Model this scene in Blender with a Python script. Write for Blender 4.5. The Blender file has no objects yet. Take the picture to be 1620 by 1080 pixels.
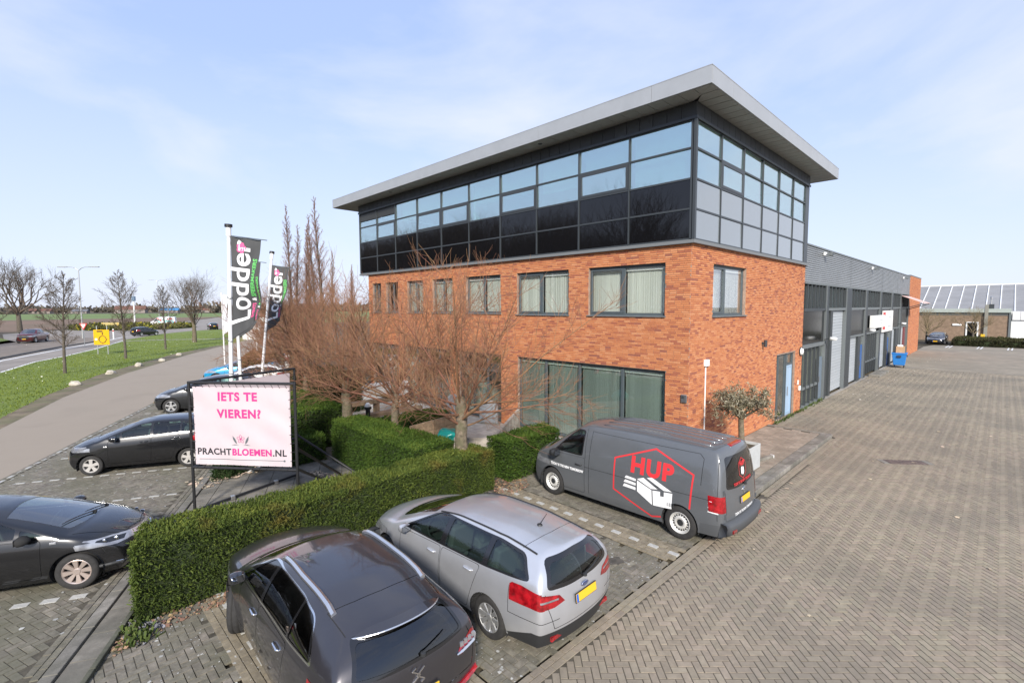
import bpy, bmesh, math, random
import numpy as np
from mathutils import Vector, Matrix
from mathutils.bvhtree import BVHTree
S = bpy.context.scene
COL = S.collection
PI = math.pi
R = math.radians
rnd = random.Random(7)

# ------------------------------------------------------------------ camera
def cam_axes(yaw, pitch, roll):
    y, p, r = R(yaw), R(pitch), R(roll)
    fwd = Vector((math.sin(y)*math.cos(p), math.cos(y)*math.cos(p), math.sin(p)))
    right = Vector((math.cos(y), -math.sin(y), 0))
    up = right.cross(fwd)
    r2 = right*math.cos(r) + up*math.sin(r)
    u2 = -right*math.sin(r) + up*math.cos(r)
    return r2, u2, fwd
CAM = Vector((-13.568, -6.369, 4.747))
r_, u_, f_ = cam_axes(44.702, -4.029, -0.179)
cd = bpy.data.cameras.new('camera')
cam = bpy.data.objects.new('camera', cd)
COL.objects.link(cam)
cam.matrix_world = Matrix(((r_.x, u_.x, -f_.x, CAM.x), (r_.y, u_.y, -f_.y, CAM.y), (r_.z, u_.z, -f_.z, CAM.z), (0, 0, 0, 1)))
cd.sensor_width = 36
cd.lens = 768.21/1620*36
cd.clip_start = 0.1
cd.clip_end = 3000
S.camera = cam

# ------------------------------------------------------------------ world, sun, exposure
SUN_EL = 30.0
SUN_H = Vector((-0.68, -0.73, 0)).normalized()          # horizontal direction towards the sun
W = bpy.data.worlds.new('World')
S.world = W
W.use_nodes = True
nt = W.node_tree
nt.nodes.clear()
out = nt.nodes.new('ShaderNodeOutputWorld')
bg = nt.nodes.new('ShaderNodeBackground')
sky = nt.nodes.new('ShaderNodeTexSky')
sky.sky_type = 'NISHITA'
sky.sun_disc = False
sky.sun_elevation = R(SUN_EL)
sky.sun_rotation = math.atan2(SUN_H.x, SUN_H.y)
sky.air_density = 1.0
sky.dust_density = 0.6
sky.ozone_density = 2.0
# thin veil of high cloud, mixed over the blue
tc = nt.nodes.new('ShaderNodeTexCoord')
mp = nt.nodes.new('ShaderNodeMapping'); mp.inputs['Scale'].default_value = (1.0, 1.0, 2.6)
mp.inputs['Rotation'].default_value = (0.25, 0.1, 0.5)
nz = nt.nodes.new('ShaderNodeTexNoise'); nz.inputs['Scale'].default_value = 1.7; nz.inputs['Detail'].default_value = 7
nz.inputs['Roughness'].default_value = 0.55; nz.inputs['Distortion'].default_value = 0.35
rp = nt.nodes.new('ShaderNodeValToRGB')
rp.color_ramp.elements[0].position = 0.42; rp.color_ramp.elements[0].color = (0.05, 0.05, 0.05, 1)
rp.color_ramp.elements[1].position = 0.72; rp.color_ramp.elements[1].color = (0.75, 0.75, 0.75, 1)
sep = nt.nodes.new('ShaderNodeSeparateXYZ')
hz = nt.nodes.new('ShaderNodeMapRange')
hz.inputs['From Min'].default_value = 0.0; hz.inputs['From Max'].default_value = 0.45
hz.inputs['To Min'].default_value = 0.72; hz.inputs['To Max'].default_value = 0.0
mx1 = nt.nodes.new('ShaderNodeMath'); mx1.operation = 'MAXIMUM'
mix = nt.nodes.new('ShaderNodeMix'); mix.data_type = 'RGBA'
mix.inputs['B'].default_value = (3.85, 4.05, 4.65, 1)
L = nt.links.new
L(tc.outputs['Generated'], mp.inputs['Vector']); L(mp.outputs['Vector'], nz.inputs['Vector'])
dt = nt.nodes.new('ShaderNodeVectorMath'); dt.operation = 'DOT_PRODUCT'; dt.inputs[1].default_value = (0.93, -0.05, 0.1)
bs_ = nt.nodes.new('ShaderNodeMapRange'); bs_.inputs['From Min'].default_value = 0.3; bs_.inputs['From Max'].default_value = 1.0; bs_.inputs['To Min'].default_value = -0.03; bs_.inputs['To Max'].default_value = 0.13
ad = nt.nodes.new('ShaderNodeMath'); ad.operation = 'ADD'
L(tc.outputs['Generated'], dt.inputs[0]); L(dt.outputs['Value'], bs_.inputs['Value']); L(nz.outputs['Fac'], ad.inputs[0]); L(bs_.outputs['Result'], ad.inputs[1])
L(ad.outputs[0], rp.inputs['Fac']); L(tc.outputs['Generated'], sep.inputs['Vector']); L(sep.outputs['Z'], hz.inputs['Value'])
L(rp.outputs['Color'], mx1.inputs[0]); L(hz.outputs['Result'], mx1.inputs[1])
veil = nt.nodes.new('ShaderNodeMix'); veil.data_type = 'RGBA'; veil.inputs['Factor'].default_value = 0.72
veil.inputs['B'].default_value = (2.25, 2.9, 4.7, 1)
L(sky.outputs['Color'], veil.inputs['A'])
L(mx1.outputs['Value'], mix.inputs['Factor']); L(veil.outputs['Result'], mix.inputs['A'])
L(mix.outputs['Result'], bg.inputs['Color'])
bg.inputs['Strength'].default_value = 0.108
L(bg.outputs['Background'], out.inputs['Surface'])

sd = bpy.data.lights.new('sun', 'SUN')
sd.energy = 2.85
sd.angle = R(6)
sd.color = (1.0, 0.94, 0.86)
sun = bpy.data.objects.new('sun', sd)
COL.objects.link(sun)
sv = Vector((SUN_H.x*math.cos(R(SUN_EL)), SUN_H.y*math.cos(R(SUN_EL)), math.sin(R(SUN_EL))))
sun.rotation_euler = sv.to_track_quat('Z', 'Y').to_euler()
sun.location = (-20, -30, 40)
S.view_settings.view_transform = 'Standard'
S.view_settings.look = 'None'
S.view_settings.gamma = 1
S.view_settings.use_curve_mapping = False
S.view_settings.exposure = 1.1

# ------------------------------------------------------------------ materials
MATS = {}
def nodes_of(name):
    m = bpy.data.materials.new(name)
    m.use_nodes = True
    t = m.node_tree
    return m, t, t.nodes['Principled BSDF']
def mat(name, col, rough=0.6, metal=0.0, noise=0.0, nscale=6.0, bump=0.0, bscale=40.0, rndvar=0.0, col2=None, spec=0.5, coat=0.0, emit=None, dirt=None, dirtscale=0.7, coords='Object', hue=0.0):
    """principled material; colour mottled by noise between col and col2, optionally varied by the per-face attribute 'rnd', plus fine bump"""
    if name in MATS: return MATS[name]
    m, t, b = nodes_of(name)
    b.inputs['Roughness'].default_value = rough
    b.inputs['Metallic'].default_value = metal
    b.inputs['Specular IOR Level'].default_value = spec
    if coat:
        b.inputs['Coat Weight'].default_value = coat
        b.inputs['Coat Roughness'].default_value = 0.04
    c = (*col, 1)
    link = t.links.new
    cur = None
    co = t.nodes.new('ShaderNodeTexCoord') if coords == 'Object' else t.nodes.new('ShaderNodeNewGeometry')
    cs = co.outputs['Object'] if coords == 'Object' else co.outputs['Position']
    if noise or col2:
        n = t.nodes.new('ShaderNodeTexNoise'); n.inputs['Scale'].default_value = nscale; n.inputs['Detail'].default_value = 8
        n.inputs['Roughness'].default_value = 0.6
        link(cs, n.inputs['Vector'])
        r = t.nodes.new('ShaderNodeValToRGB')
        c2 = col2 if col2 else tuple(x*(1-noise) for x in col)
        c1 = col if col2 else tuple(min(1, x*(1+noise)) for x in col)
        r.color_ramp.elements[0].position = 0.35; r.color_ramp.elements[0].color = (*c2, 1)
        r.color_ramp.elements[1].position = 0.65; r.color_ramp.elements[1].color = (*c1, 1)
        link(n.outputs['Fac'], r.inputs['Fac'])
        cur = r.outputs['Color']
    if rndvar or hue:
        a = t.nodes.new('ShaderNodeAttribute'); a.attribute_name = 'rnd'
        h = t.nodes.new('ShaderNodeHueSaturation')
        mr = t.nodes.new('ShaderNodeMapRange'); mr.inputs['To Min'].default_value = 1-rndvar; mr.inputs['To Max'].default_value = 1+rndvar
        link(a.outputs['Fac'], mr.inputs['Value']); link(mr.outputs['Result'], h.inputs['Value'])
        if hue:
            wn = t.nodes.new('ShaderNodeMath'); wn.operation = 'MULTIPLY'; wn.inputs[1].default_value = 7.31
            fr = t.nodes.new('ShaderNodeMath'); fr.operation = 'FRACT'
            m2 = t.nodes.new('ShaderNodeMapRange'); m2.inputs['To Min'].default_value = 0.5-hue; m2.inputs['To Max'].default_value = 0.5+hue
            link(a.outputs['Fac'], wn.inputs[0]); link(wn.outputs[0], fr.inputs[0]); link(fr.outputs[0], m2.inputs['Value']); link(m2.outputs['Result'], h.inputs['Hue'])
        if cur is not None: link(cur, h.inputs['Color'])
        else: h.inputs['Color'].default_value = c
        cur = h.outputs['Color']
    if dirt:
        n = t.nodes.new('ShaderNodeTexNoise'); n.inputs['Scale'].default_value = dirtscale; n.inputs['Detail'].default_value = 6
        g = t.nodes.new('ShaderNodeNewGeometry')
        link(g.outputs['Position'], n.inputs['Vector'])
        r = t.nodes.new('ShaderNodeValToRGB')
        r.color_ramp.elements[0].position = 0.42; r.color_ramp.elements[0].color = (0, 0, 0, 1)
        r.color_ramp.elements[1].position = 0.68; r.color_ramp.elements[1].color = (1, 1, 1, 1)
        link(n.outputs['Fac'], r.inputs['Fac'])
        x = t.nodes.new('ShaderNodeMix'); x.data_type = 'RGBA'
        ml = t.nodes.new('ShaderNodeMath'); ml.operation = 'MULTIPLY'; ml.inputs[1].default_value = 0.75
        link(r.outputs['Color'], ml.inputs[0]); link(ml.outputs[0], x.inputs['Factor'])
        if cur is not None: link(cur, x.inputs['A'])
        else: x.inputs['A'].default_value = c
        x.inputs['B'].default_value = (*dirt, 1)
        cur = x.outputs['Result']
    if cur is not None: link(cur, b.inputs['Base Color'])
    else: b.inputs['Base Color'].default_value = c
    if bump:
        n = t.nodes.new('ShaderNodeTexNoise'); n.inputs['Scale'].default_value = bscale; n.inputs['Detail'].default_value = 5
        link(cs, n.inputs['Vector'])
        bp = t.nodes.new('ShaderNodeBump'); bp.inputs['Strength'].default_value = bump; bp.inputs['Distance'].default_value = 0.01
        link(n.outputs['Fac'], bp.inputs['Height']); link(bp.outputs['Normal'], b.inputs['Normal'])
    if emit:
        b.inputs['Emission Color'].default_value = (*emit[:3], 1); b.inputs['Emission Strength'].default_value = emit[3]
    MATS[name] = m
    return m
def glass_mat(name, tint, refl=0.25, rough=0.02, through=0.5, rcol=(1, 1, 1)):
    """coated window glass: fresnel reflection over a tinted see-through pane"""
    if name in MATS: return MATS[name]
    m = bpy.data.materials.new(name); m.use_nodes = True
    t = m.node_tree; t.nodes.clear()
    o = t.nodes.new('ShaderNodeOutputMaterial')
    tr = t.nodes.new('ShaderNodeBsdfTransparent'); tr.inputs['Color'].default_value = (*[x*through for x in tint], 1)
    gl = t.nodes.new('ShaderNodeBsdfGlossy'); gl.inputs['Roughness'].default_value = rough; gl.inputs['Color'].default_value = (*rcol, 1)
    lw = t.nodes.new('ShaderNodeLayerWeight'); lw.inputs['Blend'].default_value = 0.5
    pw = t.nodes.new('ShaderNodeMath'); pw.operation = 'POWER'; pw.inputs[1].default_value = 3.5
    t.links.new(lw.outputs['Facing'], pw.inputs[0])
    mr = t.nodes.new('ShaderNodeMapRange'); mr.inputs['To Min'].default_value = refl; mr.inputs['To Max'].default_value = 1
    mxs = t.nodes.new('ShaderNodeMixShader')
    n = t.nodes.new('ShaderNodeTexNoise'); n.inputs['Scale'].default_value = 0.9; n.inputs['Detail'].default_value = 1
    g = t.nodes.new('ShaderNodeNewGeometry')
    bp = t.nodes.new('ShaderNodeBump'); bp.inputs['Strength'].default_value = 0.03; bp.inputs['Distance'].default_value = 0.05
    t.links.new(g.outputs['Position'], n.inputs['Vector']); t.links.new(n.outputs['Fac'], bp.inputs['Height'])
    t.links.new(bp.outputs['Normal'], gl.inputs['Normal'])
    t.links.new(pw.outputs[0], mr.inputs['Value']); t.links.new(mr.outputs['Result'], mxs.inputs['Fac'])
    t.links.new(tr.outputs[0], mxs.inputs[1]); t.links.new(gl.outputs[0], mxs.inputs[2]); t.links.new(mxs.outputs[0], o.inputs['Surface'])
    MATS[name] = m
    return m

# ------------------------------------------------------------------ object helpers
def link(o, parent=None):
    COL.objects.link(o)
    if parent is not None: o.parent = parent
    return o
def tag(o, label=None, cat=None, group=None, kind=None):
    if label: o['label'] = label
    if cat: o['category'] = cat
    if group: o['group'] = group
    if kind: o['kind'] = kind
    return o
def thing(name, label, cat, loc=(0, 0, 0), rz=0.0, group=None):
    o = bpy.data.objects.new(name, None)
    o.empty_display_size = 0.2
    COL.objects.link(o)
    o.location = loc; o.rotation_euler = (0, 0, rz)
    return tag(o, label, cat, group)
def copy_tree(o, parent=None):
    c = o.copy(); COL.objects.link(c)
    if parent is not None: c.parent = parent
    for ch in list(o.children): copy_tree(ch, c)
    return c
class MB:
    """collects boxes, bars, tubes and polygons; build() links them as ONE mesh object"""
    def __init__(s): s.v = []; s.f = []; s.m = []; s.r = []; s.cur = 0; s.rv = 0.5
    def add(s, vs, fs):
        n = len(s.v); s.v += [tuple(p) for p in vs]
        for f in fs: s.f.append(tuple(i+n for i in f)); s.m.append(s.cur); s.r.append(s.rv)
        return s
    def box(s, a, b, M=None):
        x0, y0, z0 = a; x1, y1, z1 = b
        vs = [(x0,y0,z0),(x1,y0,z0),(x1,y1,z0),(x0,y1,z0),(x0,y0,z1),(x1,y0,z1),(x1,y1,z1),(x0,y1,z1)]
        if M is not None: vs = [M @ Vector(p) for p in vs]
        return s.add(vs, [(0,3,2,1),(4,5,6,7),(0,1,5,4),(1,2,6,5),(2,3,7,6),(3,0,4,7)])
    def cbox(s, c, size, M=None):
        return s.box([c[i]-size[i]/2 for i in range(3)], [c[i]+size[i]/2 for i in range(3)], M)
    def bar(s, a, b, w, h=None, up=(0, 0, 1)):
        """a rectangular bar from a to b"""
        h = h or w
        a, b = Vector(a), Vector(b); d = (b-a).normalized(); u = Vector(up)
        if abs(d.dot(u)) > 0.99: u = Vector((1, 0, 0))
        x = d.cross(u).normalized(); y = x.cross(d)
        vs = []
        for p in (a, b):
            for sx, sy in ((-1,-1),(1,-1),(1,1),(-1,1)): vs.append(p + x*sx*w/2 + y*sy*h/2)
        return s.add(vs, [(0,1,2,3),(7,6,5,4),(0,4,5,1),(1,5,6,2),(2,6,7,3),(3,7,4,0)])
    def tube(s, pts, rad, n=8, caps=True):
        pts = [Vector(p) for p in pts]
        rads = rad if isinstance(rad, (list, tuple)) else [rad]*len(pts)
        vs = []; fs = []
        ref = None
        for i, p in enumerate(pts):
            d = (pts[min(i+1, len(pts)-1)] - pts[max(i-1, 0)]).normalized()
            if ref is None:
                ref = Vector((0, 0, 1)) if abs(d.z) < 0.9 else Vector((1, 0, 0))
            x = d.cross(ref).normalized(); y = d.cross(x); ref = y.cross(d) if False else ref
            for k in range(n):
                a = 2*PI*k/n
                vs.append(p + (x*math.cos(a) + y*math.sin(a))*rads[i])
        for i in range(len(pts)-1):
            for k in range(n):
                fs.append((i*n+k, i*n+(k+1) % n, (i+1)*n+(k+1) % n, (i+1)*n+k))
        if caps:
            fs.append(tuple(range(n-1, -1, -1))); fs.append(tuple((len(pts)-1)*n+k for k in range(n)))
        return s.add(vs, fs)
    def lathe(s, prof, c=(0, 0, 0), axis='z', n=24):
        vs = []; fs = []
        for (r0, h) in prof:
            for k in range(n):
                a = 2*PI*k/n
                p = (r0*math.cos(a), r0*math.sin(a), h)
                if axis == 'y': p = (p[0], p[2], p[1])
                if axis == 'x': p = (p[2], p[0], p[1])
                vs.append((p[0]+c[0], p[1]+c[1], p[2]+c[2]))
        for i in range(len(prof)-1):
            for k in range(n):
                q = (i*n+k, i*n+(k+1) % n, (i+1)*n+(k+1) % n, (i+1)*n+k)
                fs.append(q if axis != 'y' else q[::-1])
        return s.add(vs, fs)
    def prism(s, poly, z0, z1, M=None):
        n = len(poly)
        vs = [Vector((p[0], p[1], z0)) for p in poly] + [Vector((p[0], p[1], z1)) for p in poly]
        if M is not None: vs = [M @ p for p in vs]
        fs = [tuple(range(n-1, -1, -1)), tuple(range(n, 2*n))] + [(i, (i+1) % n, n+(i+1) % n, n+i) for i in range(n)]
        return s.add(vs, fs)
    def build(s, name, mats, parent=None, smooth=False, bevel=0.0, loc=None):
        me = bpy.data.meshes.new(name)
        me.from_pydata(s.v, [], s.f)
        if not isinstance(mats, (list, tuple)): mats = [mats]
        for m in mats: me.materials.append(m)
        if len(mats) > 1: me.polygons.foreach_set('material_index', s.m)
        at = me.attributes.new('rnd', 'FLOAT', 'FACE'); at.data.foreach_set('value', s.r)
        if smooth: me.polygons.foreach_set('use_smooth', [True]*len(me.polygons))
        me.update()
        o = bpy.data.objects.new(name, me)
        if loc: o.location = loc
        link(o, parent)
        if bevel:
            b = o.modifiers.new('bevel', 'BEVEL'); b.width = bevel; b.segments = 2; b.limit_method = 'ANGLE'; b.angle_limit = R(40)
        return o
def npmesh(name, V, F, material, parent=None, rn=None, smooth=False):
    """mesh from numpy arrays; F is (n,4) or (n,3)"""
    me = bpy.data.meshes.new(name)
    k = F.shape[1]
    me.vertices.add(len(V)); me.vertices.foreach_set('co', np.ascontiguousarray(V, dtype=np.float32).ravel())
    me.loops.add(F.size); me.loops.foreach_set('vertex_index', np.ascontiguousarray(F, dtype=np.int32).ravel())
    me.polygons.add(len(F)); me.polygons.foreach_set('loop_start', np.arange(0, F.size, k, dtype=np.int32))
    me.materials.append(material)
    if rn is not None:
        at = me.attributes.new('rnd', 'FLOAT', 'FACE'); at.data.foreach_set('value', np.asarray(rn, dtype=np.float32))
    me.polygons.foreach_set('use_smooth', np.full(len(F), smooth))
    me.update(calc_edges=True); me.validate()
    o = bpy.data.objects.new(name, me)
    return link(o, parent)
def join_text(body, size, extrude=0.0, align='CENTER', bold=0.0, space=1.0, sx=1.0):
    """lettering as a flat triangulated bmesh in the XY plane"""
    c = bpy.data.curves.new('lettering', 'FONT')
    c.body = body; c.size = size; c.align_x = align; c.align_y = 'CENTER'; c.offset = bold; c.space_character = space; c.fill_mode = 'FRONT' if not extrude else 'BOTH'; c.extrude = extrude; c.resolution_u = 4
    o = bpy.data.objects.new('lettering', c); COL.objects.link(o)
    dg = bpy.context.evaluated_depsgraph_get()
    me = bpy.data.meshes.new_from_object(o.evaluated_get(dg))
    bpy.data.objects.remove(o); bpy.data.curves.remove(c)
    bm = bmesh.new(); bm.from_mesh(me); bpy.data.meshes.remove(me)
    bmesh.ops.triangulate(bm, faces=bm.faces[:])
    for v in bm.verts: v.co.x *= sx
    return bm
def bm_obj(bm, name, material, parent=None, smooth=False):
    me = bpy.data.meshes.new(name); bm.to_mesh(me); bm.free()
    me.materials.append(material)
    if smooth: me.polygons.foreach_set('use_smooth', [True]*len(me.polygons))
    return link(bpy.data.objects.new(name, me), parent)
def text_obj(name, body, size, M, material, parent=None, **k):
    bm = join_text(body, size, **k)
    bmesh.ops.transform(bm, matrix=M, verts=bm.verts[:])
    return bm_obj(bm, name, material, parent)
def frame_M(o, x, y):
    """matrix placing the XY plane at origin o with axes x, y"""
    x, y = Vector(x).normalized(), Vector(y).normalized(); z = x.cross(y)
    return Matrix(((x.x, y.x, z.x, o[0]), (x.y, y.y, z.y, o[1]), (x.z, y.z, z.z, o[2]), (0, 0, 0, 1)))
def in_frame(P, m=20):
    """does a world point fall in the photograph"""
    d = Vector(P) - CAM
    z = d.dot(f_)
    if z < 0.3: return False
    x = 810 + 768.2*d.dot(r_)/z; y = 540 - 768.2*d.dot(u_)/z
    return -m < x < 1620+m and -m < y < 1080+m
# ------------------------------------------------------------------ ground, roads, paving
def sheet(name, pts, z, material, kind='structure', parent=None):
    mb = MB(); mb.add([(p[0], p[1], z) for p in pts], [tuple(range(len(pts)))])
    o = mb.build(name, material, parent)
    bm = bmesh.new(); bm.from_mesh(o.data); bmesh.ops.triangulate(bm, faces=bm.faces[:])
    bmesh.ops.recalc_face_normals(bm, faces=bm.faces[:])
    if bm.faces and sum(f.normal.z*f.calc_area() for f in bm.faces) < 0: bmesh.ops.reverse_faces(bm, faces=bm.faces[:])
    bm.to_mesh(o.data); bm.free()
    return tag(o, kind=kind)
M_soil = mat('soil', (0.075, 0.060, 0.035), 0.95, noise=0.4, nscale=0.05, bump=0.6, bscale=2)
M_asph = mat('street_asphalt', (0.295, 0.248, 0.194), 0.94, noise=0.10, nscale=0.35, bump=0.25, bscale=60, dirt=(0.255, 0.215, 0.168), dirtscale=0.35)
M_road = mat('main_road_asphalt', (0.245, 0.218, 0.190), 0.92, noise=0.16, nscale=0.3, bump=0.2, bscale=50)
M_apron = mat('brown_apron', (0.20, 0.165, 0.132), 0.9, noise=0.2, nscale=0.4, bump=0.3, bscale=20)
M_line = mat('road_paint', (0.72, 0.72, 0.70), 0.7, noise=0.1, nscale=5)
M_kerb = mat('kerb_concrete', (0.210, 0.195, 0.168), 0.9, noise=0.25, nscale=5, bump=0.3, dirt=(0.11, 0.105, 0.08), dirtscale=1.5, rndvar=0.15)
M_joint = mat('joint_sand', (0.075, 0.066, 0.048), 1.0, noise=0.35, nscale=6, bump=0.6, bscale=80)
M_jointy = mat('yard_joint_sand', (0.085, 0.073, 0.054), 1.0, noise=0.35, nscale=6, bump=0.6, bscale=80)
M_paver = mat('yard_paver', (0.272, 0.229, 0.168), 0.88, noise=0.12, nscale=9, bump=0.45, bscale=55, rndvar=0.11, hue=0.012, dirt=(0.172, 0.152, 0.118), dirtscale=0.36, coords='World')
M_bay = mat('bay_paver', (0.175, 0.157, 0.125), 0.92, noise=0.28, nscale=9, bump=0.5, bscale=50, rndvar=0.2, hue=0.012, dirt=(0.118, 0.114, 0.074), dirtscale=0.9, coords='World')
M_bayy = mat('yellow_paver', (0.215, 0.183, 0.130), 0.9, noise=0.2, nscale=9, bump=0.4, bscale=50, rndvar=0.16, coords='World')
M_white = mat('white_paver', (0.40, 0.395, 0.365), 0.8, noise=0.15, nscale=12, bump=0.3, bscale=50)
M_slab = mat('dark_slab', (0.170, 0.155, 0.128), 0.92, noise=0.3, nscale=3, bump=0.3, bscale=30, rndvar=0.12, dirt=(0.085, 0.083, 0.065), dirtscale=1.3, coords='World')
M_tile = mat('pavement_tile', (0.275, 0.232, 0.182), 0.9, noise=0.2, nscale=5, bump=0.3, bscale=40, rndvar=0.16, dirt=(0.18, 0.155, 0.115), dirtscale=1.1, coords='World')

sheet('terrain', [(-2500, -2500), (2500, -2500), (2500, 2500), (-2500, 2500)], -0.06, M_soil)

# --- the slip street in front, curving slightly
NV = Vector((0.903, -0.4297)); SV = Vector((0.4297, 0.903))
def st(off, t): p = NV*off + SV*t; return (p.x, p.y)
near_edge = [st(-18.65, t) for t in (-30, 0, 20, 40, 60, 80, 96)]
far_edge = [(-21, -20), (-17.2, 10), (-14.66, 21.44), (-12.55, 29.01), (-8.77, 38.86), (-2.05, 52.85), (11.1, 76.53), (22, 97)]
sheet('street', near_edge + far_edge[::-1], -0.012, M_asph)
MAIN_NEAR = [(-19.2, 20), (-16.92, 40.39), (-15.43, 46.78), (-13.72, 54.15), (-11.45, 59.9), (-8.41, 68.55), (-3.35, 87.82), (3.55, 103.9), (10.58, 114.35), (17.2, 118), (25.7, 121), (34, 122)]
MAIN_FAR = [(-27, 20), (-20.5, 70), (-18.6, 86), (-16.5, 97), (-17.5, 125), (-11.23, 137), (-5.86, 142), (8.77, 160), (18.28, 181.7), (43.65, 247), (88.25, 372), (188, 680)]
MAIN_FAR2 = [(200, 680), (99.5, 355), (53.9, 215), (41.6, 154), (41, 137)]
sheet('main_road', MAIN_NEAR[::-1] + MAIN_FAR + MAIN_FAR2, -0.016, M_road)
sheet('road_apron', [(-17.8, 40), (-16.4, 60.5), (-11.3, 77), (-7.7, 85), (-6.5, 96), (-9.5, 112), (-14, 108), (-17.2, 95), (-19.2, 84), (-21, 70), (-23, 40)], -0.012, M_apron)
def stripe(name, pts, w, z=-0.008, material=None):
    a = []; b = []
    for i, p in enumerate(pts):
        p = Vector(p); d = (Vector(pts[min(i+1, len(pts)-1)]) - Vector(pts[max(i-1, 0)])).normalized(); n = Vector((-d.y, d.x))
        a.append(tuple(p+n*w/2)); b.append(tuple(p-n*w/2))
    mb = MB(); k = len(pts)
    mb.add([(x, y, z) for x, y in b] + [(x, y, z) for x, y in a], [(i, i+1, k+i+1, k+i) for i in range(k-1)])
    return tag(mb.build(name, material or M_line), kind='structure')
stripe('road_marking', [(-18.9, 22), (-16.72, 41), (-15.25, 47.05), (-13.55, 54.51), (-11.28, 59.9), (-8.6, 68.0), (-4.0, 85)], 0.22)
stripe('road_marking', [(-18.3, 40), (-15.77, 57.92), (-11.03, 71.72), (-7.47, 81.63), (-2.79, 96.57), (3, 106)], 0.3)
# low dark kerb between carriageway and apron
mb = MB()
kp = [(-18.2, 45), (-16.0, 60.6), (-11.0, 76.2), (-7.4, 84.4), (-5.6, 95)]
for a, b in zip(kp[:-1], kp[1:]): mb.bar((*a, 0.02), (*b, 0.02), 0.5, 0.12)
tag(mb.build('road_kerb', mat('dark_kerb', (0.06, 0.058, 0.055), 0.9, noise=0.2)), kind='structure')
# roundabout island and grass corners on the far side
M_grass = mat('verge_grass', (0.165, 0.210, 0.026), 0.95, noise=0.25, nscale=0.8, col2=(0.115, 0.160, 0.018), bump=0.8, bscale=9, dirt=(0.120, 0.165, 0.035), dirtscale=0.25)
M_field = mat('green_field', (0.150, 0.205, 0.055), 0.95, noise=0.25, nscale=0.03, col2=(0.115, 0.165, 0.045))
M_fsoil = mat('ploughed_field', (0.185, 0.115, 0.075), 0.95, noise=0.2, nscale=0.03, col2=(0.140, 0.100, 0.060))
M_muddy = mat('muddy_edge', (0.165, 0.130, 0.085), 0.98, noise=0.35, nscale=1.6, bump=0.8, bscale=12, dirt=(0.08, 0.10, 0.03), dirtscale=0.8)
sheet('field', [(-400, 118), (-30, 122), (-5, 150), (30, 215), (60, 300), (-400, 230)], -0.05, M_fsoil)
sheet('field', [(-600, 230), (-400, 230), (60, 300), (150, 500), (-100, 640), (-600, 560)], -0.05, M_field)
sheet('field', [(100, 300), (60, 200), (52, 150), (160, 150), (420, 650), (230, 700)], -0.05, M_field)
sheet('verge', far_edge + [(34, 121), (17.2, 117.6), (10.58, 114.2), (3.55, 103.7), (-3.35, 87.6), (-8.41, 68.3), (-11.45, 59.7), (-13.72, 53.9), (-15.43, 46.5), (-16.92, 40.2), (-19.2, 20), (-24, -20)], -0.014, M_grass)
sheet('verge_edge', [(-17.2, 10), (-14.66, 21.44), (-12.55, 29.01), (-8.77, 38.86), (-2.05, 52.85), (4, 63.7), (3.3, 64.3), (-3.4, 53.8), (-10.1, 39.8), (-13.4, 29.9), (-15.3, 21.9), (-17.9, 10)], -0.009, M_muddy)
sheet('footpath', [(-5, 84.6), (1.06, 83.9), (7.19, 79.6), (14.3, 78.9), (14.4, 77.4), (7.19, 77.7), (1.0, 82.2), (-5.3, 83)], -0.009, mat('path_concrete', (0.27, 0.25, 0.21), 0.9, noise=0.15))
sheet('verge_corner', [(-30, 84), (-17.4, 86.5), (-15.2, 93), (-16, 99), (-19, 120), (-40, 122)], -0.012, M_grass)
isl = [(4.5+12.5*math.cos(a), 143+17*math.sin(a)) for a in np.linspace(0, 2*PI, 28, endpoint=False)]
sheet('roundabout_island', isl, -0.01, mat('island_plants', (0.085, 0.095, 0.030), 0.95, noise=0.5, nscale=0.7, bump=1, bscale=4))

# --- herringbone paving built brick by brick
def inpoly(P, poly):
    x, y = P[:, 0], P[:, 1]; c = np.zeros(len(P), bool); n = len(poly)
    for i in range(n):
        x1, y1 = poly[i]; x2, y2 = poly[(i+1) % n]
        if y1 == y2: continue
        k = ((y1 > y) != (y2 > y)) & (x < (x2-x1)*(y-y1)/(y2-y1)+x1)
        c ^= k
    return c
def herring(poly, ang, w=0.105):
    """centres, angles of herringbone bricks (2w x w) lying in the polygon"""
    P = np.array(poly); c, s = math.cos(ang), math.sin(ang)
    Q = np.stack([P[:, 0]*c+P[:, 1]*s, -P[:, 0]*s+P[:, 1]*c], 1)/w
    x0, y0 = np.floor(Q.min(0)).astype(int)-2; x1, y1 = np.ceil(Q.max(0)).astype(int)+2
    X, Y = np.meshgrid(np.arange(x0, x1), np.arange(y0, y1), indexing='ij'); X = X.ravel(); Y = Y.ravel(); k = (X-Y) % 4
    h = k == 0; v = k == 3
    cx = np.concatenate([X[h]+1.0, X[v]+0.5])*w; cy = np.concatenate([Y[h]+0.5, Y[v]+1.0])*w
    an = np.concatenate([np.full(h.sum(), ang), np.full(v.sum(), ang+PI/2)])
    C = np.stack([cx*c-cy*s, cx*s+cy*c], 1)
    ok = np.ones(len(C), bool)
    for e, f in ((.35, .2), (.35, -.2), (-.35, .2), (-.35, -.2)):
        D = np.stack([np.cos(an)*e*w-np.sin(an)*f*w, np.sin(an)*e*w+np.cos(an)*f*w], 1)
        ok &= inpoly(C+D, poly)
    return C[ok], an[ok]
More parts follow.
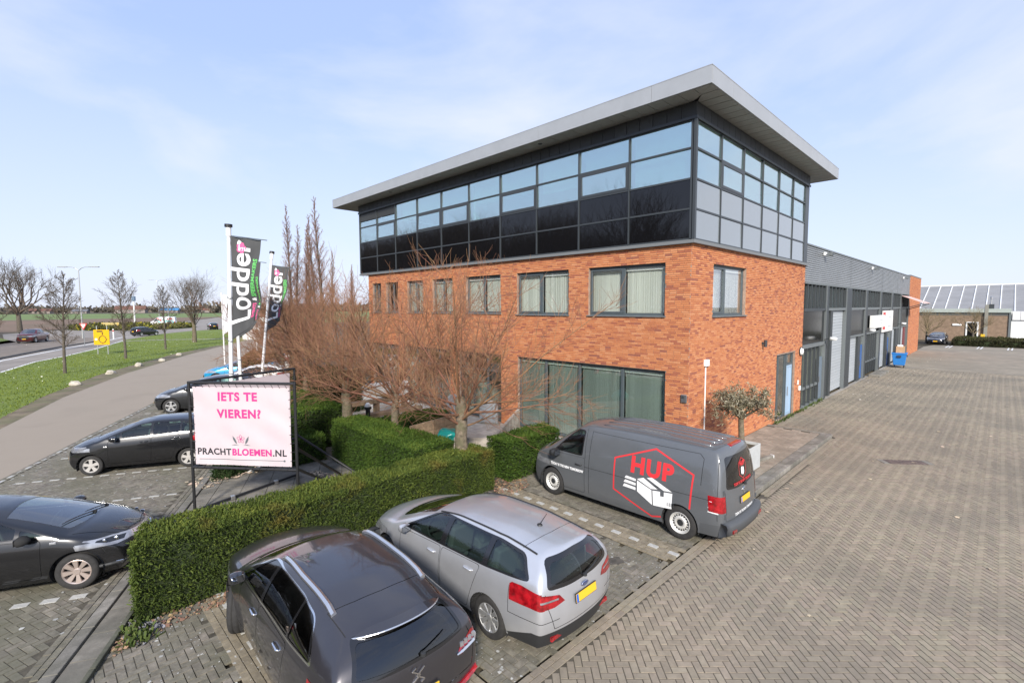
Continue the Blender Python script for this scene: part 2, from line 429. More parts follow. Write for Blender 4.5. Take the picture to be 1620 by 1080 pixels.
def rows_of(a, b, w, n, l=0.21, soldier=False):
    """n rows of pavers laid beside the line a->b"""
    a, b = np.array(a, float), np.array(b, float); Lg = np.linalg.norm(b-a); d = (b-a)/Lg; nn = np.array([-d[1], d[0]])
    C = []; A = []
    ln, wd = (w, l) if soldier else (l, w)
    for r in range(n):
        o = (r % 2)*ln/2 if not soldier else 0
        for i in range(int((Lg-o)/ln)): C.append(a+d*(o+(i+.5)*ln)+nn*(r+.5)*wd); A.append(math.atan2(d[1], d[0])+(PI/2 if soldier else 0))
    return np.array(C), np.array(A)
RNG = np.random.default_rng(3)
PCORN = np.array([(-1, -1), (1, -1), (1, 1), (-1, 1)], float)
def paver_arrays(C, A, l, w, z, gap=0.0032, ch=0.004, depth=0.03, tilt=0.006):
    n = len(C)
    V = np.zeros((n, 8, 3))
    co, si = np.cos(A)[:, None], np.sin(A)[:, None]
    hz = RNG.normal(0, 0.0013, n)
    tx, ty = RNG.normal(0, tilt, n), RNG.normal(0, tilt, n)
    for k, (g, dz) in enumerate(((gap, -depth), (gap+ch, 0.0))):
        x = PCORN[:, 0]*(l/2-g); y = PCORN[:, 1]*(w/2-g)
        X = x[None]*co-y[None]*si; Y = x[None]*si+y[None]*co
        V[:, k*4:k*4+4, 0] = C[:, :1]+X; V[:, k*4:k*4+4, 1] = C[:, 1:]+Y
        V[:, k*4:k*4+4, 2] = z+dz+hz[:, None]+(x[None]*tx[:, None]+y[None]*ty[:, None] if dz == 0 else 0)
    F = np.array([(4, 5, 6, 7), (0, 1, 5, 4), (1, 2, 6, 5), (2, 3, 7, 6), (3, 0, 4, 7)])
    FF = (np.arange(n)[:, None, None]*8+F[None]).reshape(-1, 4)
    return V.reshape(-1, 3), FF, np.repeat(RNG.random(n), 5)
def lay(base, C, A, material, single=300, piece='paver', stuffname='paving', l=0.21, w=0.105, z=0.0, variants=14, skip=None, **kw):
    """the nearest visible pieces as objects of their own, the rest as one mesh"""
    d = np.hypot(C[:, 0]-CAM.x, C[:, 1]-CAM.y)
    vis = np.array([in_frame((c[0], c[1], z), 8) for c in C])
    if skip is not None: vis &= ~skip(C)
    order = np.argsort(np.where(vis, d, 1e6))[:single]
    order = order[vis[order]]
    rest = np.setdiff1d(np.arange(len(C)), order)
    if len(rest):
        V, F, rn = paver_arrays(C[rest], A[rest], l, w, z, **kw)
        tag(npmesh(stuffname, V, F, material, base, rn), kind='stuff')
    meshes = []
    for i in range(variants):
        V, F, rn = paver_arrays(np.zeros((1, 2)), np.zeros(1), l, w, 0.0, **kw)
        o = npmesh(piece, V, F, material, None, rn); meshes.append(o.data); bpy.data.objects.remove(o)
    for n, i in enumerate(order):
        o = bpy.data.objects.new(piece, meshes[int(RNG.integers(variants))])
        o.location = (C[i, 0], C[i, 1], z); o.rotation_euler = (0, 0, A[i]+(PI if n % 2 else 0)); link(o, base)
YARD_Y = -2.25
yard_poly = [(-15.2, YARD_Y-0.24), (-0.8, YARD_Y-0.24), (6.95, -2.24), (7.05, -0.12), (34, -0.12), (34, -9), (-15.2, -9)]
yard = sheet('yard', [(-16.5, YARD_Y-0.02), (7.0, YARD_Y-0.02), (7.0, -0.02), (60.5, -0.02), (75, -2), (75, -40), (-16.5, -40)], -0.0065, M_jointy)
C, A = herring(yard_poly, R(-45))
lay(yard, C, A, M_paver)
# the far part of the yard, where single bricks no longer show
ym = mat('yard_far_paving', (0.258, 0.222, 0.168), 0.9, noise=0.16, nscale=1.2, bump=0.3, bscale=12, dirt=(0.195, 0.170, 0.130), dirtscale=0.33, coords='World')
sheet('yard_far', [(34.02, -0.02), (60.5, -0.02), (64, -0.5), (64, -40), (-5, -40), (-15, -9.02), (34.02, -9.02)], -0.002, ym)
C, A = rows_of((-15.2, YARD_Y-0.215), (-0.9, YARD_Y-0.215), 0.105, 2)
lay(yard, C, A, M_paver, single=0, stuffname='border_rows', z=0.006)
# puddle-stained drain cover in the yard
dr = thing('drain_cover', 'rusty brown rectangular drain cover set into the yard paving', 'drain cover', (5.15, -4.48, 0.004), R(-51))
mb = MB(); mb.box((-0.52, -0.2, -0.02), (0.52, 0.2, 0.004)); mb.build('frame', mat('drain_iron', (0.12, 0.09, 0.08), 0.8, noise=0.3), dr)
mb = MB()
for i in range(11): mb.box((-0.46+i*0.086, -0.16, 0.004), (-0.46+i*0.086+0.06, 0.16, 0.012))
mb.build('grating', mat('drain_rust', (0.15, 0.115, 0.10), 0.8, noise=0.3), dr)
mb = MB(); mb.box((-0.70, -0.2, -0.02), (-0.54, 0.2, 0.006)); mb.build('side_stone', M_kerb, dr)
mb = MB(); mb.box((0.54, -0.2, -0.02), (0.70, 0.2, 0.006)); mb.build('side_stone', M_kerb, dr)

# --- parking bays before the hedge
bays = sheet('parking_bays', [st(-12.72, -4.6)] + [(-0.55, YARD_Y), (-0.55, 3.6), (-3.9, 3.9), (-12.25, 3.0), (-12.62, 2.95)], -0.0065, M_joint)
def dotcols(x0, material):
    """two columns of pale pavers with a white one between, the bay division"""
    for k in (-1, 0, 1):
        yield x0+k*0.21
BX = (-11.57, -10.02, -5.0)
def strip_free(poly):
    return poly
segs = []
xs = sorted(BX)
edge_l = lambda y: (-12.66 + (y-3.1)*0.476)
px = None
regions = [[(edge_l(YARD_Y)+0.05, YARD_Y), (xs[0]-0.325, YARD_Y), (xs[0]-0.325, 2.75), (edge_l(2.75)+0.05, 2.75)],
           [(xs[0]+0.325, YARD_Y), (xs[1]-0.325, YARD_Y), (xs[1]-0.325, 2.75), (xs[0]+0.325, 2.75)],
           [(xs[1]+0.325, YARD_Y), (xs[2]-0.325, YARD_Y), (xs[2]-0.325, 3.0), (xs[1]+0.325, 2.75)],
           [(xs[2]+0.325, YARD_Y), (-0.9, YARD_Y), (-0.9, 3.5), (xs[2]+0.325, 3.3)]]
CC, AA = zip(*[herring(p, 0.0) for p in regions])
C = np.concatenate(CC); A = np.concatenate(AA)
undercar = lambda C: ((C[:, 0] > -11.5) & (C[:, 0] < -9.9) & (C[:, 1] < 2)) | ((C[:, 0] > -9.1) & (C[:, 0] < -7.4) & (C[:, 1] > -2.0)) | ((C[:, 0] > -4.3) & (C[:, 0] < -2.6))
lay(bays, C, A, M_bay, skip=undercar)
lines = []
for x in BX:
    c1, a1 = rows_of((x-0.105+0.0, YARD_Y+0.02), (x-0.105, 2.7), 0.105, 2)
    c2, a2 = rows_of((x+0.315, YARD_Y+0.02), (x+0.315, 2.7), 0.105, 2)
    lines.append((np.concatenate([c1, c2]), np.concatenate([a1, a2])))
C = np.concatenate([l[0] for l in lines]); A = np.concatenate([l[1] for l in lines])
lay(bays, C, A, M_bayy, single=90, stuffname='bay_line_paving', skip=undercar, z=0.006)
cw = []; cy = []
for x in BX:
    for i in range(23):
        y = YARD_Y+0.14+i*0.215
        if y > 2.65: break
        (cw if i % 2 == 0 else cy).append((x, y))
lay(bays, np.array(cw), np.full(len(cw), PI/2), M_white, single=60, piece='white_paver', stuffname='white_pavers', l=0.205, w=0.125, z=0.010)
lay(bays, np.array(cy+cw), np.zeros(len(cy+cw)), M_bayy, single=0, stuffname='bay_line_fill', l=0.205, w=0.205, z=0.004)

# --- street parking with its concrete kerb
sp = sheet('street_parking', [st(-18.63, -12), st(-13.3, -12), st(-13.3, 45), st(-18.63, 45)], -0.0065, M_joint)
poly = [st(-18.42, -4), st(-13.52, -4), st(-13.52, 34), st(-18.42, 34)]
C, A = herring(poly, math.atan2(SV.y, SV.x)+R(45))
lay(sp, C, A, M_bay)
C1, A1 = rows_of(st(-18.42, -4), st(-18.42, 34), 0.105, 2)
lay(sp, C1, A1, M_bay, single=0, stuffname='edge_rows', z=0.006)
C1, A1 = rows_of(st(-13.31, -4), st(-13.31, 34), 0.105, 2)
lay(sp, C1, A1, M_bay, single=0, stuffname='kerb_rows', z=0.006)
# white pavers: bay lines (dashes across) and dashes along the street edge
T0 = [0.31, 2.58, 5.0, 7.4, 9.8, 12.2, 14.6, 17.0, 19.4, 21.8, 24.2]
wd = []
off_d4 = (-13.1*0.903-4.14*0.4297)
for t in [-1.95] + [(-13.1*0.4297+4.14*0.903) + k*2.32 for k in range(0, 14)]:
    for i in range(13):
        o = -13.75-i*0.38
        if o > -18.3: wd.append(st(o, t))
wdA = np.full(len(wd), math.atan2(NV.y, NV.x))
lay(sp, np.array(wd), wdA, M_white, single=120, piece='white_paver', stuffname='white_pavers', l=0.23, w=0.085, z=0.006)
we = [st(-18.5, -3+i*0.42) for i in range(86)]
lay(sp, np.array(we), np.full(len(we), math.atan2(SV.y, SV.x)), M_white, single=80, piece='white_paver', stuffname='white_pavers', l=0.25, w=0.10, z=0.006)
# kerb stones between street parking and slabs
def kerbline(name, a, b, w, h, seg=1.0, z0=-0.05, material=None, label=None):
    a, b = Vector(a), Vector(b); n = max(1, round((b-a).length/seg)); base = bpy.data.objects.new(name, None); COL.objects.link(base); tag(base, kind='structure')
    d = (b-a)/n
    for i in range(n):
        mb = MB(); mb.rv = rnd.random()
        p, q = a+d*i, a+d*(i+1); g = d.normalized()*0.004
        mb.bar((*(p+g), (z0+h)/2), (*(q-g), (z0+h)/2), w, h-z0)
        mb.build('kerbstone', material or M_kerb, base, bevel=0.012)
    return base
kerbline('kerb', st(-13.2, -5), st(-13.2, 36), 0.17, 0.035)
kerbline('slab_edging', st(-12.72, -5), st(-12.72, 1.5), 0.07, 0.06, material=mat('mossy_edging', (0.085, 0.085, 0.06), 0.95, noise=0.4, nscale=4, bump=0.5))
slabs = sheet('slab_paving', [st(-13.12, -5), st(-12.75, -5), st(-12.75, -1.4), (-12.5, 3.45), (-5.2, 3.6), (-6.6, 14), st(-13.12, 22)], -0.012, M_joint)
C = []; ang = math.atan2(SV.y, SV.x)
for i in range(40):
    t = -5+i*0.62+0.31
    for k, (o, w) in enumerate([(-12.92, 0.36)] + [(-12.43+j*0.62, 0.62) for j in range(10)]):
        p = st(o, t + (0.31 if k % 2 else 0))
        if k == 0:
            C.append((p, w))
        elif p[1] > 2.6 and p[0] < -5.7 - max(0, (p[1]-9)*0.1) and p[1] > 3.0 + (p[0]+12.6)*0.05: C.append((p, w))
for w in (0.36, 0.62):
    cc = np.array([c for c, ww in C if ww == w])
    lay(slabs, cc, np.full(len(cc), ang), M_slab, single=200, piece='slab', stuffname='slabs', l=0.62, w=w, z=0.0, gap=0.003, ch=0.004, tilt=0.004)

# --- raised pavement along the right-hand facade
pv = sheet('pavement', [(-0.9, -2.05), (6.85, -2.05), (6.85, -0.0), (-0.9, 0)], 0.075, M_joint)
C = []
for j in range(7):
    for i in range(27):
        x = -0.75+i*0.3 - (0.15 if j % 2 else 0); y = -0.2-j*0.3
        if -0.8 < x < 6.72 and y > -1.98: C.append((x, y))
lay(pv, np.array(C), np.zeros(len(C)), M_tile, single=290, piece='tile', stuffname='tiles', l=0.3, w=0.3, z=0.095, gap=0.003, ch=0.004)
kerbline('pavement_kerb', (-0.9, -2.13), (6.95, -2.13), 0.15, 0.11)
kerbline('pavement_kerb', (-0.75, -1.955), (6.85, -1.955), 0.19, 0.096)
kerbline('pavement_kerb', (6.93, -2.05), (6.93, -0.02), 0.13, 0.10)
kerbline('pavement_kerb', (-0.83, -2.05), (-0.83, 0.9), 0.12, 0.11)
C1, A1 = rows_of((-0.7, -2.45), (6.95, -2.42), 0.105, 2)
lay(yard, C1, A1, M_paver, single=0, stuffname='gutter_rows', z=0.006)
C1, A1 = rows_of((11.4, -0.115), (46, -0.115), 0.115, 1, l=0.4)
lay(yard, C1, A1, mat('threshold_stone', (0.27, 0.25, 0.22), 0.9, noise=0.2, rndvar=0.1), single=0, stuffname='threshold_stones', l=0.4, w=0.2, z=0.01)
# terrace behind the hedge
terr = sheet('terrace', [(-5.4, 2.9), (-2.3, 3.6), (-0.9, 3.9), (0, 3.9), (0, 22), (-6.5, 22), (-5.9, 9)], -0.012, M_joint)
C = []
for i in range(11):
    for j in range(31):
        x = -0.32-i*0.6; y = 4.3+j*0.6
        if x > -5.5: C.append((x, y))
lay(terr, np.array(C), np.zeros(len(C)), mat('terrace_slab', (0.40, 0.37, 0.33), 0.9, noise=0.2, nscale=4, rndvar=0.08, bump=0.2, dirt=(0.27, 0.24, 0.2), dirtscale=0.9, coords='World'), single=200, piece='slab', stuffname='slabs', l=0.6, w=0.6, z=0.0)

# specks of lichen, grit and pale leaves on the paving: nobody could count them
def specks(name, poly, n, sizes, cols, z=0.004, seed=1, keep=None):
    g = np.random.default_rng(seed); P = np.array(poly); lo, hi = P.min(0), P.max(0)
    Q = lo+(hi-lo)*g.random((n*3, 2)); Q = Q[inpoly(Q, poly)][:n]
    if keep is not None: Q = Q[keep(Q)]
    n = len(Q); s = sizes[0]+(sizes[1]-sizes[0])*g.random(n)**2.2; a = g.random(n)*2*PI
    base = np.array([(-1, -.6), (.2, -.8), (1, -.2), (.7, .7), (-.5, .8)])
    V = np.zeros((n, 5, 3)); co, si = np.cos(a)[:, None], np.sin(a)[:, None]
    B = base[None]*(0.7+0.6*g.random((n, 5, 1)))
    V[:, :, 0] = Q[:, :1]+s[:, None]*(B[:, :, 0]*co-B[:, :, 1]*si); V[:, :, 1] = Q[:, 1:]+s[:, None]*(B[:, :, 0]*si+B[:, :, 1]*co)
    V[:, :, 2] = z+g.random((n, 5))*s[:, None]*cols[2]
    return tag(npmesh(name, V.reshape(-1, 3), np.arange(n*5).reshape(n, 5), cols[0], None, g.random(n)), kind='stuff')
M_lich = mat('lichen_specks', (0.36, 0.355, 0.325), 0.9, rndvar=0.3)
M_leaf = mat('fallen_leaves', (0.27, 0.165, 0.10), 0.8, rndvar=0.45, hue=0.03)
M_leafp = mat('pale_leaves', (0.46, 0.36, 0.26), 0.8, rndvar=0.3, hue=0.02)
specks('lichen', [(-13.6, YARD_Y), (-5.4, YARD_Y), (-5.4, 2.6), (-12.4, 2.6)], 2000, (0.006, 0.028), (M_lich, 0, 0.15), seed=2)
specks('lichen', [st(-18.4, -3), st(-13.4, -3), st(-13.4, 22), st(-18.4, 22)], 1500, (0.010, 0.040), (M_lich, 0, 0.15), seed=3)
specks('lichen', [st(-13.1, -4), st(-12.8, -4), (-12.6, 2.5), (-9, 3.5), (-7.2, 8), st(-13.1, 10)], 260, (0.008, 0.025), (M_lich, 0, 0.1), seed=4)
specks('fallen_leaves', [(-13.0, 1.95), (-12.2, 2.2), (-9.5, 2.3), (-9.5, 2.6), (-12.6, 2.6), (-13.0, 2.4)], 420, (0.014, 0.042), (M_leaf, 0, 0.9), z=0.006, seed=5)
specks('fallen_leaves', [(-5.5, 2.1), (-4.3, 2.3), (-3.8, 3.3), (-5.0, 3.4)], 520, (0.014, 0.042), (M_leaf, 0, 0.9), z=0.006, seed=6)
specks('fallen_leaves', [(-7.9, 7.6), (-7.2, 5.2), (-6.9, 4.0), (-7.3, 3.9), (-8.2, 7.4)], 520, (0.016, 0.045), (M_leafp, 0, 0.9), z=0.006, seed=7)
specks('fallen_leaves', [(-10.6, 8.2), (-8.5, 8.8), (-8.5, 9.5), (-10.8, 9.1)], 260, (0.02, 0.06), (M_leafp, 0, 0.9), z=0.006, seed=8)
specks('yard_leaves', [(-14, -2.3), (30, -1), (30, -9), (-14, -9)], 130, (0.015, 0.06), (M_leafp, 0, 0.5), z=0.006, seed=9)
specks('yard_grit', [(13, -0.3), (46, -0.3), (46, -3.0), (20, -2.2), (13, -1.0)], 260, (0.012, 0.06), (mat('grit', (0.42, 0.38, 0.32), 0.9, rndvar=0.3), 0, 0.8), z=0.006, seed=10)

M_wear = mat('tyre_wear', (0.175, 0.150, 0.130), 0.92, noise=0.12, nscale=0.8)
for o_, t0_, t1_ in ((-20.2, -10, 60), (-21.6, -5, 60)):
    pts = [st(o_-0.35*math.sin(t/17)-0.0, t) for t in np.arange(t0_, t1_, 4.0)]
M_stain = mat('oil_stain', (0.085, 0.076, 0.062), 0.75, noise=0.3, nscale=8)
g_ = random.Random(6)
for (x, y, s_) in ((-6.3, -0.6, 0.35), (-6.0, -1.5, 0.2), (-3.4, -0.4, 0.5)):
    P_ = [(x+s_*math.cos(a)*g_.uniform(0.5, 1.1), y+s_*math.sin(a)*g_.uniform(0.4, 0.9)) for a in np.linspace(0, 2*PI, 15)[:-1]]
    sheet('oil_stain', P_, 0.0055, M_stain)['kind'] = 'stuff'
# ------------------------------------------------------------------ office building
def brick_material(name, stops, white=True):
    m, t, b = nodes_of(name)
    b.inputs['Roughness'].default_value = 0.85
    a = t.nodes.new('ShaderNodeAttribute'); a.attribute_name = 'rnd'
    r = t.nodes.new('ShaderNodeValToRGB')
    while len(r.color_ramp.elements) < len(stops): r.color_ramp.elements.new(0.5)
    for e, (p, c) in zip(r.color_ramp.elements, stops): e.position = p; e.color = (*c, 1)
    t.links.new(a.outputs['Fac'], r.inputs['Fac'])
    g = t.nodes.new('ShaderNodeNewGeometry')
    n = t.nodes.new('ShaderNodeTexNoise'); n.inputs['Scale'].default_value = 30; n.inputs['Detail'].default_value = 4
    t.links.new(g.outputs['Position'], n.inputs['Vector'])
    x = t.nodes.new('ShaderNodeMix'); x.data_type = 'RGBA'; x.blend_type = 'OVERLAY'; x.inputs['Factor'].default_value = 0.2
    t.links.new(r.outputs['Color'], x.inputs['A']); t.links.new(n.outputs['Fac'], x.inputs['B'])
    # lime bloom near the corner and broad weathering
    n2 = t.nodes.new('ShaderNodeTexNoise'); n2.inputs['Scale'].default_value = 1.1; n2.inputs['Detail'].default_value = 8; n2.inputs['Roughness'].default_value = 0.75
    t.links.new(g.outputs['Position'], n2.inputs['Vector'])
    rr = t.nodes.new('ShaderNodeValToRGB'); rr.color_ramp.elements[0].position = 0.60; rr.color_ramp.elements[0].color = (0, 0, 0, 1)
    rr.color_ramp.elements[1].position = 0.85; rr.color_ramp.elements[1].color = (0.55, 0.55, 0.55, 1)
    t.links.new(n2.outputs['Fac'], rr.inputs['Fac'])
    y = t.nodes.new('ShaderNodeMix'); y.data_type = 'RGBA'; y.inputs['B'].default_value = (0.46, 0.36, 0.31, 1)
    t.links.new(rr.outputs['Color'], y.inputs['Factor']); t.links.new(x.outputs['Result'], y.inputs['A'])
    t.links.new(y.outputs['Result'], b.inputs['Base Color'])
    bp = t.nodes.new('ShaderNodeBump'); bp.inputs['Strength'].default_value = 0.5; bp.inputs['Distance'].default_value = 0.004
    t.links.new(n.outputs['Fac'], bp.inputs['Height']); t.links.new(bp.outputs['Normal'], b.inputs['Normal'])
    MATS[name] = m
    return m
M_brick = brick_material('orange_brick', [(0.0, (0.28, 0.095, 0.060)), (0.07, (0.35, 0.108, 0.055)), (0.30, (0.470, 0.165, 0.066)), (0.70, (0.53, 0.200, 0.078)), (1.0, (0.57, 0.250, 0.115))])
M_mortar = mat('mortar', (0.30, 0.215, 0.165), 0.95, noise=0.2, nscale=8, coords='World')
M_frame = mat('grey_frame', (0.072, 0.090, 0.098), 0.45, noise=0.05)
M_dframe = mat('dark_frame', (0.040, 0.046, 0.050), 0.42)
M_alu = mat('fascia_aluminium', (0.40, 0.41, 0.41), 0.42, metal=0.35, noise=0.04, nscale=1.5)
M_soff = mat('soffit_grey', (0.30, 0.31, 0.295), 0.6, rndvar=0.05, noise=0.04)
M_band = mat('band_black', (0.035, 0.037, 0.037), 0.55, rndvar=0.2)
M_blackp = mat('black_glass_panel', (0.006, 0.006, 0.007), 0.02, spec=0.5)
M_greyp_ = mat('grey_glass_panel', (0.20, 0.225, 0.24), 0.05, spec=0.9, coat=0.6)
M_pane = glass_mat('window_glass', (0.975, 0.99, 0.975), 0.09, through=0.985)
M_solar = glass_mat('solar_glass', (0.74, 0.97, 0.93), 0.46, through=0.97, rcol=(0.93, 1.0, 1.0))
M_dpane = glass_mat('dark_window_glass', (0.92, 0.97, 0.945), 0.12, through=0.93)
M_blind = mat('vertical_blind', (0.72, 0.74, 0.67), 0.8, rndvar=0.06)
M_gblind = mat('green_grey_blind', (0.43, 0.455, 0.43), 0.8, rndvar=0.10)
M_roomw = mat('room_wall', (0.62, 0.62, 0.58), 0.9)
M_roomd = mat('room_dark', (0.10, 0.105, 0.10), 0.9)
M_carpet = mat('carpet', (0.12, 0.12, 0.12), 0.95)
M_sill = mat('window_sill', (0.135, 0.150, 0.155), 0.6, noise=0.1)

def tilt(mb, face, rg, amp=0.004):
    """a pane is never quite in plane with its neighbours"""
    a, b = rg.uniform(-amp, amp), rg.uniform(-amp, amp); k = 0 if face.k == 'L' else 1; j = 1-k
    us = [v[j] for v in mb.v]; zs = [v[2] for v in mb.v]; u0, u1, z0, z1 = min(us), max(us), min(zs), max(zs)
    for i, v in enumerate(mb.v):
        w = list(v); w[k] += a*((v[j]-u0)/(u1-u0)-0.5)*2+b*((v[2]-z0)/(z1-z0)-0.5)*2; mb.v[i] = tuple(w)
class Face:
    """a facade plane: u along it, z up, d outward"""
    def __init__(s, kind, off=0.0): s.k = kind; s.off = off
    def p(s, u, z, d): return (-(d+s.off), u, z) if s.k == 'L' else (u, -(d+s.off), z)
    def box(s, mb, u0, u1, z0, z1, d0, d1):
        a, b = s.p(u0, z0, d0), s.p(u1, z1, d1)
        mb.box([min(a[i], b[i]) for i in range(3)], [max(a[i], b[i]) for i in range(3)])
FL, FR = Face('L'), Face('R')
office = thing('office_building', 'orange brick office block with a black glass upper storey and wide flat roof', 'building')

holesL = [(0.80, 3.62, 4.47, 6.06), (4.48, 7.05, 4.47, 6.06), (7.98, 10.18, 4.5, 6.06), (11.14, 12.66, 4.5, 6.06), (13.45, 14.83, 4.5, 6.06), (15.7, 16.9, 4.5, 6.06), (17.4, 18.3, 4.5, 6.06),
          (0.74, 7.02, 0.0, 2.80), (7.97, 10.7, 0.0, 2.80), (11.35, 15.1, 0.0, 2.80), (15.75, 18.4, 0.0, 2.80)]
holesR = [(1.50, 4.24, 4.45, 6.06), (7.78, 10.30, 0.0, 2.76)]
def brickwork(face, u0, u1, z0, z1, holes, parent, nsingle, cl=0.0625, bl=0.21, jt=0.011, seed=4, name='brick'):
    g = np.random.default_rng(seed)
    prot = 0.012
    rows = int((z1-z0)/cl)
    segs = []
    for r in range(rows):
        zc = z0+(r+0.5)*cl
        free = [(u0, u1)]
        for (a, b, c, d) in holes:
            if c-0.03 < zc < d+0.03:
                nf = []
                for (p, q) in free:
                    if b <= p or a >= q: nf.append((p, q)); continue
                    if a > p: nf.append((p, a))
                    if b < q: nf.append((b, q))
                free = nf
        off = (r % 2)*0.11 + g.choice([0, 0.055, 0.165, 0.11, 0.03])
        n0 = int(u0/(bl+jt))-2; n1 = int(u1/(bl+jt))+2
        for i in range(n0, n1):
            a = i*(bl+jt)+off; b = a+bl
            for (p, q) in free:
                aa, bb = max(a, p), min(b, q)
                if bb-aa > 0.035: segs.append((aa, bb, zc))
    S_ = np.array(segs)
    full = (S_[:, 1]-S_[:, 0]) > bl-0.001
    mid = (S_[:, 0]+S_[:, 1])/2
    pos = np.array([face.p(m, z, 0) for m, z in zip(mid, S_[:, 2])])
    d = np.linalg.norm(pos-np.array(CAM), axis=1)
    vis = np.array([in_frame(p, -5) for p in pos])
    # the courses hidden behind the van and its hedge do not count as seen
    if face.k == 'L': vis &= ~((pos[:, 2] < 1.6) & (pos[:, 1] < 6))
    else: vis &= ~((pos[:, 2] < 1.1) & (pos[:, 0] < 3))
    order = np.argsort(np.where(full & vis, d, 1e6))[:nsingle]
    rest = np.setdiff1d(np.arange(len(S_)), order)
    h = cl-jt
    def verts(a, b, zc, pr):
        out = []
        for dd, e in ((-0.004, 0), (pr, 0.0015)):
            for (u, z) in ((a+e, zc-h/2+e), (b-e, zc-h/2+e), (b-e, zc+h/2-e), (a+e, zc+h/2-e)): out.append((u, z, dd))
        return out
    V = np.array([verts(*S_[i], prot+g.normal(0, 0.0015)) for i in rest]).reshape(-1, 3)
    Vw = np.stack([-V[:, 2]-face.off, V[:, 0], V[:, 1]], 1) if face.k == 'L' else np.stack([V[:, 0], -V[:, 2]-face.off, V[:, 1]], 1)
    F0 = np.array([(4, 5, 6, 7), (0, 1, 5, 4), (1, 2, 6, 5), (2, 3, 7, 6), (3, 0, 4, 7)])
    if face.k == 'L': F0 = F0[:, ::-1]
    F = (np.arange(len(rest))[:, None, None]*8+F0[None]).reshape(-1, 4)
    tag(npmesh('brickwork', Vw, F, M_brick, parent, np.repeat(g.random(len(rest)), 5)), kind='stuff')
    if nsingle:
        meshes = []
        for k in range(16):
            v = np.array(verts(-bl/2, bl/2, 0, prot)); v = np.stack([v[:, 0], -v[:, 2], v[:, 1]], 1)
            o = npmesh(name, v, F0 if face.k == 'R' else F0[:, ::-1], M_brick, None, np.full(5, (k+0.5)/16)); meshes.append(o.data); bpy.data.objects.remove(o)
        rz = -PI/2 if face.k == 'L' else 0
        for i in order:
            o = bpy.data.objects.new(name, meshes[int(g.integers(16))]); o.location = face.p(mid[i], S_[i, 2], 0); o.rotation_euler = (0, 0, rz); link(o, parent)
def wall_with_holes(mb, face, u0, u1, z0, z1, holes, d0=-0.30, d1=0.0):
    us = sorted({u0, u1, *[h[0] for h in holes], *[h[1] for h in holes]}); zs = sorted({z0, z1, *[h[2] for h in holes], *[h[3] for h in holes]})
    us = [u for u in us if u0 <= u <= u1]; zs = [z for z in zs if z0 <= z <= z1]
    P = {}
    def vid(u, z, d):
        k = (round(u, 4), round(z, 4), d)
        if k not in P: P[k] = len(mb.v); mb.v.append(face.p(u, z, d))
        return P[k]
    def quad(*k): mb.f.append(tuple(vid(*q) for q in k)); mb.m.append(mb.cur); mb.r.append(0.5)
    for a, b in zip(us[:-1], us[1:]):
        for c, e in zip(zs[:-1], zs[1:]):
            mu, mz = (a+b)/2, (c+e)/2
            if any(h[0] < mu < h[1] and h[2] < mz < h[3] for h in holes): continue
            q = [(a, c, d1), (b, c, d1), (b, e, d1), (a, e, d1)]
            quad(*(q if face.k == 'R' else q[::-1]))
    for (a, b, c, e) in holes:
        quad((a, c, d1), (a, c, d0), (a, e, d0), (a, e, d1)); quad((b, c, d0), (b, c, d1), (b, e, d1), (b, e, d0)); quad((a, e, d0), (b, e, d0), (b, e, d1), (a, e, d1)); quad((a, c, d1), (b, c, d1), (b, c, d0), (a, c, d0))
ZB = 6.62
mb = MB()
wall_with_holes(mb, FL, 0.0, 18.75, 0, ZB, holesL); wall_with_holes(mb, FR, 0.0, 11.28, 0, ZB, holesR)
mb.build('wall', M_mortar, office)
brickwork(FL, 0.003, 18.75, 0, ZB, holesL, office, 165, seed=4)
brickwork(FR, 0.003, 11.28, 0, ZB, holesR, office, 135, seed=5)
mb = MB(); mb.box((0.3, 18.75, 0), (11.28, 18.9, ZB)); mb.box((0.3, 14.0, 0), (11.2, 14.1, ZB)); mb.build('rear_wall', M_mortar, office)
# inside: floors, ceilings and partitions seen through the panes
mb = MB()
for z in (0.0, 3.05, 6.45): mb.box((0.31, 0.31, z-0.15), (11.2, 18.7, z+0.02))
mb.build('floor', M_carpet, office)
mb = MB()
for z in (2.95, 6.15): mb.box((0.31, 0.31, z), (11.2, 18.7, z+0.05))
mb.box((0.0, 0.0, 9.98), (11.0, 19.3, 10.02))
mb.build('ceiling', M_roomw, office)
mb = MB()
mb.box((5.2, 0.4, 0.02), (5.3, 18.6, 2.95)); mb.box((5.2, 5.5, 3.07), (5.3, 18.6, 6.15)); mb.box((5.5, 3.4, 6.5), (5.6, 19.2, 9.97))
for y in (7.5, 11.0, 15.3): mb.box((0.35, y, 0.02), (5.2, y+0.1, 2.95))
mb.box((0.35, 7.4, 3.07), (5.2, 7.5, 6.15)); mb.box((5.3, 5.4, 3.07), (11.1, 5.5, 6.15)); mb.box((0.3, 9.9, 6.5), (5.5, 10.0, 9.97)); mb.box((5.6, 5.6, 6.5), (11.0, 5.7, 9.97))
mb.build('partition', M_roomw, office)

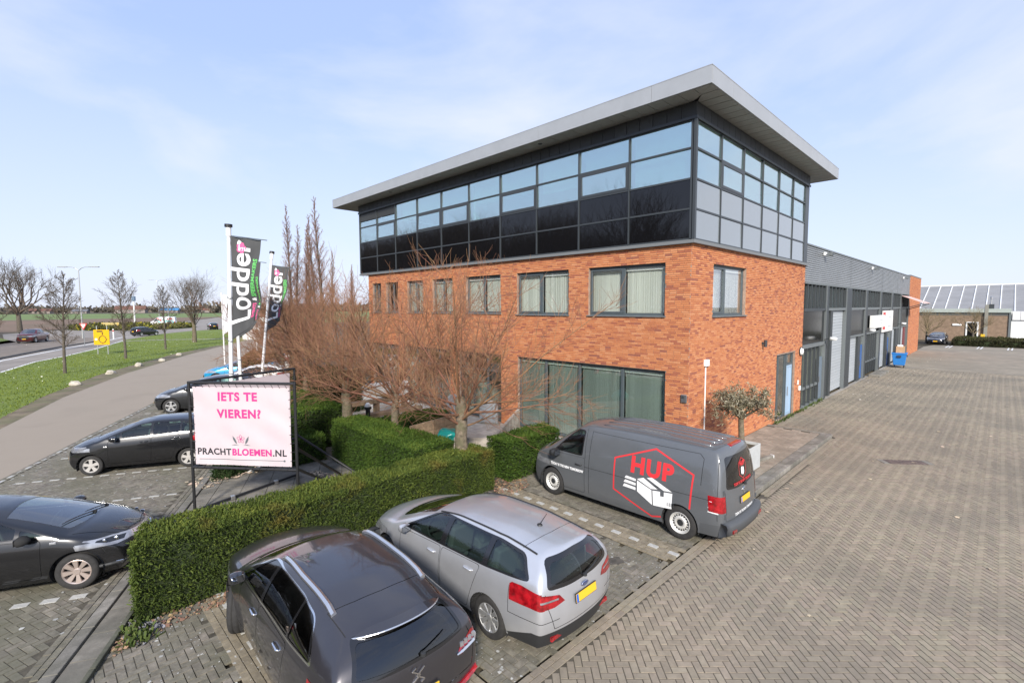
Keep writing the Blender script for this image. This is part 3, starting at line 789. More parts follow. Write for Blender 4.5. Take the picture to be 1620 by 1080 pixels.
def window(face, u0, u1, z0, z1, cuts, parent, fw=0.075, dep=0.10, blind=None, glass=M_pane, sill=True, fm=M_frame, opener=(), rail=None, name='window', blind_d=0.13):
    """frame with its panes, sill and vertical blinds; cuts are the mullion positions along u"""
    g = 0.004
    fr = MB()
    face.box(fr, u0+g, u1-g, z0+g, z0+fw, -dep-0.05, -dep); face.box(fr, u0+g, u1-g, z1-fw, z1-g, -dep-0.05, -dep)
    face.box(fr, u0+g, u0+fw, z0+fw, z1-fw, -dep-0.05, -dep); face.box(fr, u1-fw, u1-g, z0+fw, z1-fw, -dep-0.05, -dep)
    for c in cuts: face.box(fr, c-fw/2, c+fw/2, z0+fw, z1-fw, -dep-0.05, -dep+0.012)
    if rail: face.box(fr, u0+fw, u1-fw, rail-fw/2, rail+fw/2, -dep-0.045, -dep+0.002)
    f = fr.build(name, fm, parent)
    ed = [u0+fw-0.03] + list(cuts) + [u1-fw+0.03]
    for i, (a, b) in enumerate(zip(ed[:-1], ed[1:])):
        a2 = a+(0 if i == 0 else fw/2)+0.001; b2 = b-(0 if i == len(ed)-2 else fw/2)-0.001
        if i in opener:
            sb = MB(); w = 0.05
            for q in ((a2, b2, z0+fw, z0+fw+w), (a2, b2, z1-fw-w, z1-fw), (a2, a2+w, z0+fw+w, z1-fw-w), (b2-w, b2, z0+fw+w, z1-fw-w)): face.box(sb, *q, -dep-0.03, -dep+0.02)
            sb.build('sash', fm, f)
        zz = [z0+fw-0.02, z1-fw+0.02] if not rail else [z0+fw-0.02, rail, z1-fw+0.02]
        for z_a, z_b in zip(zz[:-1], zz[1:]):
            pn = MB(); face.box(pn, a2, b2, z_a+0.001, z_b-0.001, -dep-0.034, -dep-0.028); pn.build('pane', glass, f)
        if blind:
            bl = MB(); n = max(2, int((b2-a2)/0.080))
            for k in range(n):
                uu = a2+(k+0.5)*(b2-a2)/n; bl.rv = rnd.random(); t = -0.20+rnd.uniform(-0.03, 0.03)
                hw = 0.046
                p = [face.p(uu-hw*math.cos(t), 0, -dep-blind_d-hw*math.sin(t)), face.p(uu+hw*math.cos(t), 0, -dep-blind_d+hw*math.sin(t))]
                zb0, zb1 = z0+0.08, z1-0.10
                bl.add([(p[0][0], p[0][1], zb0), (p[1][0], p[1][1], zb0), (p[1][0], p[1][1], zb1), (p[0][0], p[0][1], zb1)], [(0, 1, 2, 3)])
            bl.build('blind', blind, f)
            hd = MB(); face.box(hd, a2, b2, z1-fw-0.10, z1-fw+0.01, -dep-blind_d-0.05, -dep-blind_d+0.06); hd.build('blind_rail', M_white_plastic, f)
    if sill:
        sl = MB(); face.box(sl, u0-0.04, u1+0.04, z0-0.035, z0+0.002, -dep, 0.065); sl.build('sill', M_sill, f)
    return f
M_white_plastic = mat('white_plastic', (0.75, 0.76, 0.74), 0.5)
window(FL, 0.80, 3.62, 4.47, 6.06, [2.28], office, blind=M_blind, opener=(1,))
window(FL, 4.48, 7.05, 4.47, 6.06, [5.82], office, blind=M_blind, opener=(1,))
for (a, b) in ((7.98, 10.18), (11.14, 12.66), (13.45, 14.83), (15.7, 16.9), (17.4, 18.3)):
    window(FL, a, b, 4.5, 6.06, [(a+b)/2], office, blind=M_blind if a < 14 else None)
window(FL, 0.74, 7.02, 0.02, 2.80, [2.3, 4.05, 5.62], office, fw=0.085, blind=M_gblind, sill=False, glass=M_dpane)
window(FL, 7.97, 10.7, 0.02, 2.80, [8.9, 9.8], office, fw=0.085, sill=False, glass=M_dpane, rail=2.1)
window(FL, 11.35, 15.1, 0.02, 2.80, [12.3, 13.2, 14.2], office, fw=0.085, sill=False, glass=M_dpane, rail=2.1)
window(FL, 15.75, 18.4, 0.02, 2.80, [16.6, 17.5], office, fw=0.085, sill=False, glass=M_dpane)
window(FR, 1.50, 4.24, 4.45, 6.06, [2.62], office, opener=(0,), blind=mat('white_roller_blind', (0.78, 0.79, 0.77), 0.8, rndvar=0.01))
window(FR, 7.78, 9.32, 0.02, 2.76, [8.35], office, fw=0.09, sill=False, glass=M_dpane)
# entrance door with fanlight
dm = MB(); FR.box(dm, 9.33, 10.29, 2.22, 2.30, -0.15, -0.08); FR.box(dm, 9.33, 9.41, 0.02, 2.22, -0.15, -0.08); FR.box(dm, 10.21, 10.29, 0.02, 2.22, -0.15, -0.08); FR.box(dm, 9.33, 10.29, 2.68, 2.755, -0.15, -0.08); FR.box(dm, 9.33, 9.41, 2.30, 2.68, -0.15, -0.08); FR.box(dm, 10.21, 10.29, 2.30, 2.68, -0.15, -0.08)
df = dm.build('door_frame', M_frame, office)
pn = MB(); FR.box(pn, 9.42, 10.2, 2.31, 2.67, -0.13, -0.124); pn.build('pane', M_dpane, df)
dd = MB(); FR.box(dd, 9.42, 10.20, 0.03, 0.16, -0.13, -0.09); FR.box(dd, 9.42, 10.20, 2.10, 2.21, -0.13, -0.09); FR.box(dd, 9.42, 9.52, 0.16, 2.10, -0.13, -0.09); FR.box(dd, 10.10, 10.20, 0.16, 2.10, -0.13, -0.09)
door = dd.build('door', mat('light_blue_door', (0.30, 0.42, 0.54), 0.45), office)
pn = MB(); FR.box(pn, 9.52, 10.10, 0.16, 2.10, -0.12, -0.112); pn.build('pane', mat('frosted_blue_pane', (0.34, 0.47, 0.60), 0.35), door)
hn = MB(); hn.tube([(9.47, 0.03, 0.9), (9.47, 0.03, 1.3)], 0.018); hn.build('handle', mat('steel', (0.55, 0.55, 0.55), 0.3, metal=1.0), door)

# --- glazed upper storey
GP = 0.08                                   # its skin stands this far proud of the brick
TL, TR = Face('L', GP), Face('R', GP)
yL = [-0.0 + 0.02] + [2.045+1.955*i for i in range(0, 8)] + [17.6, 19.5]
xR = [0.02, 1.74, 3.56, 5.39, 7.2, 8.98, 10.7]
ZR = [6.68, 7.53, 8.37, 9.22, 9.98]
def storey(face, us, openers, lowtop=()):
    n = len(us)-1
    for i in range(n):
        a, b = us[i]+0.035, us[i+1]-0.035
        for r in range(4):
            z0, z1 = ZR[r]+0.03, ZR[r+1]-0.03
            if r == 3 and i in lowtop:
                mb = MB(); face.box(mb, a, b, 9.56, z1, -0.07, -0.03); mb.build('spandrel_panel', M_band, office); z1 = 9.52
            mb = MB()
            if r < 2:
                face.box(mb, a, b, z0, z1, -0.05, -0.02); tilt(mb, face, rnd); mb.build('black_panel' if face.k == 'L' else 'grey_panel', M_blackp if face.k == 'L' else M_greyp_, office)
            else:
                op = r == 2 and i in openers
                w = 0.085 if op else 0
                face.box(mb, a+w, b-w, z0+w, z1-w, -0.045+(0.03 if op else 0), -0.037+(0.03 if op else 0)); tilt(mb, face, rnd, 0.006); mb.build('glass_pane', M_solar, office)
                if op:
                    sb = MB()
                    for q in ((a, b, z0, z0+w), (a, b, z1-w, z1), (a, a+w, z0+w, z1-w), (b-w, b, z0+w, z1-w)): face.box(sb, *q, -0.05, 0.015)
                    sb.build('opening_sash', M_dframe, office)
    for i, u in enumerate(us):
        mb = MB(); w = 0.06 if i % 2 == 0 else 0.045
        face.box(mb, u-w/2, u+w/2, ZR[0], ZR[4], -0.06, 0.012); mb.build('mullion', M_dframe, office)
    for r, z in enumerate(ZR):
        for i in range(n):
            a, b = us[i]+0.031, us[i+1]-0.031
            mb = MB(); face.box(mb, a, b, z-0.026, z+0.026, -0.058, 0.004); mb.build('transom', M_dframe, office)
storey(TL, yL, (1, 3, 5, 6, 8), lowtop=(8, 9))
storey(TR, xR, (1,))
mb = MB(); mb.box((-0.13, -0.13, 6.56), (11.35, 0.10, 6.655)); mb.box((-0.13, 0.10, 6.56), (0.10, 19.55, 6.655)); mb.build('drip_flashing', mat('flashing', (0.16, 0.17, 0.17), 0.5), office)
mb = MB(); mb.box((-0.125, -0.125, 6.66), (-0.045, -0.045, 10.02)); mb.box((10.70, -0.06, 6.66), (11.3, 0.02, 10.0)); mb.box((-0.06, 19.46, 6.66), (11.0, 19.53, 10.0)); mb.box((11.0, 0.02, 6.66), (11.1, 19.4, 10.4)); mb.build('corner_post', M_dframe, office)
mb = MB(); mb.box((-0.05, -0.05, 6.57), (11.3, 19.5, 6.62)); mb.build('upper_floor', M_dframe, office)
# venetian and roller blinds behind the upper panes
M_ven = mat('venetian_blind', (0.70, 0.74, 0.70), 0.7)
mb = MB()
for (a, b, zt, zb) in ((0.15, 1.98, 9.95, 8.45), (2.2, 3.9, 9.95, 9.25), (4.1, 5.85, 9.95, 8.9), (6.1, 9.7, 9.95, 9.0), (10, 15.4, 9.95, 9.1)):
    z = zb
    while z < zt: mb.add([(0.16, a, z), (0.16, b, z), (0.19, b, z+0.022), (0.19, a, z+0.022)], [(0, 1, 2, 3)]); z += 0.028
for (a, b, zt, zb) in ((0.15, 1.68, 9.95, 8.45), (1.85, 3.5, 9.95, 8.42), (3.65, 5.3, 9.95, 8.42), (7.3, 8.9, 9.95, 8.42), (9.05, 10.6, 9.95, 8.42)):
    z = zb
    while z < zt: mb.add([(a, 0.16, z), (b, 0.16, z), (b, 0.19, z+0.022), (a, 0.19, z+0.022)], [(0, 1, 2, 3)]); z += 0.028
tag(mb.build('venetian_blinds', M_ven, office), kind='stuff')
# ribbed dark band under the eaves
for i in range(44):
    mb = MB(); mb.rv = rnd.random(); y = -0.10+i*0.45; mb.box((-0.10, y, 10.0), (-0.04, min(y+0.435, 19.55), 10.45)); mb.build('eaves_panel', M_band, office)
for i in range(25):
    mb = MB(); mb.rv = rnd.random(); x = -0.03+i*0.45; mb.box((x, -0.10, 10.0), (x+0.435, -0.04, 10.45)); mb.build('eaves_panel', M_band, office)
mb = MB(); mb.box((-0.14, -0.14, 9.985), (11.2, -0.105, 10.06)); mb.box((-0.14, -0.10, 9.985), (-0.105, 19.55, 10.06)); mb.build('gutter_trim', M_dframe, office)
# flat roof with its aluminium fascia and planked soffit
RO, RX, RY, ZS, ZT = 0.82, 12.75, 21.2, 10.48, 10.935
mb = MB(); mb.box((-RO+0.05, -RO+0.05, ZS+0.05), (RX-0.05, RY-0.05, ZT-0.03)); mb.build('roof', mat('roof_felt', (0.12, 0.12, 0.12), 0.9), office)
ys = [-RO, 0.9, 5.2, 9.6, 14.0, 18.2, RY]
for a, b in zip(ys[:-1], ys[1:]):
    mb = MB(); mb.box((-RO, a+0.004, ZS+0.012), (-RO+0.04, b-0.004, ZT)); mb.build('fascia_panel', M_alu, office)
xs = [-RO+0.041, 0.6, 4.4, 8.3, RX]
for a, b in zip(xs[:-1], xs[1:]):
    mb = MB(); mb.box((a+0.004, -RO, ZS+0.012), (b-0.004, -RO+0.04, ZT)); mb.build('fascia_panel', M_alu, office)
mb = MB(); mb.box((RX, -RO, ZS+0.012), (RX+0.04, RY, ZT)); mb.box((-RO, RY, ZS+0.012), (RX, RY+0.04, ZT)); mb.build('fascia_panel', M_alu, office)
mb = MB(); mb.box((-RO-0.006, -RO-0.006, ZT), (RX+0.046, -RO+0.08, ZT+0.02)); mb.box((-RO-0.006, -RO+0.08, ZT), (-RO+0.08, RY+0.046, ZT+0.02)); mb.build('roof_trim', M_alu, office)
w = 0.46
k = 0
y = -RO+0.045
while y < RY:
    y1 = min(y+w-0.016, RY); mb = MB(); mb.rv = rnd.random(); z = ZS+rnd.uniform(-0.002, 0.002)
    m0 = min(y, -0.0); m1 = min(y1, -0.0)       # mitre: the plank ends on the diagonal of the corner
    p = [(-RO+0.045, y), (m0 if y < 0 else 0.0, y), (m1 if y1 < 0 else 0.0, y1), (-RO+0.045, y1)]
    mb.prism([p[0], p[1], p[2], p[3]], z, z+0.03); mb.build('soffit_plank', M_soff, office); y += w
x = -RO+0.045
while x < RX:
    x1 = min(x+w-0.016, RX); mb = MB(); mb.rv = rnd.random(); z = ZS+rnd.uniform(-0.002, 0.002)
    g = 0.014
    p = [(x+g, -RO+0.045), (x1, -RO+0.045), (x1, min(x1, 0.0) if x1 < 0 else 0.0), (x+g, x if x < 0 else 0.0)]
    mb.prism(p, z, z+0.03); mb.build('soffit_plank', M_soff, office); x += w
mb = MB(); mb.box((11.1, -0.01, ZS), (RX, 20, ZS+0.03)); mb.box((0.01, 19.55, ZS), (11.1, RY, ZS+0.03)); mb.build('soffit_end', M_soff, office)
for (x, y) in ((-0.5, 5.4), (-0.5, 15.4)):
    mb = MB(); mb.lathe([(0.001, ZS-0.012), (0.07, ZS-0.012), (0.085, ZS+0.001)], (x, y, 0), n=16); mb.build('downlight', M_dframe, office)
# fittings on the right-hand facade
M_stl = mat('stainless', (0.5, 0.5, 0.5), 0.35, metal=0.9)
o = thing('drain_pipe', 'slim white wall pipe with a small box on top beside the brick corner', 'pipe', (1.05, -0.03, 0.1))
mb = MB(); mb.tube([(0, 0, 0), (0, 0, 2.85)], 0.022); mb.build('pipe', M_white_plastic, o)
mb = MB(); mb.cbox((0.02, -0.02, 2.93), (0.22, 0.1, 0.2)); mb.build('junction_box', M_white_plastic, o, bevel=0.01)
o = thing('wall_lamp', 'small black cylinder wall lamp on the right brick facade', 'lamp', (6.0, -0.02, 3.36))
mb = MB(); mb.lathe([(0.001, -0.13), (0.06, -0.13), (0.06, 0.13), (0.001, 0.13)], (0, -0.12, 0)); mb.build('lamp_body', M_dframe, o); mb = MB(); mb.cbox((0, -0.04, 0), (0.08, 0.08, 0.08)); mb.build('bracket', M_dframe, o)
o = thing('wall_lamp', 'round white bulkhead lamp right of the blue entrance door', 'lamp', (11.0, -0.02, 2.72))
mb = MB(); mb.lathe([(0.001, -0.13), (0.12, -0.11), (0.17, -0.03), (0.17, 0.0)], (0, 0, 0), axis='y', n=20); mb.build('lamp_glass', mat('opal', (0.8, 0.8, 0.78), 0.4), o, smooth=True)
mb = MB(); mb.lathe([(0.20, -0.05), (0.20, 0.0), (0.17, -0.02)], axis='y', n=20); mb.build('lamp_ring', M_dframe, o)
o = thing('bell_panel', 'small steel intercom panel low on the front brick facade near the corner', 'intercom', (-0.02, 0.12, 2.05))
mb = MB(); mb.cbox((-0.02, 0, 0), (0.05, 0.18, 0.24)); mb.build('housing', M_stl, o, bevel=0.01); mb = MB(); mb.cbox((-0.05, 0.02, 0.05), (0.02, 0.07, 0.07)); mb.build('camera_eye', M_dframe, o)
o = thing('mailbox_plate', 'pale bell plate on the brick pier right of the entrance door', 'bell plate', (10.75, -0.02, 1.35))
mb = MB(); mb.cbox((0, -0.015, 0), (0.12, 0.03, 0.2)); mb.cbox((0.22, -0.03, -0.28), (0.16, 0.06, 0.2)); mb.build('plate', M_white_plastic, o)

# ------------------------------------------------------------------ industrial units behind
hall = thing('industrial_hall', 'long row of grey industrial units with corrugated cladding and roller shutters', 'building')
M_clad = mat('corrugated_cladding', (0.33, 0.345, 0.35), 0.45, metal=0.4, noise=0.06, nscale=0.6)
M_col = mat('hall_column', (0.036, 0.042, 0.045), 0.5)
M_colL = mat('hall_trim_light', (0.135, 0.150, 0.152), 0.5)
M_pan = mat('hall_black_panel', (0.014, 0.015, 0.016), 0.30, noise=0.1, nscale=3, spec=0.25)
M_shut = mat('roller_shutter', (0.42, 0.45, 0.47), 0.45, metal=0.2, rndvar=0.04)
M_blue = mat('blue_door', (0.030, 0.100, 0.290), 0.45)
X0, X1 = 11.285, 45.6
mb = MB(); mb.box((X0, 0.35, 0), (54.0, 0.5, 7.5)); mb.box((X0, 0.5, 7.35), (54, 22, 7.45)); mb.box((53.9, 0.3, 0), (54.05, 22, 7.5)); mb.build('wall', M_roomd, hall)
n = 17; ch = 1.64/n
for i in range(n):
    z = 5.86+i*ch
    mb = MB()
    mb.prism([(0.0, z), (-0.045, z+0.012), (-0.045, z+ch*0.52), (0.0, z+ch*0.66), (0.05, z+ch*0.66), (0.05, z)], X0, X1, Matrix(((0, 0, 1, 0), (1, 0, 0, 0), (0, 1, 0, 0), (0, 0, 0, 1))))
    mb.box((X0, 0.0, z+ch*0.66), (X1, 0.04, z+ch))
    mb.build('cladding_rib', M_clad, hall)
mb = MB(); mb.box((X0, -0.07, 7.50), (X1, 0.2, 7.57)); mb.build('coping', M_colL, hall)
for x in (20.45, 31, 38.2):
    mb = MB(); mb.box((x-0.03, -0.05, 5.86), (x+0.03, -0.047, 7.5)); mb.build('cladding_seam', M_colL, hall)
mb = MB(); mb.box((X0, -0.06, 5.77), (X1, 0.25, 5.855)); mb.build('cladding_base', M_colL, hall)
cols = [(15.14, 15.58), (19.6, 20.9), (25.15, 25.75), (30.4, 31.05), (35.45, 36.2), (40.3, 41.2), (45.2, 45.6)]
for i, (a, b) in enumerate(cols):
    mb = MB(); mb.box((a, -0.06, 0), (b, 0.3, 5.765)); mb.build('column', M_col if i != 1 else M_col, hall)
    mb = MB(); mb.box((a-0.06, -0.075, 0), (a-0.001, 0.1, 5.765)); mb.build('column_edge', M_colL, hall)
bays_ = [(X0, 15.07), (15.59, 19.53), (20.91, 25.08), (25.76, 30.33), (31.06, 35.38), (36.21, 40.23), (41.21, 45.13)]
M_bandp = glass_mat('band_glass', (0.8, 0.9, 0.9), 0.10, through=0.85)
for i, (a, b) in enumerate(bays_):
    nf = 6 if i == 0 else 5
    for k in range(nf):                                # window band behind deep vertical fins
        u0 = a+(b-a)*k/nf; u1 = a+(b-a)*(k+1)/nf
        mb = MB(); mb.box((u1-0.09, -0.03, 4.66), (u1-0.01, 0.07, 5.765)); mb.build('fin', M_col, hall)
        mb = MB(); mb.box((u0, 0.072, 4.66), (u1, 0.08, 5.765)); mb.build('band_pane', M_bandp, hall)
        if k % 2 == 1 and i in (0, 1, 2, 3):
            mb = MB(); mb.box((u0+0.02, 0.10, 4.9 if rnd.random() < 0.5 else 4.66), (u1-0.10, 0.12, 5.765)); mb.build('band_blind', M_white_plastic, hall)
    mb = MB(); mb.box((a, -0.05, 4.52), (b, 0.25, 4.655)); mb.build('band_sill', M_colL if i else M_col, hall)
# bay 1: glossy panel above glazed entrance screen
mb = MB(); mb.box((X0, 0.02, 2.98), (15.07, 0.08, 4.515)); mb.build('black_panel', mat('hall_gloss_panel', (0.012, 0.013, 0.014), 0.12, noise=0.1, nscale=2, spec=0.3), hall)
mb = MB(); mb.box((X0, -0.05, 2.80), (15.07, 0.2, 2.975)); mb.build('canopy_rail', M_colL, hall)
for k in range(5):
    u = X0+0.02+k*0.72; mb = MB(); mb.box((u, -0.02, 0.12), (u+0.10, 0.095, 2.795)); mb.build('fin', M_col, hall)
    if k < 4:
        for (z0, z1) in ((0.12, 0.86), (0.98, 2.79)):
            mb = MB(); mb.box((u+0.105, 0.10, z0), (u+0.715, 0.11, z1)); mb.build('screen_pane', M_dpane, hall)
mb = MB(); mb.box((X0+0.1, 0.0, 0.86), (14.15, 0.12, 0.975)); mb.box((X0, -0.03, 0.0), (15.07, 0.2, 0.115)); mb.build('screen_rail', M_colL, hall)
mb = MB(); mb.box((14.28, 0.03, 0.12), (15.05, 0.10, 2.2)); d = mb.build('door', mat('grey_blue_door', (0.13, 0.17, 0.21), 0.45), hall); mb = MB(); mb.cbox((14.4, 0.0, 1.1), (0.05, 0.05, 0.3)); mb.build('handle', M_stl, d)
mb = MB(); mb.box((14.28, 0.05, 2.22), (15.05, 0.09, 2.79)); mb.build('fanlight', M_dpane, hall)
mb = MB(); mb.box((X0, 0.30, 0.0), (15.07, 0.34, 2.9)); mb.build('inner_blind', mat('beige_blind', (0.36, 0.34, 0.28), 0.9, noise=0.2, nscale=2), hall)
def shutter(a, b, z0, z1, d=0.10):
    ns = int((z1-z0)/0.16)
    for k in range(ns):
        mb = MB(); mb.rv = rnd.random(); z = z0+k*(z1-z0)/ns
        h = (z1-z0)/ns
        mb.prism([(d+0.03, z), (d, z+0.012), (d, z+h-0.012), (d+0.03, z+h)], a, b, Matrix(((0, 0, 1, 0), (1, 0, 0, 0), (0, 1, 0, 0), (0, 0, 0, 1))))
        mb.build('shutter_slat', M_shut, hall)
mb = MB(); mb.box((16.18, -0.04, 0), (16.6, 0.2, 4.51)); mb.build('jamb', M_col, hall)
mb = MB(); mb.box((15.60, 0.1, 0.1), (16.17, 0.11, 4.4)); mb.build('side_pane', M_dpane, hall)
shutter(16.61, 19.52, 0.1, 4.50)
for (a, b, i) in ((20.91, 25.08, 2), (25.76, 30.33, 3), (31.06, 35.38, 4), (36.21, 40.23, 5), (41.21, 45.13, 6)):
    mb = MB(); mb.box((a, 0.03, 2.98), (b, 0.08, 4.515)); mb.build('black_panel', M_pan, hall)
    mb = MB(); mb.box((a, -0.04, 2.86), (b, 0.2, 2.975)); mb.build('lintel', M_colL, hall)
shutter(20.95, 23.35, 0.08, 2.85)
def bluedoor(a, b, label=None):
    mb = MB(); mb.box((a, 0.04, 0.06), (b, 0.1, 2.25)); d = mb.build('door', M_blue, hall)
    mb = MB(); mb.cbox((a+0.12, 0.0, 1.1), (0.04, 0.06, 0.35)); mb.build('handle', M_stl, d)
    mb = MB(); mb.box((a, 0.06, 2.27), (b, 0.09, 2.85)); mb.build('fanlight', M_dpane, hall)
mb = MB(); mb.box((23.36, -0.03, 0), (24.05, 0.2, 2.85)); mb.build('pier', M_col, hall)
bluedoor(24.08, 25.05)
for k in range(6):
    u = 25.8+k*0.76; mb = MB(); mb.box((u, -0.02, 0.15), (u+0.12, 0.12, 2.85)); mb.build('fin', M_col, hall)
    mb = MB(); mb.box((u+0.121, 0.06, 0.15), (u+0.75, 0.09, 0.95)); mb.build('black_panel', M_pan, hall)
    mb = MB(); mb.box((u+0.121, 0.06, 1.05), (u+0.75, 0.07, 2.85)); mb.build('screen_pane', M_dpane, hall)
mb = MB(); mb.box((25.8, -0.01, 0.955), (30.3, 0.1, 1.045)); mb.build('screen_rail', M_colL, hall)
shutter(31.1, 33.6, 0.08, 2.85); mb = MB(); mb.box((33.61, -0.03, 0), (34.3, 0.2, 2.85)); mb.build('pier', M_col, hall); bluedoor(34.35, 35.36)
shutter(36.25, 38.5, 0.08, 2.85); mb = MB(); mb.box((38.51, -0.03, 0), (40.2, 0.2, 2.85)); mb.build('pier', M_col, hall)
shutter(41.25, 43.6, 0.08, 2.85); mb = MB(); mb.box((43.65, 0.03, 0.06), (44.6, 0.1, 2.85)); mb.build('door', mat('dark_red_door', (0.16, 0.03, 0.03), 0.5), hall)
# orange end wall
FE = Face('R', 0.05)
mb = MB(); mb.box((45.61, -0.05, 0), (53.95, 0.3, 7.62)); mb.build('end_wall', M_mortar, hall)
brickwork(FE, 45.62, 53.94, 0, 7.6, [], hall, 0, seed=8)
mb = MB(); mb.box((45.6, -0.08, 7.62), (54.05, 0.32, 7.68)); mb.build('end_coping', M_colL, hall)
# fittings hung on the hall
for i, (x, z, lab) in enumerate(((14.25, 7.3, 'small floodlight on the corrugated cladding nearest the office block'), (26.58, 7.27, 'small floodlight on the cladding above the white lightbox sign'), (40.9, 7.2, 'small floodlight on the cladding beside the orange end wall'))):
    o = thing('floodlight', lab, 'floodlight', (x, -0.08, z), 0, 'floodlights along the hall cladding')
    mb = MB(); mb.cbox((0, -0.02, 0), (0.35, 0.07, 0.16)); mb.build('bracket', M_white_plastic, o)
    mb = MB(); mb.cbox((0.05, -0.22, -0.03), (0.26, 0.22, 0.16)); mb.build('lamp_body', M_colL, o, bevel=0.02)
    mb = MB(); mb.cbox((0.05, -0.335, -0.03), (0.22, 0.01, 0.12)); mb.build('lamp_glass', M_dframe, o)
for (x, z, lab) in ((14.9, 3.06, 'white arm lamp on the hall rail above the glazed entrance screen'), (25.2, 3.12, 'white arm lamp above the nearest blue door'), (39.2, 3.2, 'white arm lamp under the awning end of the hall')):
    o = thing('arm_lamp', lab, 'lamp', (x, -0.06, z), 0, 'arm lamps over the hall doors')
    mb = MB(); mb.tube([(0, 0, 0), (0, -0.25, 0.08)], 0.02); mb.build('arm', M_col, o)
    mb = MB(); mb.lathe([(0.001, -0.2), (0.08, -0.18), (0.1, 0.1), (0.001, 0.14)], (0, -0.36, 0.06), axis='y', n=14); mb.build('lamp_head', M_white_plastic, o, smooth=True)
o = thing('lightbox_sign', 'plain white lightbox sign with faint grey print on the hall', 'sign', (28.6, -0.05, 3.68))
mb = MB(); mb.cbox((0, -0.15, 0), (3.9, 0.3, 0.85)); mb.build('box', mat('lightbox_white', (0.74, 0.74, 0.70), 0.5), o, bevel=0.02)
mb = MB(); mb.cbox((0.3, -0.303, 0.08), (1.2, 0.006, 0.10)); mb.cbox((0.3, -0.303, -0.12), (0.9, 0.006, 0.06)); mb.build('faint_print', mat('faint_print', (0.5, 0.52, 0.52), 0.6), o)
o = thing('banner_sign', 'white sign with red blocks on the hall beside the lightbox sign', 'sign', (33.6, -0.06, 3.6))
mb = MB(); mb.cbox((0, -0.03, 0), (4.6, 0.06, 1.6)); mb.build('board', mat('sign_white', (0.74, 0.73, 0.70), 0.5), o)
mb = MB(); mb.cbox((-1.75, -0.064, 0.55), (1.0, 0.006, 0.25)); mb.cbox((-1.75, -0.064, -0.5), (1.0, 0.006, 0.22)); mb.build('red_block', mat('sign_red', (0.55, 0.05, 0.05), 0.5), o)
mb = MB(); mb.cbox((0.7, -0.063, -0.42), (1.5, 0.006, 0.16)); mb.cbox((0.7, -0.063, 0.3), (1.1, 0.006, 0.10)); mb.build('faint_print', mat('faint_print', (0.5, 0.52, 0.52), 0.6), o)
o = thing('awning', 'faded pink and white awning projecting from the far end of the hall', 'awning', (42.8, -0.1, 5.35))
mb = MB(); mb.add([(-2.4, 0, 0.3), (2.6, 0, 0.3), (2.6, -1.5, -0.35), (-2.4, -1.5, -0.35), (-2.4, 0, 0.27), (2.6, 0, 0.27), (2.6, -1.5, -0.38), (-2.4, -1.5, -0.38)], [(0, 3, 2, 1), (4, 5, 6, 7), (0, 1, 5, 4), (3, 7, 6, 2), (0, 4, 7, 3), (1, 2, 6, 5)]); mb.build('canvas', mat('awning_canvas', (0.62, 0.42, 0.38), 0.9), o)
mb = MB(); mb.bar((-2.2, 0, -0.9), (-2.2, -1.45, -0.4), 0.06); mb.build('arm', M_col, o); mb = MB(); mb.bar((2.4, 0, -0.9), (2.4, -1.45, -0.4), 0.06); mb.build('arm', M_col, o)
o = thing('concrete_step', 'low concrete step before the dark panelled hall screen', 'step', (28.2, -0.45, 0))
mb = MB(); mb.box((-1.7, -0.35, 0), (1.7, 0.3, 0.16)); mb.build('tread', M_kerb, o, bevel=0.015); mb = MB(); mb.box((-1.75, -0.30, 0), (1.75, -0.36, 0.10)); mb.build('riser', M_kerb, o)
# blue wheeled bin with a cardboard box on its lid
o = thing('wheeled_bin', 'blue four-wheeled waste container beside the hall', 'bin', (34.3, -0.85, 0), R(4)); o.scale = (0.86, 0.86, 0.95)
mb = MB(); mb.add([(-0.5, -0.4, 0.2), (0.5, -0.4, 0.2), (0.5, 0.4, 0.2), (-0.5, 0.4, 0.2), (-0.62, -0.52, 1.12), (0.62, -0.52, 1.12), (0.62, 0.52, 1.12), (-0.62, 0.52, 1.12)], [(0, 3, 2, 1), (4, 5, 6, 7), (0, 1, 5, 4), (1, 2, 6, 5), (2, 3, 7, 6), (3, 0, 4, 7)]); mb.build('body', mat('bin_blue', (0.020, 0.170, 0.480), 0.5), o, bevel=0.04)
mb = MB(); mb.box((-0.66, -0.56, 1.10), (0.66, 0.56, 1.2)); mb.build('lid', MATS['bin_blue'], o, bevel=0.03)
mb = MB(); mb.cbox((-0.64, 0, 0.92), (0.1, 0.3, 0.16)); mb.cbox((-0.05, -0.54, 0.95), (0.4, 0.06, 0.14)); mb.build('grip', mat('bin_dark', (0.02, 0.03, 0.06), 0.6), o)
for sx in (-0.42, 0.42):
    for sy in (-0.34, 0.34):
        mb = MB(); mb.lathe([(0.001, -0.03), (0.1, -0.03), (0.1, 0.03), (0.001, 0.03)], (sx, sy, 0.1), axis='y', n=14); mb.build('wheel', mat('rubber', (0.018, 0.018, 0.018), 0.85), o)
o = thing('cardboard_box', 'brown cardboard box with open flaps on the lid of the blue bin', 'box', (34.33, -0.85, 1.145), R(12)); o.scale = (0.86, 0.86, 0.95)
mb = MB(); mb.box((-0.42, -0.32, 0), (0.42, 0.32, 0.5)); mb.build('carton', mat('cardboard', (0.40, 0.25, 0.14), 0.85, noise=0.1), o)
for k in (-1, 1):
    mb = MB(); mb.bar((-0.42, k*0.33, 0.5), (0.42, k*0.33, 0.5), 0.01); mb.add([(-0.42, k*0.32, 0.5), (0.42, k*0.32, 0.5), (0.4, k*0.5, 0.62), (-0.4, k*0.5, 0.62)], [(0, 1, 2, 3)]); mb.build('flap', MATS['cardboard'], o)
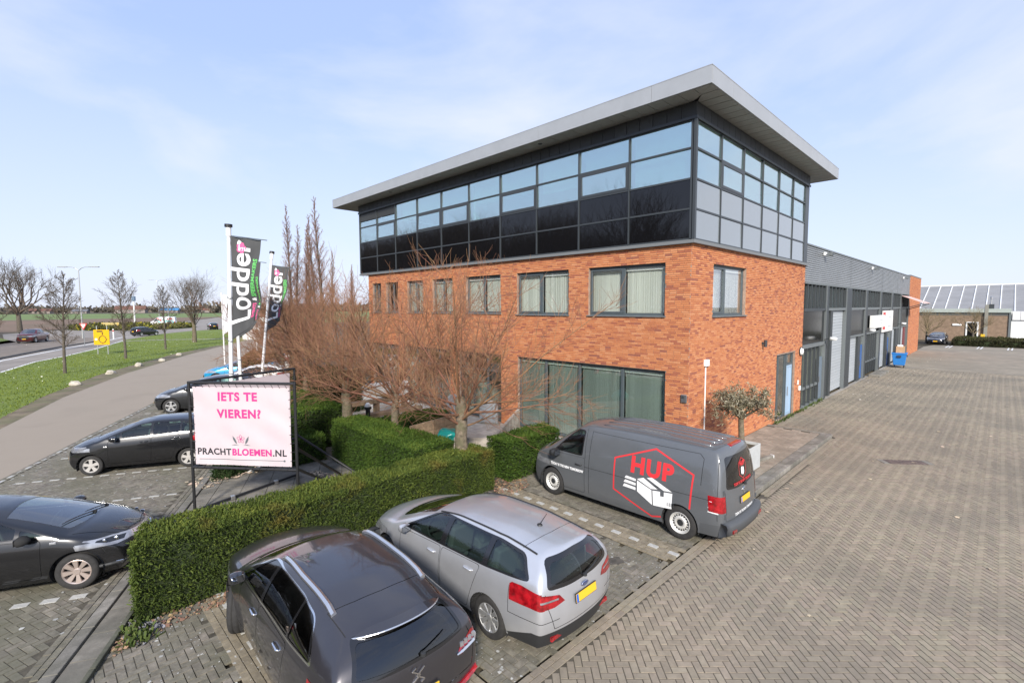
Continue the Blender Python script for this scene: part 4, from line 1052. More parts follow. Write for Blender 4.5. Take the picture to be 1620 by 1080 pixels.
mb = MB(); mb.cbox((0, 0, 0.56), (0.5, 0.4, 0.12)); mb.build('paper', M_white_plastic, o)

# ------------------------------------------------------------------ buildings at the far end of the yard
bw = thing('brick_building', 'low brown brick building with a dark glass door across the far yard', 'building', (76, 0, 0))
M_bb = mat('brown_brick', (0.235, 0.165, 0.112), 0.9, noise=0.16, nscale=3, bump=0.4, bscale=20)
mb = MB(); mb.box((0, -7.0, 0), (4, 6, 3.85)); mb.build('wall', M_bb, bw)
mb = MB(); mb.box((-0.25, -7.1, 3.85), (4.2, 6, 4.35)); mb.build('roof_edge', mat('roof_edge_green', (0.36, 0.40, 0.36), 0.6), bw)
mb = MB(); mb.box((-0.03, -7.0, 3.45), (0.0, 6, 3.845)); mb.build('window_strip', M_roomd, bw)
mb = MB(); mb.box((-0.12, -3.05, 0), (0.0, -2.9, 2.6)); mb.box((-0.12, -4.15, 0), (0, -4.0, 2.6)); mb.box((-0.12, -4.0, 2.5), (0, -3.05, 2.6)); f = mb.build('door_frame', M_white_plastic, bw)
mb = MB(); mb.box((-0.06, -3.98, 0), (-0.01, -3.54, 2.5)); d = mb.build('door', M_blackp, bw); mb = MB(); mb.box((-0.06, -3.52, 0), (-0.01, -3.06, 2.5)); mb.build('door', M_blackp, bw)
mb = MB(); mb.cbox((-0.1, -3.6, 1.1), (0.04, 0.04, 0.5)); mb.build('handle', M_stl, d)
mb = MB(); mb.box((-0.3, -5.0, 0), (0.3, -4.65, 4.9)); mb.build('chimney_pier', mat('pier_grey', (0.24, 0.235, 0.20), 0.9), bw)
mb = MB(); mb.box((0.2, -5.5, 4.35), (1.0, -5.0, 4.95)); mb.build('roof_vent', M_dframe, bw)
mb = MB(); mb.tube([(0.6, -5.2, 4.9), (0.6, -5.2, 5.6)], 0.09); mb.lathe([(0.16, 5.6), (0.16, 5.9), (0.02, 6.0)], (0.6, -5.2, 0), n=12); mb.build('flue', M_stl, bw)
mb = MB(); mb.box((-0.12, -7.12, 0), (0.1, -6.92, 3.85)); mb.build('downpipe', M_colL, bw)
mb = MB(); mb.cbox((-0.06, -2.0, 2.2), (0.1, 0.9, 0.25)); mb.build('sign_plate', M_white_plastic, bw)
mb = MB(); mb.cbox((-0.2, -4.6, 0.75), (0.3, 0.4, 0.5)); mb.build('yellow_box', mat('signal_yellow', (0.7, 0.45, 0.03), 0.5), bw)
wl = thing('white_shed', 'white corrugated shed right of the brown brick building', 'building', (76, -9.5, 0))
mb = MB(); mb.box((0.2, -5, 0), (4, 2.35, 2.9)); mb.build('wall', M_white_plastic, wl)
for k in range(10):
    mb = MB(); mb.box((0.0, -5+k*0.73, 2.91), (4, -5+k*0.73+0.70, 4.0-0.0)); mb.build('roof_panel', mat('white_sheet', (0.70, 0.70, 0.69), 0.5), wl)
mb = MB(); mb.cbox((0.12, -1.2, 2.1), (0.1, 0.1, 1.6)); mb.build('downpipe', M_colL, wl)
rf = thing('greenhouse_hall', 'huge hall with a grey panelled roof and white ribs rising behind the brick building', 'building', (80.5, 0, 0))
M_pv = mat('roof_panel_grey', (0.235, 0.235, 0.235), 0.75, metal=0.0, noise=0.08, nscale=0.5, rndvar=0.05)
ridx, ridz = 13.0, 4.0
for k in range(15):
    y0 = 6.7-k*1.42
    for r in range(9):
        a, b = r/9, (r+1)/9
        if k > 12: continue
        mb = MB(); mb.rv = rnd.random()
        mb.add([(ridx*a+0.05, y0-1.34, 4.0+ridz*a+0.02), (ridx*b, y0-1.34, 4.0+ridz*b), (ridx*b, y0, 4.0+ridz*b), (ridx*a+0.05, y0, 4.0+ridz*a+0.02), (ridx*a, y0-1.34, 3.9+ridz*a), (ridx*b, y0-1.34, 3.9+ridz*b), (ridx*b, y0, 3.9+ridz*b), (ridx*a, y0, 3.9+ridz*a)], [(0, 3, 2, 1), (4, 5, 6, 7), (0, 1, 5, 4), (1, 2, 6, 5), (2, 3, 7, 6), (3, 0, 4, 7)])
        mb.build('roof_panel', M_pv, rf)
    mb = MB(); mb.bar((0, y0+0.04, 4.02), (ridx, y0+0.04, 4.02+ridz), 0.11, 0.12); mb.build('roof_rib', mat('rib_white', (0.72, 0.73, 0.73), 0.5), rf)
mb = MB(); mb.box((0.0, -13.3, 3.6), (0.15, 6.6, 3.98)); mb.box((ridx-0.1, -13.3, 3.95+ridz), (ridx+0.2, 6.6, 4.12+ridz)); mb.build('eaves_gutter', MATS['rib_white'], rf)
mb = MB(); mb.box((0.1, -13.3, 0), (13, 6.6, 3.6)); mb.build('wall', M_white_plastic, rf)
# planted bank and parking marks before it
tag(sheet('planting_bank_ground', [(64.5, 8), (64.5, -22), (76, -22), (76, 8)], -0.004, M_soil), kind='structure')
# no unseen box stands right of the frame to shade the yard
# ------------------------------------------------------------------ vehicles
def paint(name, col, rough=0.32, metal=0.55):
    if name in MATS: return MATS[name]
    m = mat(name, col, rough, metal=metal, coat=1.0, noise=0.04, nscale=3)
    t = m.node_tree; b = t.nodes['Principled BSDF']; o = t.nodes['Material Output']
    g = t.nodes.new('ShaderNodeNewGeometry'); mx = t.nodes.new('ShaderNodeMixShader'); d = t.nodes.new('ShaderNodeBsdfDiffuse')
    d.inputs['Color'].default_value = (0.035, 0.035, 0.035, 1)                  # lining inside the body shell
    t.links.new(g.outputs['Backfacing'], mx.inputs['Fac']); t.links.new(b.outputs[0], mx.inputs[1]); t.links.new(d.outputs[0], mx.inputs[2]); t.links.new(mx.outputs[0], o.inputs['Surface'])
    return m
M_carglass = glass_mat('car_glass', (0.62, 0.80, 0.74), 0.07, through=0.85)
M_tint = glass_mat('tinted_car_glass', (0.30, 0.33, 0.34), 0.09, through=0.42)
M_screen = glass_mat('windscreen_glass', (0.70, 0.85, 0.82), 0.22, through=0.75)
M_blackpl = mat('black_plastic', (0.022, 0.023, 0.024), 0.55)
M_gloss = mat('gloss_black_trim', (0.012, 0.012, 0.013), 0.12, coat=0.6)
M_rubber = mat('tyre_rubber', (0.026, 0.025, 0.024), 0.85, noise=0.2, nscale=12, bump=0.15, bscale=60)
M_rim = mat('alloy_rim', (0.62, 0.62, 0.61), 0.32, metal=0.8)
M_rimw = mat('steel_rim', (0.62, 0.61, 0.57), 0.5, metal=0.3)
M_chrome = mat('chrome', (0.80, 0.80, 0.80), 0.12, metal=1.0)
M_red = mat('red_lamp', (0.27, 0.006, 0.010), 0.10, coat=1.0, noise=0.5, nscale=11)
M_lampw = mat('clear_lamp', (0.46, 0.47, 0.49), 0.18, metal=0.5, coat=1.0, col2=(0.22, 0.22, 0.23), nscale=5)
M_mirror = mat('mirror_glass', (0.35, 0.37, 0.40), 0.03, metal=1.0)
M_amber = mat('amber_lamp', (0.7, 0.25, 0.03), 0.2, coat=1.0)
M_plate = mat('yellow_plate', (0.80, 0.46, 0.025), 0.5)
M_plblue = mat('plate_blue', (0.02, 0.12, 0.5), 0.5)
M_seat = mat('seat_fabric', (0.095, 0.093, 0.092), 0.9)
M_in = mat('car_inside', (0.030, 0.030, 0.031), 0.9)

def interp(pts, x):
    xs = [p[0] for p in pts]; ys = [p[1] for p in pts]
    if xs[0] > xs[-1]: xs = xs[::-1]; ys = ys[::-1]
    # monotone cubic through the control points
    xs = np.array(xs, float); ys = np.array(ys, float)
    if len(xs) == 2: return np.interp(x, xs, ys)
    h = np.diff(xs); d = np.diff(ys)/h; m = np.zeros(len(xs))
    m[1:-1] = np.where(d[:-1]*d[1:] > 0, 2*d[:-1]*d[1:]/(d[:-1]+d[1:]+1e-12), 0); m[0] = d[0]; m[-1] = d[-1]
    x = np.clip(x, xs[0], xs[-1]); i = np.clip(np.searchsorted(xs, x)-1, 0, len(h)-1)
    t = (x-xs[i])/h[i]
    return (2*t**3-3*t**2+1)*ys[i]+(t**3-2*t**2+t)*h[i]*m[i]+(-2*t**3+3*t**2)*ys[i+1]+(t**3-t**2)*h[i]*m[i+1]
def roundpoly(P, r, n=4):
    out = []; k = len(P)
    for i in range(k):
        a, b, c = Vector(P[i-1]), Vector(P[i]), Vector(P[(i+1) % k])
        u, v = (a-b), (c-b); rr = min(r, u.length*0.45, v.length*0.45)
        p, q = b+u.normalized()*rr, b+v.normalized()*rr
        for j in range(n+1):
            t = j/n; out.append(tuple(p*(1-t)**2+b*2*t*(1-t)+q*t**2))
    return out
def insetpoly(P, d):
    A = sum(P[i-1][0]*P[i][1]-P[i][0]*P[i-1][1] for i in range(len(P)))
    s = 1 if A > 0 else -1; out = []; k = len(P)
    for i in range(k):
        a, b, c = Vector(P[i-1]), Vector(P[i]), Vector(P[(i+1) % k])
        e1, e2 = (b-a).normalized(), (c-b).normalized()
        n1, n2 = Vector((-e1.y, e1.x))*s, Vector((-e2.y, e2.x))*s
        m = (n1+n2); m = m/max(0.3, m.length_squared)*2
        out.append(tuple(b+m*d))
    return out
AX = {'side': (0, 2), 'end': (1, 2), 'top': (0, 1)}
class Body:
    """a car shell built from lofted side panels and a strip wrapped over nose, roof and tail, then cut into its parts"""
    def __init__(s, sp, nl=13, ng=9, n1=26, n2=56, n3=10, nt=24, smooth=4):
        s.sp = sp
        W2 = sp['W']/2
        bm = bmesh.new(); s.bm = bm
        xA, xD = interp(sp['A'], 0.0), interp(sp['D'], 0.0)
        hatch = sp.get('deck') is None
        V = np.linspace(0, 1, nl+1)
        xf = lambda v: interp(sp['front'], v); xr = lambda v: interp(sp['rear'], v)
        x1, x0 = xf(1.0), xr(1.0)
        if hatch: xD = x0
        us = list(np.linspace(0, (x1-xA)/(x1-x0), n1+1)) + list(np.linspace((x1-xA)/(x1-x0), (x1-xD)/(x1-x0), n2+1))[1:]
        if not hatch: us += list(np.linspace((x1-xD)/(x1-x0), 1, n3+1))[1:]
        us = np.array(us)
        zt = lambda x: interp(sp['belt'], x); zb = lambda x: interp(sp['sill'], x)
        P = lambda x: interp(sp['plan'], x); Q = lambda v: interp(sp['prof'], v)
        def lower(u, v):
            x = xf(v)+(xr(v)-xf(v))*u; xt = x1+(x0-x1)*u
            z0, z1 = zb(x), zt(xt); z = z0+(z1-z0)*v
            y = W2*P(x)*Q(v)
            for wx in (0.0, sp['wb']):
                rr = math.hypot(x-wx, z-sp['r']); y += sp.get('flare', 0.012)*math.exp(-((rr-sp['r']-0.06)/0.07)**2)
            return (x, y, z)
        def green(u, w):
            xa, xd = interp(sp['A'], w), interp(sp['D'], w)
            if hatch and w == 0: xd = x0
            x = xa+(xd-xa)*u
            xb = xA+(xD-xA)*u
            z0 = zt(xb); z1 = interp(sp['rail'], interp(sp['A'], 1.0)+(interp(sp['D'], 1.0)-interp(sp['A'], 1.0))*u)
            yb = W2*P(xb)*Q(1.0); yt = interp(sp['roofw'], x)
            k = w+sp.get('tumble', 0.10)*math.sin(PI*w)*-1
            return (x, yb+(yt-yb)*k, z0+(z1-z0)*w)
        Lg = [[lower(u, v) for v in V] for u in us]
        Wv = np.linspace(0, 1, ng+1)
        Gg = [[green(u, w) for w in Wv] for u in np.linspace(0, 1, n2+1)]
        pl = bm.faces.layers.int.new('part'); s.pl = pl
        s.reg = bm.faces.layers.int.new('reg')
        def grid(g, reg, flip):
            for sgn in (1, -1):
                vs = [[bm.verts.new((p[0], p[1]*sgn, p[2])) for p in col] for col in g]
                for i in range(len(vs)-1):
                    for j in range(len(vs[0])-1):
                        q = [vs[i][j], vs[i+1][j], vs[i+1][j+1], vs[i][j+1]]
                        if (sgn > 0) != flip: q = q[::-1]
                        f = bm.faces.new(q); f[s.reg] = reg
        grid(Lg, 1, True); grid(Gg, 1, True)
        # strip
        path = []; B = sp['bulge']
        def add(p, sec, t): path.append((p, interp(B[sec][0], t), interp(B[sec][1], t), interp(B[sec][2], t) if len(B[sec]) > 2 else 2.4))
        for v, p in zip(V, Lg[0]): add(p, 'nose', v)
        for i in range(1, n1+1): add(Lg[i][-1], 'hood', i/n1)
        for w, p in list(zip(Wv, Gg[0]))[1:]: add(p, 'screen', w)
        for i in range(1, n2+1): add(Gg[i][-1], 'roof', i/n2)
        for w, p in list(zip(Wv, Gg[-1]))[::-1][1:]: add(p, 'back', 1-w)
        if not hatch:
            for i in range(n1+n2+1, len(Lg)): add(Lg[i][-1], 'deckb', (i-n1-n2)/(len(Lg)-1-n1-n2))
        for v, p in list(zip(V, Lg[-1]))[::-1][1:]: add(p, 'tail', 1-v)
        ts = np.sin(np.linspace(-PI/2, PI/2, nt+1)*0.86)/math.sin(PI/2*0.86)
        rows = []
        for (p, bx, bz, ex) in path:
            rows.append([bm.verts.new((p[0]+bx*(1-abs(t)**ex), p[1]*t, p[2]+bz*(1-abs(t)**ex))) for t in ts])
        for i in range(len(rows)-1):
            for j in range(nt):
                f = bm.faces.new([rows[i][j], rows[i][j+1], rows[i+1][j+1], rows[i+1][j]]); f[s.reg] = 2
        bmesh.ops.remove_doubles(bm, verts=bm.verts[:], dist=0.0015)
        bmesh.ops.dissolve_degenerate(bm, dist=1e-5, edges=bm.edges[:])
        bound = {v for e in bm.edges if e.is_boundary for v in e.verts}
        vv = [v for v in bm.verts if v not in bound]
        for _ in range(smooth): bmesh.ops.smooth_vert(bm, verts=vv, factor=0.5, use_axis_x=True, use_axis_y=True, use_axis_z=True)
        bmesh.ops.recalc_face_normals(bm, faces=bm.faces[:])
        c = sum((f.normal.z*f.calc_area() for f in bm.faces if f.calc_center_median().z > 0.8*sp['H']), 0)
        if c < 0: bmesh.ops.reverse_faces(bm, faces=bm.faces[:])
        bm.normal_update()
        s.nl = bm.verts.layers.float_vector.new('nrm')
        for v in bm.verts: v[s.nl] = v.normal
        s.parts = {0: 'body'}; s.bvh = BVHTree.FromBMesh(bm)
    def pid(s, name):
        for k, n in s.parts.items():
            if n == name: return k
        k = len(s.parts); s.parts[k] = name; return k
    def cut(s, poly, axis, name=None, pred=None, frm='body', sign=0):
        """faces inside a convex outline seen along an axis become part of `name`"""
        a0, a1 = AX[axis]; fid = s.pid(frm)
        lo = [min(p[i] for p in poly) for i in (0, 1)]; hi = [max(p[i] for p in poly) for i in (0, 1)]
        A = sum(poly[i-1][0]*poly[i][1]-poly[i][0]*poly[i-1][1] for i in range(len(poly)))
        if A < 0: poly = poly[::-1]
        F = []
        for f in s.bm.faces:
            if f[s.pl] != fid: continue
            if pred and not pred(f): continue
            c0 = [v.co[a0] for v in f.verts]; c1 = [v.co[a1] for v in f.verts]
            if max(c0) < lo[0] or min(c0) > hi[0] or max(c1) < lo[1] or min(c1) > hi[1]: continue
            if sign:
                oa = 3-a0-a1
                if f.calc_center_median()[oa]*sign < 0: continue
            F.append(f)
        for i in range(len(poly)):
            p, q = poly[i-1], poly[i]
            if abs(p[0]-q[0])+abs(p[1]-q[1]) < 1e-5: continue
            n = Vector((0, 0, 0)); n[a0] = q[1]-p[1]; n[a1] = -(q[0]-p[0]); n.normalize()
            co = Vector((0, 0, 0)); co[a0], co[a1] = p
            es = {e for f in F for e in f.edges}; vs = {v for f in F for v in f.verts}
            if not F: return []
            r = bmesh.ops.bisect_plane(s.bm, geom=F+list(es)+list(vs), dist=1e-6, plane_co=co, plane_no=n, clear_inner=False, clear_outer=False)
            F = [g for g in r['geom'] if isinstance(g, bmesh.types.BMFace) and (g.calc_center_median()-co).dot(n) < 0]
        if name is not None:
            k = s.pid(name)
            for f in F: f[s.pl] = k
        return F
    def split(s, name, keep_z=None):
        pass
    def emit(s, mats, parent, offs={}, skip=()):
        """one mesh object per part; parts named 'x#1' lose the number"""
        bm = s.bm; objs = {}
        by = {}
        for f in bm.faces: by.setdefault(f[s.pl], []).append(f)
        for k, F in by.items():
            nm = s.parts[k]
            if nm in skip: continue
            base = nm.split('#')[0]
            idx = {}; V = []; N = []; FF = []
            off = offs.get(base, 0.0)
            for f in F:
                q = []
                for v in f.verts:
                    if v not in idx:
                        idx[v] = len(V); n = Vector(v[s.nl]); n.normalize(); V.append(v.co+n*off); N.append(n)
                    q.append(idx[v])
                FF.append(q)
            me = bpy.data.meshes.new(base); me.from_pydata(V, [], FF)
            me.materials.append(mats[base])
            me.polygons.foreach_set('use_smooth', [True]*len(FF))
            me.update()
            me.normals_split_custom_set_from_vertices(N)
            objs[nm] = link(bpy.data.objects.new(base, me), parent)
        return objs
    def hit(s, o, d):
        r = s.bvh.ray_cast(Vector(o), Vector(d)); return r[0], r[1]
    def decal(s, bm2, name, material, parent, axis, sign, off=0.004, grid=0.12):
        """wrap flat artwork (x,z in the side or y,z in the end view, given as its XY) on the shell"""
        for k in (0, 1):
            lo = min(v.co[k] for v in bm2.verts); hi = max(v.co[k] for v in bm2.verts); c = lo+grid
            while c < hi:
                n = Vector((0, 0, 0)); n[k] = 1; co = Vector((0, 0, 0)); co[k] = c
                bmesh.ops.bisect_plane(bm2, geom=bm2.verts[:]+bm2.edges[:]+bm2.faces[:], plane_co=co, plane_no=n); c += grid
        bmesh.ops.triangulate(bm2, faces=bm2.faces[:])
        for v in bm2.verts:
            if axis == 'side': o = Vector((v.co.x, sign*5, v.co.y)); d = Vector((0, -sign, 0))
            else: o = Vector((sign*9, v.co.x, v.co.y)); d = Vector((-sign, 0, 0))
            h, n = s.hit(o, d)
            if h is None: h = Vector((v.co.x, 0.9*sign, v.co.y)) if axis == 'side' else Vector((-1, v.co.x, v.co.y)); n = -d
            v.co = h-d*off
        return bm_obj(bm2, name, material, parent)

def wheel(parent, x, y, r, rim_r, side, style, steer=0.0, w=0.21, rim_mat=None):
    """tyre and rim; side is +1 on the left"""
    e = bpy.data.objects.new('wheel', None); link(e, parent); e.location = (x, y, r); e.rotation_euler = (0, 0, steer)
    h = w/2
    mb = MB(); mb.lathe([(rim_r-0.01, -h+0.01), (rim_r+0.01, -h), (r-0.03, -h), (r-0.008, -h+0.02), (r, -h+0.045), (r, -0.05), (r-0.008, -0.045), (r-0.008, -0.032), (r, -0.027), (r, 0.027), (r-0.008, 0.032), (r-0.008, 0.045), (r, 0.05), (r, h-0.045), (r-0.008, h-0.02), (r-0.03, h), (rim_r+0.01, h), (rim_r-0.01, h-0.01)], axis='y', n=36)
    mb.build('tyre', M_rubber, e, smooth=True)
    rm = MB(); s = side; R_ = rim_r; o = h*s
    rm.lathe([(R_+0.002, o-0.012*s), (R_-0.012, o-0.004*s), (R_-0.028, o-0.02*s), (R_-0.035, o-0.10*s)], axis='y', n=36)
    dark = MB(); dark.lathe([(0.001, o-0.085*s), (R_-0.02, o-0.085*s)], axis='y', n=24)
    def spoke(a0, w0, w1, r0, r1, d0, d1, th=0.022):
        c, sn = math.cos(a0), math.sin(a0)
        def P(rad, tt, d): return (rad*c-tt*sn, o-d*s, rad*sn+tt*c)
        vs = [P(r0, -w0, d0), P(r0, w0, d0), P(r1, w1, d1), P(r1, -w1, d1), P(r0, -w0*1.2, d0+th), P(r0, w0*1.2, d0+th), P(r1, w1*1.2, d1+th), P(r1, -w1*1.2, d1+th)]
        rm.add(vs, [(0, 1, 2, 3), (0, 4, 5, 1), (1, 5, 6, 2), (2, 6, 7, 3), (3, 7, 4, 0)])
    if style == 'steel':
        rm.lathe([(R_-0.03, o-0.03*s), (R_-0.055, o-0.055*s), (R_-0.09, o-0.045*s), (R_-0.11, o-0.02*s), (0.085, o-0.02*s), (0.08, o-0.05*s), (0.075, o-0.03*s), (0.001, o-0.03*s)], axis='y', n=36)
        for k in range(18):
            a = 2*PI*k/18; rr = R_-0.072
            dark.cbox((rr*math.cos(a), o-0.047*s, rr*math.sin(a)), (0.026, 0.016, 0.026), None)
        dark.lathe([(0.001, o-0.025*s), (0.062, o-0.025*s), (0.075, o-0.034*s)], axis='y', n=18)
    elif style == 'five':
        for k in range(5):
            a = 2*PI*k/5+0.3; spoke(a, 0.030, 0.046, 0.03, R_-0.015, 0.015, 0.012)
        rm.lathe([(0.001, o-0.008*s), (0.05, o-0.01*s), (0.075, o-0.03*s)], axis='y', n=20)
    elif style == 'twin':
        for k in range(5):
            a = 2*PI*k/5+0.2
            for q in (-0.18, 0.18): spoke(a+q, 0.022, 0.026, 0.05, R_-0.015, 0.03, 0.012)
        rm.lathe([(0.001, o-0.018*s), (0.045, o-0.018*s), (0.065, o-0.035*s)], axis='y', n=20)
    else:
        for k in range(8):
            a = 2*PI*k/8+0.1; spoke(a, 0.018, 0.040, 0.04, R_-0.012, 0.028, 0.010)
        rm.lathe([(0.001, o-0.018*s), (0.045, o-0.018*s), (0.065, o-0.035*s)], axis='y', n=20)
    rm.build('rim', rim_mat or M_rim, e, smooth=False)
    dark.build('brake_dish', M_blackpl, e)
    return e
def mirror(parent, x, y, z, sy, pm, s=1.0):
    mb = MB(); v = []
    prof = [(-0.05, 0.72), (-0.02, 1.0), (0.05, 0.92), (0.10, 0.55), (0.125, 0.1)]
    for (dx, k) in prof:
        for a in range(12):
            t = 2*PI*a/12; v.append((x+dx*s, y+sy*(0.12+0.105*k*math.copysign(abs(math.cos(t))**0.7, math.cos(t)))*s, z+0.075*k*math.copysign(abs(math.sin(t))**0.7, math.sin(t))*s))
    n = len(prof); f = [(i*12+a, i*12+(a+1) % 12, (i+1)*12+(a+1) % 12, (i+1)*12+a) for i in range(n-1) for a in range(12)] + [tuple(range(12)), tuple((n-1)*12+a for a in range(12))]
    mb.add(v, f); o = mb.build('wing_mirror', pm, parent, smooth=True)
    mb = MB(); mb.cbox((x-0.056*s, y+sy*0.12*s, z), (0.008, 0.17*s, 0.10*s)); mb.build('mirror_glass', M_mirror, o)
    mb = MB(); mb.bar((x+0.03, y-sy*0.06, z-0.055*s), (x+0.03, y+sy*0.08, z-0.05*s), 0.06, 0.03); mb.build('stalk', M_blackpl, o)
    return o
def wheel_wells(parent, sp):
    """underbody and dark wheel housings"""
    W2 = sp['W']/2; wb = sp['wb']
    mb = MB(); a = sp['r']+0.06
    mb.box((-sp['ro']+0.25, -W2+0.30, 0.16), (wb+sp['fo']-0.25, W2-0.30, 0.40))
    mb.box((a, -W2+0.10, 0.20), (wb-a, W2-0.10, 0.36))
    for wx in (0, wb):
        for sy in (1, -1):
            pr = [(wx+a*math.cos(t), sp['r']+a*math.sin(t)) for t in np.linspace(-0.35, PI+0.35, 16)]
            vs = [(x, sy*(W2-0.045), z) for x, z in pr]+[(x, sy*(W2-0.34), z) for x, z in pr]
            mb.add(vs, [(i, i+1, 17+i-1+0, 16+i) for i in range(15)] + [tuple(range(16, 32))])
    mb.build('underbody', M_in, parent)
def seats(parent, sp, rows, zf=0.42, y=0.36, wheel_=True, rhd=False):
    mb = MB(); mb.box((-0.4, -sp['W']/2+0.16, zf-0.05), (sp['wb']-0.35, sp['W']/2-0.16, zf)); mb.build('cabin_floor', M_in, parent)
    for x in rows:
        for s in (y, -y):
            mb = MB()
            mb.cbox((x+0.25, s, zf+0.16), (0.52, 0.48, 0.18))
            Mx = Matrix.Translation((x-0.02, s, zf+0.22)) @ Matrix.Rotation(R(-14), 4, 'Y')
            mb.cbox((0, 0, 0.28), (0.13, 0.48, 0.56), Mx); mb.cbox((0, 0, 0.66), (0.09, 0.26, 0.16), Mx)
            mb.build('seat', M_seat, parent, bevel=0.03)
    mb = MB(); xd = sp['wb']-0.55 if 'dash' not in sp else sp['dash']; zd = interp(sp['belt'], xd)
    mb.box((xd-0.05, -sp['W']/2+0.17, zf), (xd+0.40, sp['W']/2-0.17, zd-0.07)); mb.build('dashboard', M_in, parent, bevel=0.05)
    if wheel_:
        mb = MB(); c = Vector((xd-0.22, y, zd-0.10)); pts = [c+Vector((0.08*math.sin(t), 0.18*math.cos(t), 0.16*math.sin(t))) for t in np.linspace(0, 2*PI, 21)]
        mb.tube(pts, 0.016, n=6, caps=False); mb.bar(c, c+Vector((0.22, 0, -0.1)), 0.06); mb.bar(pts[0], pts[10], 0.02, 0.05); mb.build('steering_wheel', M_in, parent)
def handles(parent, b, pts, sy, material, l=0.20):
    for (x, z) in pts:
        h, n = b.hit((x, sy*4, z), (0, -sy, 0)); h2, _ = b.hit((x-l, sy*4, z), (0, -sy, 0))
        if h is None or h2 is None: continue
        mb = MB(); o = Vector((0, sy*0.024, 0)); mb.tube([h-Vector((0, sy*0.004, 0)), h*0.85+h2*0.15+o, h*0.15+h2*0.85+o, h2-Vector((0, sy*0.004, 0))], [0.011, 0.016, 0.016, 0.011], n=8)
        yield mb
def plate(parent, c, rot, w=0.52, h=0.11):
    """yellow number plate with its blue strip; the characters in the photograph are blurred away"""
    M = Matrix.Translation(c) @ rot
    mb = MB(); mb.cbox((0, 0, 0), (0.012, w+0.02, h+0.02), M); o = mb.build('plate_holder', M_blackpl, parent)
    mb = MB(); mb.cbox((-0.008, 0, 0), (0.008, w, h), M); mb.build('number_plate', M_plate, o)
    mb = MB(); mb.cbox((-0.0125, w/2-0.025, 0), (0.003, 0.045, h-0.004), M); mb.build('blue_strip', M_plblue, o)
    return o
SIDEP = lambda f: abs(f.normal.y) > 0.30
ENDR = lambda f: f.normal.x < -0.12
ENDF = lambda f: f.normal.x > 0.12
TOPP = lambda f: f.normal.z > 0.15
def both(b, poly, axis, name, pred=SIDEP, frm='body', num=True):
    for k, s in enumerate((1, -1)): b.cut(poly, axis, name+('#%d' % k if num else ''), pred, frm, s)
def trimmed_window(b, poly, name, axis='side', w=0.022, trim='window_trim', pred=SIDEP, r=0.05, sym=True, rr=None):
    P = roundpoly(poly, r); I = roundpoly(insetpoly(poly, w), r*0.7)
    for k, s in enumerate((1, -1) if sym else (0,)):
        b.cut(P, axis, trim+('#%d' % k if sym else ''), pred, 'body', s)
        b.cut(I, axis, name+'#%s%d' % (rr or '', k), None, trim+('#%d' % k if sym else ''), s)
def door(b, poly, name, seam=0.007, pred=SIDEP, r=0.06):
    P = roundpoly(poly, r, 3); I = roundpoly(insetpoly(poly, seam), r, 3)
    for k, s in enumerate((1, -1)):
        b.cut(P, 'side', 'door_gap', pred, 'body', s); b.cut(I, 'side', name+'#%d' % k, None, 'door_gap', s)
def gapline(b, pts, axis, w=0.008, pred=None, sign=0):
    for p, q in zip(pts[:-1], pts[1:]):
        p, q = Vector(p), Vector(q); d = (q-p).normalized(); n = Vector((-d.y, d.x))*w/2; e = d*w*0.3
        b.cut([tuple(p-n-e), tuple(q-n+e), tuple(q+n+e), tuple(p+n-e)], axis, 'door_gap', pred, 'body', sign)
def arches(b, sp, dr=0.045):
    rr = sp['r']+dr
    for wx in (0.0, sp['wb']):
        P = [(wx+rr*math.cos(t), sp['r']+0.01+rr*math.sin(t)) for t in np.linspace(0, 2*PI, 33)[:-1]]
        for nm in list(b.parts.values()):
            b.cut(P, 'side', 'hole', lambda f: abs(f.normal.y) > 0.2, nm)
